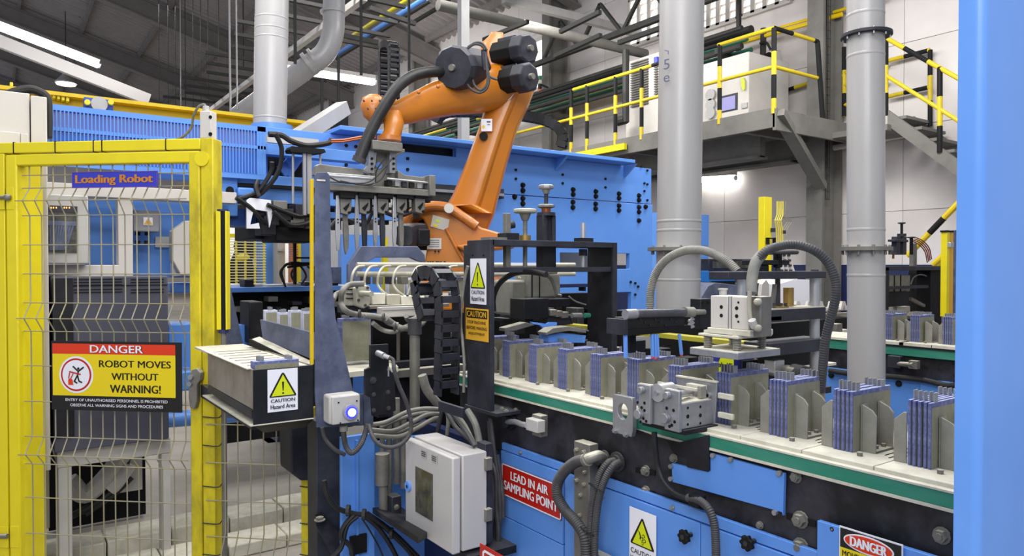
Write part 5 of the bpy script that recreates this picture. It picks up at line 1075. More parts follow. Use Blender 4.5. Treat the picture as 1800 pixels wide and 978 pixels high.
for k in range(-2, 10):
    y = .862 + .16*k - .02; lb = 'dusty plate carrier on the near conveyor, ' + (ordn[k] if k >= 0 else ('partly behind the blue post' if k == -1 else 'behind the blue post'))
    c = carrier(lb, 'carriers on the near conveyor', cf, (1.485, y, ZC)); cf = cf or c
    if k == -2: continue
    px_y = .720 + .16*k
    lean = [random.uniform(-.001,.001) for _ in range(5)]
    plates('near conveyor bundle ' + (ordn[k] if k >= 0 else 'partly behind the blue post'), 'near conveyor bundle %s' % (ordn[k] if k >= 0 else 'behind the post'),
           1.487, 1.645, [y + .001 + .0098*j + lean[j] for j in range(5)], ZC, ZC+.131 + random.uniform(-.002,.002), .018)
# blue side panels, covers, bolts, knobs on the machine side
sp = cv
Xp = XC-.006; zp = Q(1200,888,X=Xp).z; zp2 = Q(1200,908,X=Xp).z
ys = [3.0, Q(882,800,X=Xp).y, Q(1008,830,X=Xp).y, Q(1046,850,X=Xp).y, Q(1345,950,X=Xp).y]
def pan(y0, y1, z0, z1, x=Xp): return make('panel', G().box(x, x+.012, min(y0,y1), max(y0,y1), z0, z1), M['blue'], sp, bev=.0015)
pan(ys[1], Q(991,830,X=Xp).y, zp2+.002, zp-.003); pan(ys[1], Q(991,830,X=Xp).y, .745, zp2-.001, Xp-.004); pan(ys[1], Q(991,830,X=Xp).y, .10, .742, Xp-.004)
pan(Q(993,830,X=Xp).y, Q(1046,830,X=Xp).y, .10, zp2, Xp+.0); 
pan(ys[3], Q(1437,950,X=Xp).y, zp2+.002, zp, Xp); pan(ys[3], Q(1232,950,X=Xp).y, .10, zp2-.001, Xp-.004); pan(Q(1233.5,950,X=Xp).y, Q(1437,950,X=Xp).y, .10, zp2-.001, Xp-.004)
pan(Q(1440,950,X=Xp).y, .3, .10, Q(1440,914,X=Xp).z, Xp-.008)
make('lower_base', G().box(XC+.02, XC+.06, .3, 3.1, .0, .95), M['navy'], sp)
# left flank facing the gap
make('end_panel', G().rY(600,770,658,1150,2.50,.02), M['blue'], sp, bev=.002); make('end_panel', G().rY(658,778,860,1150,2.66,.02), M['blue'], sp, bev=.002)
make('end_rib', G().rY(626,775,630,1150,2.488,.014), M['blue'], sp); make('dark_gap', G().rY(616,945,645,978,2.485,.01), M['blackm'], sp)
lc = make('upper_cover', G().pX([(1180,815),(1245,830),(1245,796),(1378,833),(1376,908),(1374,901),(1182,848)],XC-.002,.010), M['blue'], sp, bev=.001)
for px, py in ((1255,801),(1286,808),(1372,832),(1181,820),(1181,842),(1364,901)): p = Q(px,py,X=XC-.002); make('cover_bolt', G().cyl(p, p+NX*.008, .006, 12).cyl(p+NX*.006,p+NX*.0085,.0035,6), M['steel'], sp)
for px, py in ((915,796),(1062,874),(1182,893),(1465,930)): p = Q(px,py,X=Xp-.002); make('panel_bolt', G().hexbolt(p, NX, .005, .006), M['steel'], sp, smooth=0)
bo = cv
for a, b, c_, d in ((1118,822,1152,834),(1118,858,1152,871),(1383,903,1434,924),(1383,948,1434,972)):
    p0 = Q(a,(b+4),X=XC+.010); p1 = Q(c_,(d-2),X=XC+.010); make('slot', G().prism([p0+ZZ*.007,p1+ZZ*.007,p1-ZZ*.007,p0-ZZ*.007],(-.002,0,0)), M['blackm'], bo, smooth=0)
for px, py, r in ((1136,828,.011),(1136,864,.011),(1408,914,.014),(1408,961,.014),(1400,839,.010),(1656,942,.012),(1699,956,.014),(1185,806,.009),(1220,817,.009),(1186,790,.006),(1024,866,.0),(1712,922,.010),(1336,924,.007)):
    if r: p = Q(px,py,X=XC+.010); make('bolt', G().hexbolt(p, NX, r, r*1.1), M['steeld'], bo)
for px, py in ((1215,940),(1326,951)):
    p = Q(px,py,X=Xp-.004); kn = thing('star_knob', 'black star knob on the blue side panel, ' + ('left one' if px < 1300 else 'right one'), 'knob', p, 'star knobs'); g = G(); pts = []
    for i in range(28):
        a = 2*math.pi*i/28; r = .0165+.0025*math.cos(7*a); pts.append(p+NX*.02+Vector((0,math.cos(a)*r,math.sin(a)*r)))
    make('grip', G().prism(pts, (-.012,0,0)), M['blackm'], kn, bev=.002); make('stem', G().cyl(p, p+NX*.021, .006, 12), M['black'], kn); make('cap', G().cyl(p+NX*.03, p+NX*.034, .006, 12), M['dark'], kn)
# grey strap with bolts, conduits
st = thing('support_strap', 'grey vertical steel strap with bolts beside the conduits', 'strap', Q(1028,978,X=1.38))
Xs = 1.375; a = Q(1009,775,X=Xs); b = Q(1036,783,X=Xs)
make('strap', G().box(Xs, Xs+.035, b.y, a.y, .4, a.z), M['steeld'], st, bev=.002)
for px, py in ((1014,792),(1027,796),(1014,846),(1028,832),(1027,853),(1021,872),(1020,907)): p = Q(px,py,X=Xs); make('bolt', G().hexbolt(p, NX, .0065, .008), M['steeld'], st)
cd = thing('conduit_hoses', 'grey corrugated conduits curving down from a flange on the black side', 'hoses', Q(1050,810,X=1.36))
Xh = 1.33
p = Q(1063,806,X=XC+.008); make('flange', G().cyl(p, p+NX*.008, .024, 24).cyl(p, p+NX*.03, .016, 20), M['hosed'], cd)
make('elbow_fitting', G().tube([Q(1060,806,X=1.39), Q(1052,802,X=1.36), Q(1040,805,X=1.34), Q(1031,809,X=1.33)], .0155, 16).cyl(Q(1033,808,X=1.33), Q(1029,810,X=1.33), .019, 16), M['steeld'], cd)
make('conduit', G().tube([Q(x,y,X=Xh) for x,y in ((1032,808),(1012,813),(993,828),(981,848),(980,872),(993,897),(1012,918),(1026,940),(1030,965),(1031,1000))], .0165, 16, ribs=.0066), M['hosed'], cd)
p = Q(1086,812,X=XC+.008); make('flange', G().cyl(p, p+NX*.006, .028, 24).cyl(p, p+NX*.012, .02, 20), M['hosed'], cd)
make('conduit', G().tube([Q(x,y,X=xx) for x,y,xx in ((1079,811,1.40),(1068,815,1.37),(1056,832,1.35),(1047,860,1.34),(1040,895,1.34),(1037,940,1.34),(1036,1000,1.34))], .0105, 14, ribs=.005), M['hosed'], cd)
make('conduit', G().tube([Q(x,y,X=xx) for x,y,xx in ((1088,814,1.40),(1078,820,1.37),(1066,838,1.35),(1056,865,1.34),(1050,895,1.34),(1046,940,1.34),(1045,1000,1.34))], .0105, 14, ribs=.005), M['hosed'], cd)
for px, py in ((1054,856),(1036,932)): p = Q(px,py,X=1.335); make('cable_tie', G().tube([p+Vector((-.012,.03,.004)), p+Vector((-.014,0,0)), p+Vector((-.012,-.03,-.004))], .003, 6), M['cable'], cd)
make('clamp', G().rX(1022,962,1066,978,1.36,.03), M['steeld'], cd, bev=.003)
vh = thing('vertical_cables', 'bunch of dusty dark cables hanging between white enclosure and red sign', 'cables', Q(868,860,X=1.36))
for k, (dx, P) in enumerate(((0,[(842,800),(862,830),(866,880),(862,930),(868,1000)]),(.01,[(850,790),(870,830),(872,890),(876,940),(872,1000)]),(.02,[(860,740),(864,800),(868,860),(870,930),(880,1000)]),(.02,[(862,735),(868,790),(876,850),(878,920),(862,1000)]),(.0,[(846,800),(858,850),(866,900),(858,950),(856,1000)]),(.03,[(874,800),(880,850),(884,880),(884,910)]),(.03,[(858,790),(866,830),(874,880),(868,960),(870,1000)]))):
    make('cable', G().tube([Q(x,y,X=1.34+dx) for x,y in P], .0085, 8), M['hosed'], vh)
pc = thing('dark_conduit', 'dark hose sweeping down the black conveyor side to a ribbed conduit', 'hose', Q(1200,870,X=1.38))
make('hose', G().tube([Q(x,y,X=xx) for x,y,xx in ((1150,760,1.37),(1152,790,1.37),(1157,822,1.38),(1168,848,1.38),(1188,868,1.385),(1212,878,1.39))], .0075, 12), M['cable'], pc)
make('conduit', G().tube([Q(x,y,X=xx) for x,y,xx in ((1210,876,1.385),(1230,881,1.38),(1246,896,1.375),(1255,920,1.375),(1258,950,1.375),(1259,1000,1.375))], .0105, 14, ribs=.005), M['hosed'], pc)
make('clamp', G().rX(1209,868,1228,890,1.375,.03), M['blackm'], pc, bev=.004)
make('rear_cable', G().tube([Q(x,y,X=1.40) for x,y in ((1228,880),(1240,890),(1252,905),(1256,925))], .004, 8), M['cable'], pc)
# signs on the machine side
RM = Vector((0,-1,0))
def xsign(name, label, cat, px0, py0, px1, py1b, X, h=None):
    O = Q(px0,py0,X=X); E = Q(px1,py0,X=X); B = Q(px0,py1b,X=X); t = thing(name, label, cat, O); return t, Sign(t, O, RM, ZZ, O.y-E.y, O.z-B.z)
t, s = xsign('sampling_sign', 'red sign reading lead in air sampling point', 'sign', 883, 814, 987, 868.5, Xp-.008)
s.board(M['signr'], .002)
for r_ in ((0,0,1,.035),(0,.965,1,1),(0,0,.012,1),(.988,0,1,1)): s.rect(*r_, M['white'], 1, 'border')
s.text('LEAD IN AIR', .17,.16,.80,.42, M['white'], .03, 2); s.text('SAMPLING POINT', .045,.52,.95,.80, M['white'], .03, 2)
t, s = xsign('red_corner_sign', 'red sign with white rounded border cut off at the bottom edge', 'sign', 844, 955, 940, 1040, 1.10)
s.board(M['signr'], .002); s.poly([(.06,.14),(.10,.08),(.94,.08),(.94,.13),(.11,.13),(.09,.16),(.09,1),(.06,1)], M['white'], 1, 'border')
t, s = xsign('gear_caution_label', 'white caution label with gears in yellow triangle on the blue panel', 'sign', 1107, 890, 1154, 996, Xp-.008)
s.board(M['white'], .001); s.poly([(.5,.125),(.535,.135),(.93,.56),(.92,.59),(.07,.59),(.06,.56),(.465,.135)], M['ink'], 1); s.poly([(.5,.165),(.86,.567),(.14,.567)], MATS['hazard_lime'], 2)
s.poly([(.35,.33),(.43,.36),(.47,.43),(.45,.47),(.42,.46),(.43,.42),(.40,.37)], M['ink'], 3, 'pictogram')
for cx, cy, rr in ((.56,.40,.05),(.50,.455,.05),(.60,.47,.05),(.52,.52,.045)):
    s.disc(cx,cy,rr,M['ink'],3,12,name='pictogram'); s.disc(cx,cy,rr*.62,MATS['hazard_lime'],4,12,name='pictogram')
s.text('CAUTION', .07,.655,.93,.735, M['ink'], .008, 2); s.text('Hands can be', .06,.775,.94,.83, M['char'], 0, 2); s.text('caught', .3,.86,.7,.91, M['char'], 0, 2)
t, s = xsign('moving_danger_sign', 'black and yellow danger sign at the lower right edge', 'sign', 1476, 924, 1588, 1050, Xp-.014)
s.board(M['white'], .002); s.rect(.02,.02,.98,.285,M['ink'],1); s.rect(.02,.285,.98,.98,M['signyy'],1)
s.disc(.48,.155,.40,M['white'],2,32,.125); s.disc(.48,.155,.375,M['signor'],3,32,.105); s.text('DANGER', .20,.09,.77,.22, M['white'], .035, 4); s.text('MOVING MACHINE', .06,.32,.94,.40, M['ink'], .02, 2)
# ================================================================== BLACK FRAME OVER THE CONVEYOR
pf2 = thing('gantry', 'black steel portal frame with hand screws spanning the near conveyor', 'frame', (1.5, 2.05, 1.1))
Xf = 1.33; yf0 = Q(862,500,X=Xf).y; yf1 = Q(821,500,X=Xf).y; zf0 = Q(862,724,X=Xf).z; zf1 = Q(862,421,X=Xf).z; Xr = Q(1078,500,Y=yf0).x
make('front_leg', G().box(Xf, Xf+.016, yf0, yf1, zf0, zf1), M['char'], pf2, bev=.001)
make('rear_leg', G().box(Xr, Xr+.018, yf0, yf1, 1.10, zf1-.005), M['black'], pf2, bev=.001)
make('rear_leg_edge', G().box(Xr-.002, Xr+.018, yf0-.002, yf0+.006, 1.2, zf1-.005), M['char'], pf2)
make('top_plate', G().box(Xf+.01, Xr+.02, yf0, yf1, zf1-.02, zf1+.0), M['char'], pf2, bev=.001)
zb1 = Q(900,470,Y=yf0).z; make('cross_bar', G().box(Xf+.016, Xr, yf0+.01, yf0+.035, zb1-.018, zb1), M['char'], pf2, bev=.001); make('cross_bar', G().box(Xf+.016, Xr, yf1-.035, yf1-.01, zb1-.018, zb1), M['char'], pf2)
make('foot_plate', G().box(Xf-.004, Xf+.15, yf0-.04, yf1+.01, zf0-.012, zf0), M['char'], pf2, bev=.001)
for x, y in ((.05,-.02),(.09,-.02),(.12,-.02),(.06,.02),(.10,.03)): make('bolt', G().hexbolt((Xf+x, yf0+y, zf0), ZZ, .006), M['steeld'], pf2)
make('front_post_edge', G().rX(815,432,822,640,Xf+.01,.012), M['char'], pf2)
p = Q(830,446,X=Xf-.001); 
for px in (831,850): p = Q(px,449,X=Xf); make('rivet', G().cyl(p, p+NX*.002, .003, 8), M['blackm'], pf2)
O = Q(827,455,X=Xf-.002); E = Q(855,455,X=Xf-.002); B = Q(827,534,X=Xf-.002); exc_label('white caution hazard label on the black frame leg', O, RM, O.y-E.y, O.z-B.z)
t, s = xsign('stop_machine_sign', 'amber caution sign, stop machine before making adjustment, on black frame', 'sign', 819, 541, 859, 596, Xf-.002)
s.board(M['signo'], .001); s.rect(.05,.05,.95,.30,M['ink'],1); s.text('CAUTION', .09,.085,.91,.265, M['signo'], .03, 2)
s.text('STOP MACHINE', .10,.385,.90,.48, M['ink'], .02, 2); s.text('BEFORE MAKING', .06,.56,.95,.66, M['ink'], .02, 2); s.text('ADJUSTMENT', .14,.75,.86,.85, M['ink'], .02, 2)
one('coiled_conduit', 'grey ribbed conduit running up the left edge of the black frame leg', 'hose', G().tube([Q(x,y,X=1.31) for x,y in ((822,468),(817,490),(812,530),(810,570),(813,600),(816,640),(815,690))], .0055, 10, ribs=.005), M['hose'])
Ym = (yf0+yf1)/2; zt_ = zf1
def screw(label, px, prof, Y=Ym, m='steeld', x=None):
    X = Q(px,430,Y=Y).x; return (X, Y)
ts = thing('hand_screw', 'tall hex head hand screw in a black yoke on the frame', 'screw', (Q(960,425,Y=Ym).x, Ym, zt_))
X = Q(960,400,Y=Ym).x; zz = lambda py, Y=Ym, px=960: Q(px,py,Y=Y).z
make('head', G().lathe((X,Ym,zz(333)), ZZ, [(0,.022),(.004,.029),(.012,.029),(.016,.024)], 10), M['steel'], ts, smooth=20); make('neck', G().cyl((X,Ym,zz(341)), (X,Ym,zz(333)), .011, 16, .015), M['steeld'], ts)
make('shaft', G().cyl((X,Ym,zz(425)), (X,Ym,zz(340)), .0075, 14), M['char'], ts); make('nut', G().lathe((X,Ym,zz(366)), ZZ, [(0,.024),(.003,.032),(.010,.032),(.013,.024)], 10), M['steeld'], ts, smooth=20)
make('bush', G().cyl((X,Ym,zz(375)), (X,Ym,zz(366)), .017, 18), M['copper'], ts); make('yoke_plate', G().cyl((X,Ym,zz(380)), (X,Ym,zz(374)), .034, 20), M['char'], ts)
for dx in (-.030, .014): make('yoke_leg', G().box(X+dx, X+dx+.016, Ym-.02, Ym+.02, zt_, zz(379)), M['char'], ts, bev=.002)
make('lower_body', G().box(X-.03, X+.03, Ym-.02, Ym+.02, zb1-.0, zt_-.02), M['black'], ts); 
ts = thing('adjusting_wheel', 'pale round adjusting wheel on a threaded stem, left of the tall screw', 'wheel', (Q(923,425,Y=Ym).x, Ym, zt_)); X = Q(923,400,Y=Ym).x
make('wheel', G().lathe((X,Ym,zz(377)), ZZ, [(0,.036),(.004,.042),(.012,.042),(.015,.038)], 28), M['beige'], ts); make('hub', G().cyl((X,Ym,zz(390)), (X,Ym,zz(377)), .011, 18, .022), M['steeld'], ts)
make('stem', G().tube([(X,Ym,zz(416)),(X,Ym,zz(389))], .0085, 12, smooth=0, ribs=.004), M['steeld'], ts); make('brass_collar', G().cyl((X,Ym,zt_), (X,Ym,zz(415)), .020, 20), M['brass'], ts); make('stem_below', G().cyl((X,Ym,zb1), (X,Ym,zt_-.02), .008, 12), M['steeld'], ts)
ts = thing('guide_pin', 'grey guide pin in a black clamp at the right of the frame top', 'pin', (Q(1025,425,Y=Ym).x, Ym, zt_)); X = Q(1025,400,Y=Ym).x
make('pin', G().cyl((X,Ym,zz(428)), (X,Ym,zz(389)), .0095, 16), M['alu'], ts); make('clamp', G().box(X-.028, X+.034, Ym-.02, Ym+.02, zz(425), zz(417)).box(X+.02, X+.034, Ym-.02, Ym+.02, zt_, zz(425)), M['black'], ts, bev=.002)
make('collar', G().cyl((X,Ym,zz(449)), (X,Ym,zz(437)), .016, 16), M['char'], ts); make('rod', G().cyl((X,Ym,zb1), (X,Ym,zz(447)), .009, 14), M['alu'], ts)
ts = thing('guide_block', 'grey flat guide bar beside dark clamp at the left of the frame top', 'bar', (Q(892,425,Y=Ym).x, Ym, zt_)); X = Q(891,400,Y=Ym).x
make('bar', G().box(X-.010, X+.010, Ym-.01, Ym+.01, zb1, zz(379)), M['steeld'], ts, bev=.001); make('clamp', G().box(X-.02, X+.04, Ym-.02, Ym+.03, zt_, zz(412)), M['black'], ts, bev=.002)
make('lever', G().cyl((X+.01,Ym+.03,zz(400)), (X+.045,Ym+.02,zz(396)), .014, 14), M['char'], ts); make('hub_plate', G().box(X-.09, X-.02, Ym-.03, Ym+.03, zt_, zt_+.01), M['steeld'], ts)
# stuff working inside the frame
ac = thing('inner_actuator', 'grey actuator block and dark clamps hanging inside the black frame', 'machine', (1.75, 2.3, 1.4))
make('body', G().rY(929,480,986,526,2.25,.10), M['hold'], ac, bev=.01)
for px in (935,948): make('groove', G().rY(px,482,px+1.5,525,2.247,.004), M['blackm'], ac, smooth=0)
make('side_body', G().rX(866,492,898,552,1.60,.10), M['hold'], ac, bev=.01)
make('clamp_box', G().rY(921,526,965,562,2.15,.09), M['black'], ac, bev=.003); make('clamp_box', G().rY(965,526,1002,540,2.18,.09), M['black'], ac, bev=.003)
make('lower_arm', G().pY([(962,548),(1003,555),(1008,570),(965,575)],2.16,.06), M['char'], ac, bev=.003)
for k in range(3): make('valve', G().rY(968+10*k,545+2*k,980+10*k,556+2*k,2.14,.03), M['steeld'], ac, bev=.003)
make('fitting', G().cyl(Q(1005,555,Y=2.14), Q(1022,555,Y=2.14), .010, 12), M['alu'], ac); make('green_fitting', G().cyl(Q(1028,555,Y=2.14), Q(1036,555,Y=2.14), .010, 12), M['green'], ac)
make('blue_hook', G().pY([(935,566),(962,570),(967,567),(979,567),(979,577),(968,580),(967,602),(957,602),(958,580),(950,572),(936,570)],2.05,.012), M['blue'], ac)
make('grey_guide', G().pY([(960,585),(972,577),(1000,574),(1030,580),(1031,586),(1000,582),(975,586),(961,590)],1.98,.05), M['steeld'], ac, bev=.002)
make('blue_guide', G().pY([(963,590),(985,586),(1030,590),(1028,603),(965,602)],2.0,.05), M['blue'], ac); make('grey_paddle', G().pY([(888,577),(925,567),(940,572),(905,582),(888,583)],2.1,.04), M['steeld'], ac, bev=.002)
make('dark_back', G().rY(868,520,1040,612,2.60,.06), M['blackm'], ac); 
for k in range(12): make('mechanism', G().rY(872+13*k,530+(k*7%4)*12,884+13*k,546+(k*5%4)*14,2.4,.08), M[('black','char','dark','hosed')[k%4]], ac, bev=.003)
make('black_hose', G().tube([Q(x,y,X=1.48) for x,y in ((868,548),(867,525),(875,503),(890,488),(912,479),(940,479),(960,483))], .010, 12), M['cable'], ac)
make('hose', G().tube([Q(x,y,Y=2.2) for x,y in ((958,481),(970,493),(976,510),(978,518))], .007, 10), M['hose'], ac); make('fitting', G().cyl(Q(976,519,Y=2.2), Q(986,521,Y=2.2), .007, 10), M['steeld'], ac); make('fitting', G().cyl(Q(963,480,Y=2.2), Q(978,479,Y=2.2), .007, 10), M['beige'], ac)
for k in range(3): make('white_tube', G().tube([Q(x+2*k,y+k,Y=2.3) for x,y in ((912,487),(918,497),(914,512),(897,521))], .0035, 8), M['cream'], ac)
make('thin_cable', G().tube([Q(x,y,Y=2.1) for x,y in ((985,583),(1000,576),(1020,577),(1034,582))], .003, 8), M['hose'], ac); make('thin_cable', G().tube([Q(x,y,Y=2.1) for x,y in ((1000,521),(1012,530),(1030,536))], .003, 8), M['hose'], ac)
for px in (867,885): make('rear_plate_edge', G().rY(px+160,505,px+163,512,2.5,.04), M['blackm'], ac)
make('rail_bar', G().rY(985,500,1040,506,2.5,.05), M['navy'], ac); make('white_bars', G().rY(895,462,948,467,2.8,.03), M['white'], ac, smooth=0)
# ================================================================== HOLE PLATE, ROLLER BLOCK, PIPE STUB
hp = thing('hole_plate', 'grey steel plate with large round hole bolted to the conveyor side', 'plate', Q(1095,772,X=1.375))
o0 = Q(1077,693,X=1.375); o1 = Q(1112,703,X=1.375); zt2 = o0.z; zb2_ = Q(1077,760,X=1.375).z; cen = Q(1094.5,724,X=1.375); rr = .0195
outer = []; inner = []
for i in range(32):
    a = 2*math.pi*(i+.5)/32; c_, s_ = math.cos(a), math.sin(a); inner.append((cen.y+c_*rr, cen.z+s_*rr*1.15))
    hy = (o0.y-o1.y)/2; t_ = min(hy/max(1e-6,abs(c_)), ((zt2-cen.z) if s_ > 0 else (cen.z-zb2_))/max(1e-6,abs(s_))); outer.append((o1.y+hy+c_*t_, cen.z+s_*t_))
g = G(); n = 32
for x in (1.375, 1.390): g.v += [Vector((x,y,z)) for y, z in outer] + [Vector((x,y,z)) for y, z in inner]
for i in range(n):
    j = (i+1)%n; g.f += [[i,j,n+j,n+i],[2*n+i,3*n+i,3*n+j,2*n+j],[i,2*n+i,2*n+j,j],[n+i,n+j,3*n+j,3*n+i]]
make('plate', g, M['steel'], hp, bev=.001); 
for px, py in ((1082,757),(1101,764)): p = Q(px,py,X=1.375); make('bolt', G().hexbolt(p, NX, .0065, .008), M['steel'], hp)
rbk = thing('roller_block', 'machined steel block with roller and bolts above the conveyor edge', 'machine', (1.38, 1.24, 1.15))
Xb = 1.33; yb0 = Q(1193,715,X=Xb).y; yb1 = Q(1134,700,X=Xb).y; zb3 = Q(1193,712,X=Xb).z; zb4 = Q(1193,757,X=Xb).z; xb1 = Q(1252,714,Y=yb0).x
make('block', G().box(Xb, xb1, yb0, yb1, zb4, zb3), M['steel'], rbk, bev=.0015); make('block_top', G().box(Xb+.002, xb1-.002, yb0+.002, yb1-.002, zb3-.001, zb3+.002), M['dustw'], rbk)
for px in (1209,1231):
    for py in (717,732,746): p = Q(px,py-(px-1193)*.09+2,Y=yb0); make('hole', G().cyl(p+NY*-.002, p+NY*.0006, .0035 if py != 732 else .005, 10), M['blackm'], rbk)
def side(px0, px1, pt, pb, X, name, m='steel', t=.010): return make(name, G().rX(px0,pt,px1,pb,X,t), M[m], rbk, bev=.0015)
side(1123,1143,675,742,Xb-.013,'side_plate'); side(1168,1194,684,755,Xb-.013,'side_plate')
p = Q(1155,691,X=Xb-.006); make('roller', G().cyl(p, p+XX*.05, .0225, 24), M['alu'], rbk); make('roller_pin', G().cyl(p+NX*.006, p+XX*.06, .006, 14), M['steel'], rbk)
a = Q(1190,691,X=Xb+.03); make('cross_shaft', G().cyl(Q(1193,694,X=Xb+.02), Q(1214,690,X=Xb+.09), .009, 16), M['alu'], rbk)
for px, py, r in ((1130,686,.009),(1176,695,.009),(1126,728,.012),(1173,735,.012)): p = Q(px,py,X=Xb-.013); make('stud', G().cyl(p, p+NX*.014, r, 16), M['steel'], rbk, bev=.001)
for px, py in ((1121,708),(1133,709),(1128,717),(1133,722),(1131,736),(1126,742),(1136,741),(1172,718),(1184,722),(1181,748),(1186,742),(1177,750)): p = Q(px,py,X=Xb-.013); make('socket', G().cyl(p, p+NX*.001, .004, 10), M['blackm'], rbk)
make('top_bar', G().bar(Q(1124,675,X=Xb+.0), Q(1146,678,X=Xb), .012, .004), M['dustw'], rbk); make('top_bar', G().bar(Q(1157,673,X=Xb+.05), Q(1225,686,X=Xb+.05), .006, .006), M['dustw'], rbk); make('top_bar', G().bar(Q(1172,684,X=Xb), Q(1194,689,X=Xb), .012, .004), M['dustw'], rbk)
make('slide_plate', G().pX([(1190,662),(1260,672),(1256,744),(1247,744),(1247,706),(1190,700)],1.452,.005), M['steel'], rbk, bev=.001); make('slide_lip', G().bar(Q(1190,661,X=1.452), Q(1261,672,X=1.452), .01, .004), M['dustw'], rbk)
make('clevis', G().rX(1206,674,1234,682,1.43,.02), M['dustw'], rbk, bev=.001); make('clevis_side', G().rX(1226,680,1232,700,1.42,.02), M['hold'], rbk)
p = Q(1247,695,X=1.452); make('socket_bolt', G().cyl(p, p+NX*.008, .0075, 14), M['steel'], rbk); make('socket_hole', G().cyl(p+NX*.007, p+NX*.0085, .004, 10), M['blackm'], rbk)
for py in (693,727): make('side_finger', G().box(1.455,1.465,Q(1287,py,X=1.455).y,Q(1261,py,X=1.455).y,Q(1275,py+10,X=1.455).z,Q(1275,py,X=1.455).z), M['dustw'], rbk, bev=.002)
make('bracket', G().pX([(1118,755),(1165,772),(1195,778),(1246,765),(1246,829),(1208,822),(1206,800),(1182,795),(1172,775),(1120,763)],XC-.008,.018), M['black'], rbk)
make('ledge', G().box(Xb+.01, xb1+.01, yb0-.01, yb1+.02, zb4-.012, zb4-.001), M['black'], rbk)
make('guide_rails', G().rX(1140,700,1172,703,1.40,.004).rX(1145,697,1176,699,1.42,.004), M['brass'], rbk)
ps = thing('pipe_stub', 'capped pipe stub and block on the black conveyor side by the frame foot', 'pipe', Q(910,745,X=1.38))
p = Q(900,741,X=XC+.01); make('disc', G().cyl(p, p+NX*.012, .027, 20).cyl(p+NX*.01, p+NX*.03, .020, 20), M['char'], ps); make('pipe', G().tube([p+NX*.02, Q(905,742,X=1.37), Q(916,746,X=1.35), Q(926,748,X=1.345)], .009, 12), M['alu'], ps)
make('block', G().rX(924,735,945,756,1.345,.03), M['creamp'], ps, bev=.002); make('block_back', G().rX(935,728,950,765,1.37,.03), M['steeld'], ps, bev=.002)
# ================================================================== SPRING PRESS HEAD, CYLINDER, TOWER
pr = thing('press_head', 'pale press head on spring loaded square plates above the bundles', 'machine', (1.53, 1.18, 1.39))
x0, x1, y0, y1 = 1.45, 1.62, 1.111, 1.26; zp_ = 1.6 + (468-622)/1275*1.744
make('press_plate', G().box(x0, x1, y0, y1, zp_-.016, zp_), M['steel'], pr, bev=.001); make('press_dust', G().box(x0+.001, x1-.001, y0+.001, y1-.001, zp_, zp_+.0015), M['dustw'], pr)
zq = 1.6 + (468-590)/1275*1.80
make('upper_plate', G().box(x0+.018, x1-.018, y0+.012, y1-.012, zq-.006, zq), M['dustw'], pr, bev=.001)
for x in (x0+.035, x1-.035):
    for y in (y0+.03, y1-.03):
        make('spring_post', G().cyl((x,y,zp_), (x,y,zq-.006), .0065, 12), M['steel'], pr); g = G()
        g.tube([(x+.0095*math.cos(a*.7), y+.0095*math.sin(a*.7), zp_+.002+(zq-.01-zp_)*a/62) for a in range(63)], .0018, 6, smooth=0); make('spring', g, M['steeld'], pr)
        make('nut', G().cyl((x,y,zq), (x,y,zq+.008), .011, 6), M['dustw'], pr)
Xw = 1.485; yw0 = Q(1316,540,X=Xw).y; yw1 = Q(1249,540,X=Xw).y; zw1 = Q(1280,521,X=Xw).z; zw0 = Q(1280,578,X=Xw).z
ymid = Q(1279,540,X=Xw).y; ym2 = Q(1286,540,X=Xw).y
make('body_half', G().box(Xw, Xw+.07, ymid, yw1, zw0, zw1), M['cream'], pr, bev=.002); make('body_half', G().box(Xw, Xw+.07, yw0, ym2, zw0, zw1), M['cream'], pr, bev=.002); make('body_core', G().box(Xw+.004, Xw+.07, ym2, ymid, zw0, zw1-.001), M['char'], pr); make('groove_rib', G().box(Xw+.001, Xw+.06, ym2+.0028, ymid-.0028, zw0, zw1-.001), M['creamp'], pr)
for px, py, r in ((1268,540,.0048),(1268,555,.0048),(1295,542,.0048),(1295,556,.0048),(1298,532,.0028),(1298,566,.0028)): p = Q(px,py,X=Xw); make('port', G().cyl(p+XX*.002, p+NX*.0008, r, 14), M['blackm'], pr)
make('base_block', G().box(Xw-.008, Xw+.085, yw0-.01, yw1+.004, zq+.001, zw0), M['dustw'], pr, bev=.002)
make('side_block', G().box(Xw+.006, Xw+.05, yw0-.030, yw0-.001, zw0-.015, zw1+.002), M['steeld'], pr, bev=.003)
for py in (531,577):
    p = Q(1332,py,Y=yw0-.036); make('fitting', G().sphere(p, .010, 12, 1.2, .9, .9), M['beige'], pr)
make('fitting_tube', G().tube([Q(1318,512,X=1.47), Q(1317,535,X=1.47), Q(1319,560,X=1.47), Q(1325,572,X=1.48)], .0055, 10), M['beige'], pr)
make('top_bolt', G().cyl(Q(1271,519,X=1.54), Q(1271,509,X=1.54), .010, 12).cyl(Q(1271,510,X=1.54), Q(1271,507,X=1.54), .013, 12), M['creamp'], pr)
make('elbow_fitting', G().cyl(Q(1322,563,X=1.46), Q(1326,575,X=1.47), .009, 12), M['creamp'], pr)
hs = thing('arched_conduit', 'dark grey conduit arching over the tower, right of the press head', 'hose', Q(1400,435,X=1.6))
make('conduit', G().tube([Q(x,y,X=xx) for x,y,xx in ((1322,514,1.48),(1323,490,1.49),(1329,463,1.5),(1345,443,1.52),(1370,433,1.55),(1400,431,1.58),(1430,440,1.6),(1453,459,1.62),(1467,488,1.63),(1470,515,1.63),(1464,545,1.63),(1456,575,1.63),(1450,605,1.63),(1446,650,1.63),(1442,690,1.63))], .0112, 16, ribs=.006, rib=.08), M['hosed'], hs)
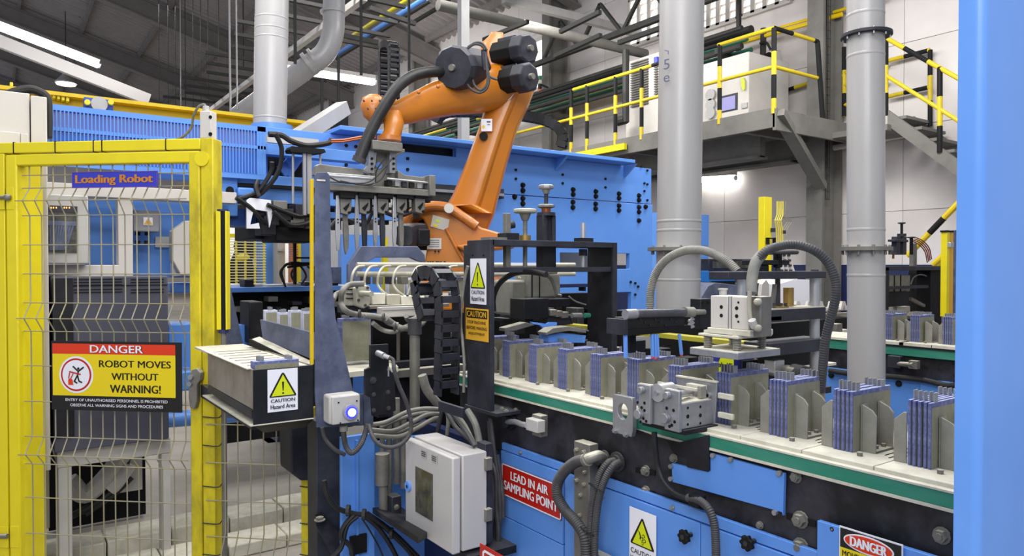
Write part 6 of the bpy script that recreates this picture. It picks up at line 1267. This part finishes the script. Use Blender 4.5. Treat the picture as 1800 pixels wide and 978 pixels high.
make('sleeve', G().tube([Q(x,y,X=xx) for x,y,xx in ((1321,516,1.48),(1322,490,1.49),(1328,463,1.5),(1340,447,1.52))], .0135, 16), M['hose'], hs)
one('ribbed_conduit', 'light grey ribbed conduit arching in front of the middle duct', 'hose', G().tube([Q(x,y,X=1.75) for x,y in ((1143,541),(1144,512),(1151,485),(1165,463),(1185,448),(1210,440),(1238,441),(1262,450),(1282,463),(1297,478))], .0135, 16, ribs=.006), M['hose'])
one('brass_nipple', 'small brass nipple at the foot of the ribbed conduit', 'fitting', G().cyl(Q(1143,543,X=1.75), Q(1143,536,X=1.75), .010, 12), M['brass'])
cy = thing('air_cylinder', 'dark air cylinder over a black gripper with blue fingers', 'machine', Q(1160,590,Y=1.42)); Yc = 1.42
make('tube', G().cyl(Q(1106,552,Y=Yc-.03), Q(1212,550,Y=Yc-.03), .0120, 24), mat('dark_polished','#4a4a50',.35,.5,'#7a7a80',.5,12), cy); p = Q(1099,553,Y=Yc-.03); make('end_cap', G().cyl(p, Q(1117,552,Y=Yc-.03), .0135, 24), M['steel'], cy)
make('rear_cap', G().cyl(Q(1203,549,Y=Yc-.03), Q(1218,549,Y=Yc-.03), .0145, 20), M['hose'], cy); make('rod', G().cyl(Q(1216,549,Y=Yc-.03), Q(1238,549,Y=Yc-.03), .008, 14), M['hose'], cy)
make('end_plate', G().rY(1232,526,1251,578,Yc-.03,.04), M['black'], cy, bev=.002)
for px in (1232,1242): p = Q(px+3,532,Y=Yc-.031); make('hole', G().cyl(p+NY*-.002, p+NY*.001, .004, 10), M['blackm'], cy)
make('body', G().rY(1102,559,1204,583,Yc-.028,.05), M['black'], cy, bev=.003); make('lower_body', G().rY(1104,580,1215,591,Yc-.035,.06), M['blackm'], cy, bev=.002); make('left_flange', G().rY(1098,562,1104,590,Yc-.04,.07), M['char'], cy, bev=.001)
for k in range(8): p = Q(1125+9*k,562+(k%3)*5,Y=Yc-.03); make('rivet', G().cyl(p, p+NY*.0015, .0025, 8), M['dark'], cy)
make('chrome_coil', G().tube([Q(1215+4*math.sin(k*1.2),560+k*1.2,Y=Yc-.02) for k in range(16)], .004, 8), M['alu'], cy)
make('black_leg', G().rY(1107,590,1118,621,Yc,.03), M['blackm'], cy)
tipm = mat('red_tip', '#d84a3c', .5)
for px, py0, py1 in ((1099,583,630),(1146,588,628),(1151,588,630),(1155,588,628),(1194,588,624)):
    a = Q(px,py0,Y=Yc-.03); b = Q(px+(4 if px > 1190 else 1),py1,Y=Yc-.03); f_ = make('blue_finger', G().bar(a, b, (.007 if px > 1100 else .009), .008), M['bluep'], cy, bev=.001)
    if px > 1100: make('red_tip', G().sphere(b, .0046, 10), tipm, f_)
tw = thing('guide_tower', 'slate guide tower with two steel columns and threaded spindle', 'machine', Q(1370,680,Y=1.33)); Yt = 1.30
for (a, b, c_, d, y_, t_, m, nm) in ((1281,478,1453,492,Yt,.07,'char','top_beam'),(1341,546,1452,568,Yt,.08,'char','middle_beam'),(1352,605,1458,628,Yt,.09,'char','lower_beam')):
    make(nm, G().rY(a,b,c_,d,y_,t_), M[m], tw, bev=.002)
make('beam_dust', G().rY(1340,545,1450,546.5,Yt,.08), M['dustw'], tw)
make('column', G().cyl(Q(1432,700,Y=Yt+.03), Q(1432,477,Y=Yt+.03), .0155, 24), M['alu'], tw); make('column', G().cyl(Q(1303,530,Y=Yt+.03), Q(1303,477,Y=Yt+.03), .0135, 24), M['alu'], tw)
for px in (1304,1432): p = Q(px,477,Y=Yt+.03); make('column_bolt', G().cyl(p, p+ZZ*.005, .012, 12), M['char'], tw)
make('spindle', G().tube([Q(1367,543,Y=Yt+.05), Q(1367,442,Y=Yt+.05)], .0085, 12, smooth=0, ribs=.005), M['hosed'], tw); make('spindle_collar', G().cyl(Q(1367,548,Y=Yt+.05), Q(1367,538,Y=Yt+.05), .032, 24), M['brass'], tw)
for dx in (-14,-6,6,14): make('collar_bolt', G().cyl(Q(1367+dx,538,Y=Yt+.03), Q(1367+dx,533,Y=Yt+.03), .005, 8), M['hosed'], tw)
make('lever_hub', G().cyl(Q(1367,470,Y=Yt+.05), Q(1367,440,Y=Yt+.05), .013, 14), M['blackm'], tw)
ht = []
for i in range(25): a = 2*math.pi*i/24; c_ = Q(1367,444,Y=Yt+.05); ht.append(c_+Vector((math.cos(a)*.055, math.sin(a)*.055, 0)))
make('hand_wheel', G().tube(ht, .0065, 10, smooth=0), M['hosed'], tw); make('wheel_spoke', G().bar(ht[2], ht[14], .012, .006).bar(ht[8], ht[20], .012, .006), M['hosed'], tw)
make('brass_cylinder', G().cyl(Q(1386,538,Y=Yt+.06), Q(1386,506,Y=Yt+.06), .016, 18), M['brass'], tw); make('stay', G().bar(Q(1357,545,Y=Yt+.04), Q(1362,500,Y=Yt+.04), .01), M['steeld'], tw)
make('spindle_bracket', G().rY(1328,457,1388,466,Yt+.04,.05).rY(1335,466,1352,478,Yt+.05,.04), M['black'], tw, bev=.002)
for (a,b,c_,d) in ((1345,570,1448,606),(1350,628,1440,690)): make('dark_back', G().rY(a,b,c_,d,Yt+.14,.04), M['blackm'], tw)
make('side_shelf', G().rY(1340,558,1374,566,Yt-.0,.05), M['dustw'], tw, bev=.001)
# chain and gear bits behind the bundles, toner coloured box
lb = thing('printed_box', 'violet and yellow printed battery box behind the press plate', 'box', Q(1275,650,X=1.9))
a = Q(1251,630,X=1.95); b = Q(1292,632,X=1.95); z1 = Q(1270,628,X=1.95).z; z0 = Q(1270,655,X=1.95).z
make('box', G().box(1.95, 2.05, b.y, a.y, z0, z1), mat('violet_card','#2e2f8a',.5), lb)
s = Sign(lb, (1.948, a.y, z1), RM, ZZ, a.y-b.y, z1-z0); s.poly([(.18,.98),(.42,.05),(.98,.05),(.98,.6),(.42,.98)], mat('hazard_lime','#cdd80a'), 1); s.text('Solar MF', .25,.32,.92,.66, M['ink'], .03, 2, shear=.2)
one('yellow_strip', 'yellow painted ledge behind the blue fingers and press head', 'ledge', G().box(1.95, 2.0, 1.42, 2.4, Q(1260,605,X=1.95).z, Q(1260,597,X=1.95).z), M['yellowo'])
one('grey_backboard', 'grey flat board behind the blue fingers', 'board', G().pY([(1118,592),(1212,588),(1222,592),(1222,660),(1160,660),(1150,640),(1118,640)],2.15,.01), M['creamp'])
tm = thing('transfer_mechanism', 'dark transfer mechanism with rollers behind the near conveyor bundles', 'machine', (2.1, 1.6, 1.1))
make('rear_wall', G().box(2.25, 2.3, 1.6, 2.9, .3, 1.40), M['blackm'], tm); make('ledge', G().box(2.0, 2.25, 1.35, 2.9, 1.18, 1.20), M['black'], tm)
make('machine_side', G().box(1.86, 1.9, 1.3, 2.9, .2, 1.16), M['body'], tm)
for k in range(11):
    y = 1.37+.13*k; make('fitting', G().box(1.98, 2.07, y, y+.05, 1.2, 1.27+.02*(k%3)), M[('black','char','steeld','body')[k%4]], tm, bev=.003)
for px, py, r, m in ((1382,653,.020,'steeld'),(1396,655,.026,'hosed'),(1350,648,.020,'alu')): p = Q(px,py,X=1.95); make('roller', G().cyl(p, p+Vector((-.02,-.05,0)), r, 18), M[m], tm)
make('block', G().rX(1343,632,1362,655,1.9,.05), M['alu'], tm, bev=.003); make('side_rail', G().rY(1336,656,1470,661,1.42,.03), M['dustw'], tm); make('side_plate', G().rY(1336,661,1440,674,1.44,.03), M['hold'], tm)
g = G()
for k in range(12): g.tube([Q(1322+3*math.cos(k),640+k*2,Y=1.3), Q(1334,642+k*2,Y=1.3)], .001, 5, smooth=0)
tag(make('brush_bristles', g, M['cable'], tm), kind='stuff')
# ================================================================== FAR CONVEYOR AND MACHINES AT RIGHT
XF = 3.62
fc = thing('far_conveyor', 'far conveyor with green strip seen left of the blue post', 'conveyor', (3.8, 2.2, 0))
zg1 = Q(1640,612,X=XF).z
make('green_strip', G().box(XF, XF+.02, .9, 3.4, zg1-.05, zg1), M['green'], fc); make('top', G().box(XF-.01, XF+.30, .9, 3.4, zg1, zg1+.012), M['dustw'], fc)
make('side_beam', G().box(XF+.02, XF+.05, .9, 3.4, .90, zg1-.05), M['body'], fc); make('under_frame', G().box(XF+.06, XF+.3, .9, 3.4, .02, zg1), M['blackm'], fc)
make('blue_panel', G().box(XF-.002, XF+.02, .9, 3.4, .10, Q(1600,664,X=XF).z), M['blue'], fc, bev=.002); make('blue_panel', G().pX([(1618,672),(1670,690),(1670,730),(1618,705)],XF-.010,.006), M['bluep'], fc)
make('cable', G().tube([Q(x,y,X=XF-.03) for x,y in ((1458,652),(1500,658),(1560,662),(1620,668),(1665,678),(1690,675),(1722,665))], .014, 10), M['cable'], fc)
for px, py in ((1461,660),(1580,675),(1683,661),(1683,672)): p = Q(px,py,X=XF-.004); make('bolt', G().hexbolt(p, NX, .012), M['black'], fc)
make('bracket', G().rX(1680,652,1708,750,XF-.03,.03), M['black'], fc, bev=.003); make('stub', G().cyl(Q(1580,640,X=XF-.02), Q(1606,642,X=XF-.06), .012, 12).rX(1597,634,1612,648,XF-.06,.03), M['steeld'], fc)
make('hinge_block', G().rX(1560,625,1582,646,XF-.03,.04), M['char'], fc, bev=.003)
for k in range(3):
    px0 = (1566, 1614, 1672)[k]; base = Q(px0+4, (603,607,612)[k], X=XF+.06); lbl = ('left','middle','right')[k]
    cc2 = copy_tree(cf, (XF+.05, base.y-.01, zg1+.016), 'dusty plate carrier on the far conveyor, %s of the three' % lbl, 'carriers on the far conveyor')
    plates('the %s bundle on the far conveyor' % lbl, 'far conveyor bundle %s' % lbl, XF+.052, XF+.20, [base.y+.001+.0098*j for j in range(5)], zg1+.016, zg1+.147, .016)
ff = thing('gantry', 'far black portal frame with hand screws, right of the flanged duct', 'frame', Q(1600,600,Y=2.9)); Yf2 = 2.55
make('left_leg', G().rY(1556,470,1563,640,Yf2,.16), M['black'], ff, bev=.002); make('right_leg', G().rY(1636,474,1656,608,Yf2+.02,.10), M['blackm'], ff, bev=.002); make('top_plate', G().rY(1557,468,1658,476,Yf2,.16), M['char'], ff, bev=.002)
make('cross_bar', G().rY(1562,504,1632,509,Yf2,.04), M['char'], ff); make('back_plate', G().rY(1604,478,1640,610,Yf2+.22,.03), M['blackm'], ff)
make('screw_head', G().lathe(Q(1585,394,Y=Yf2+.08), ZZ, [(0,.016),(.004,.026),(.010,.026),(.012,.02)], 10), M['char'], ff); make('screw_shaft', G().cyl(Q(1585,412,Y=Yf2+.08), Q(1585,394,Y=Yf2+.08), .009, 12), M['blackm'], ff)
make('screw_nut', G().cyl(Q(1585,416,Y=Yf2+.08), Q(1585,411,Y=Yf2+.08), .030, 16), M['char'], ff); make('yoke', G().rY(1577,416,1583,448,Yf2+.06,.04).rY(1588,416,1594,448,Yf2+.06,.04).rY(1573,421,1597,425,Yf2+.05,.05), M['char'], ff, bev=.002)
make('knob', G().lathe(Q(1602,419,Y=Yf2+.08), ZZ, [(0,.02),(.004,.03),(.01,.03)], 16), M['char'], ff); make('knob_stem', G().cyl(Q(1602,448,Y=Yf2+.08), Q(1602,418,Y=Yf2+.08), .012, 12), M['blackm'], ff); make('guide_bar', G().rY(1606,428,1612,480,Yf2+.1,.03), M['steeld'], ff)
for k in range(4): make('copper_hose', G().tube([Q(x+k*2.5,y-k*2,Y=Yf2+.14) for x,y in ((1603,424),(1615,430),(1626,443),(1630,462))], .0045, 8), M['copper'], ff)
make('copper_hose', G().tube([Q(x,y,Y=Yf2+.14) for x,y in ((1577,430),(1571,440),(1570,455))], .008, 8), M['copper'], ff)
make('actuator', G().rY(1565,484,1600,514,Yf2+.06,.1), M['hold'], ff, bev=.004); make('clamp', G().rY(1563,514,1598,540,Yf2+.04,.1), M['black'], ff, bev=.003)
for px in (1572,1583): make('groove', G().rY(px,484,px+1.5,513,Yf2+.057,.004), M['blackm'], ff, smooth=0)
make('lever', G().bar(Q(1600,525,Y=Yf2+.05), Q(1624,538,Y=Yf2+.05), .02), M['steeld'], ff); make('lever', G().pY([(1602,556),(1612,549),(1622,548),(1631,553),(1629,557),(1603,561)],Yf2+.03,.05), M['steeld'], ff)
make('cable', G().tube([Q(x,y,Y=Yf2+.05) for x,y in ((1601,500),(1606,488),(1618,483),(1632,488),(1638,502),(1637,525),(1634,540))], .005, 8), M['hose'], ff)
make('inner_block', G().rY(1577,540,1600,562,Yf2+.1,.08), M['cream'], ff, bev=.003)
t = thing('light_curtain', 'tall yellow safety light curtain near the right blue post', 'light curtain', Q(1672,557,Y=2.3))
make('profile', G().rY(1665,408,1670,557,2.3,.04), M['yellow'], t, bev=.002); make('lens', G().rY(1670.5,408,1676,557,2.305,.03), M['signo'], t); make('end_cap', G().rY(1665,405,1677,408,2.295,.045), M['blackm'], t); make('clip', G().rY(1671,426,1677,435,2.28,.03), M['alu'], t, bev=.002)
one('slate_upright', 'slender slate upright right of the far yellow light curtain', 'post', G().pY([(1679,405),(1686,404),(1687,520),(1692,580),(1675,600),(1674,560),(1679,500)],2.32,.03), M['bluegrey'], bev=.002)
t = thing('ribbed_screen', 'dusty grey ribbed screen behind the far conveyor, under the pale blue machine', 'screen', Q(1690,600,Y=3.6))
make('frame', G().rY(1640,508,1760,520,3.9,.06), M['creamp'], t)
gm = mat('grimy_strip', '#6f6c74', .6, 0, '#94909a', .6, 12, stretch=(1,1,.2))
for k in range(16): make('strip', G().rY(1642+7*k,520,1648+7*k,640,3.92+.006*(k%2),.02), gm, t, smooth=0)
one('pale_blue_machine', 'pale blue machine hood at the right edge, behind the handrail', 'machine', G().pY([(1684,492),(1690,474),(1700,468),(1780,468),(1780,504),(1684,504)],4.4,.6), M['bluep'], bev=.01, floor=False)
make('stripe', G().rY(1684,489,1780,497,4.38,.01), M['blue'], bpy.data.objects['pale_blue_machine'])
one('red_block', 'red corner of a box low at the right edge', 'box', G().rY(1706,738,1760,750,2.9,.1), mat('faded_red','#d06a5c',.5))
t = thing('grey_motor', 'grey motor with black hose loop between the bundles at the right edge', 'motor', Q(1700,790,Y=1.9))
make('body', G().cyl(Q(1690,770,Y=2.1), Q(1740,765,Y=2.1), .055, 24), M['steeld'], t); make('hose', G().tube([Q(x,y,Y=2.0) for x,y in ((1705,800),(1700,785),(1706,765),(1722,755))], .008, 10), M['cable'], t)
for k in range(3): make('coil', G().tube([Q(x+3*k,y,Y=2.6) for x,y in ((1718,690),(1708,700),(1712,715),(1722,722))], .008, 8), M['hosed'], t)
# background between the two ducts
t = thing('yellow_fence_post', 'yellow post with folded mesh end behind the guide tower', 'fence', Q(1352,520,Y=5.0))
make('post', G().rY(1344,346,1357,800,5.0,.08), M['yellow'], t, bev=.003)
for k in range(4):
    px = 1366+3.4*k; make('wire', G().tube([Q(px,354,Y=5.0), Q(px,378,Y=5.0), Q(px-4,388,Y=5.0), Q(px-1,402,Y=5.0), Q(px,440,Y=5.0), Q(px,500,Y=5.0)], .006, 6, smooth=0), M['yellow'], t)
for k in range(3):
    px = 1376+4*k; make('wire', G().tube([Q(px-3,354,Y=5.05), Q(px-3,376,Y=5.05), Q(px+8,390,Y=5.05), Q(px-1,404,Y=5.05), Q(px-2,420,Y=5.05)], .003, 5, smooth=0), M['wire'], t)
make('clip', G().rY(1357,401,1363,408,4.98,.03).rY(1378,405,1382,411,4.98,.03), M['char'], t)
make('latch', G().rY(1350,418,1364,420,4.95,.03).rY(1350,418,1353,430,4.95,.03).rY(1362,418,1364,428,4.95,.03), M['blackm'], t)
mc = thing('dark_machine', 'dark machine with smoked windows and blue band between duct and tower', 'machine', Q(1280,560,Y=3.2))
make('frame', G().rY(1246,455,1345,476,3.6,.2), M['char'], mc, bev=.004); make('window', G().rY(1254,460,1290,472,3.59,.01), M['glass'], mc); make('window', G().rY(1295,459,1325,472,3.59,.01), M['glass'], mc)
make('blue_band', G().rY(1246,478,1292,496,3.5,.3), mat('band_blue','#1c69b4',.5), mc); make('roller_brush', G().rY(1250,495,1292,501,3.5,.2), M['blackm'], mc)
make('body', G().rY(1246,500,1345,640,3.5,.3), M['char'], mc, bev=.004); make('slate_hood', G().pY([(1231,526),(1245,503),(1258,497),(1300,502),(1322,512),(1335,530),(1335,560),(1231,560)],3.0,.15), M['bluegrey'], mc, bev=.004)
make('base', G().rY(1231,545,1400,720,3.3,.1), M['blackm'], mc)
make('hex_panel', G().pY([(1340,500),(1347,492),(1352,500),(1352,530),(1346,536),(1338,520)],3.2,.03), M['cream'], mc)
wt = thing('white_work_table', 'brightly lit white table and rails behind the guide tower', 'table', Q(1400,560,Y=4.6))
make('top', G().pY([(1368,500),(1395,492),(1428,492),(1432,548),(1372,548)],4.6,.4), M['white'], wt); make('rail', G().rY(1380,545,1500,553,4.2,.05), M['cream'], wt, bev=.004); make('rail', G().rY(1400,556,1500,565,4.25,.05), M['beige'], wt, bev=.004)
for k in range(6): px = 1378+20*k; make('clip', G().pY([(px,545),(px+3,530),(px+8,530),(px+12,545),(px+8,545),(px+6,536),(px+4,545)],4.18,.03), M['cream'], wt)
make('under', G().rY(1395,566,1500,640,4.1,.2), M['blackm'], wt)
for k in range(8): make('fitting', G().rY(1405+11*k,570+(k%3)*10,1415+11*k,584+(k%3)*12,3.9,.1), M[('steeld','cream','char')[k%3]], wt, bev=.004)
pg = thing('perforated_panel', 'white perforated sloping panel behind the handwheel', 'chute', Q(1385,480,Y=4.9))  # a perforated sheet panel, nothing slides down it
make('panel', G().pY([(1365,440),(1386,440),(1402,492),(1365,492)],4.9,.02), M['cream'], pg)
for r_ in range(5):
    for c_ in range(3): px = 1369+8*c_+r_*1.2; py = 447+9*r_; make('perforation', G().rY(px,py,px+4.5,py+4,4.885,.01), M['char'], pg, smooth=0)
# near blue post at the right edge
a = Q(1722,489,D=.95)
g = G(); pts = []
x0, y0 = Q(1726,489,D=.90).x, Q(1726,489,D=.90).y
make_post = [(x0+.02,y0-.0),(x0+.30,y0-.0),(x0+.30,y0+.10),(x0+.0,y0+.10),(x0+.0,y0+.02)]
pts = [(x0+.012-.012*math.sin(t_*math.pi/12), y0+.012-.012*math.cos(t_*math.pi/12)) for t_ in range(7)]
pts = [(x, y) for x, y in pts] + [(x0, y0+.03), (x0+.30, y0+.03), (x0+.30, y0)]
g.prism([(x, y, 0.0) for x, y in pts], (0,0,3.6))
tag(make('blue_post', g, M['bluep'], None, smooth=50), 'large glossy blue post filling the right edge of the picture', 'post')
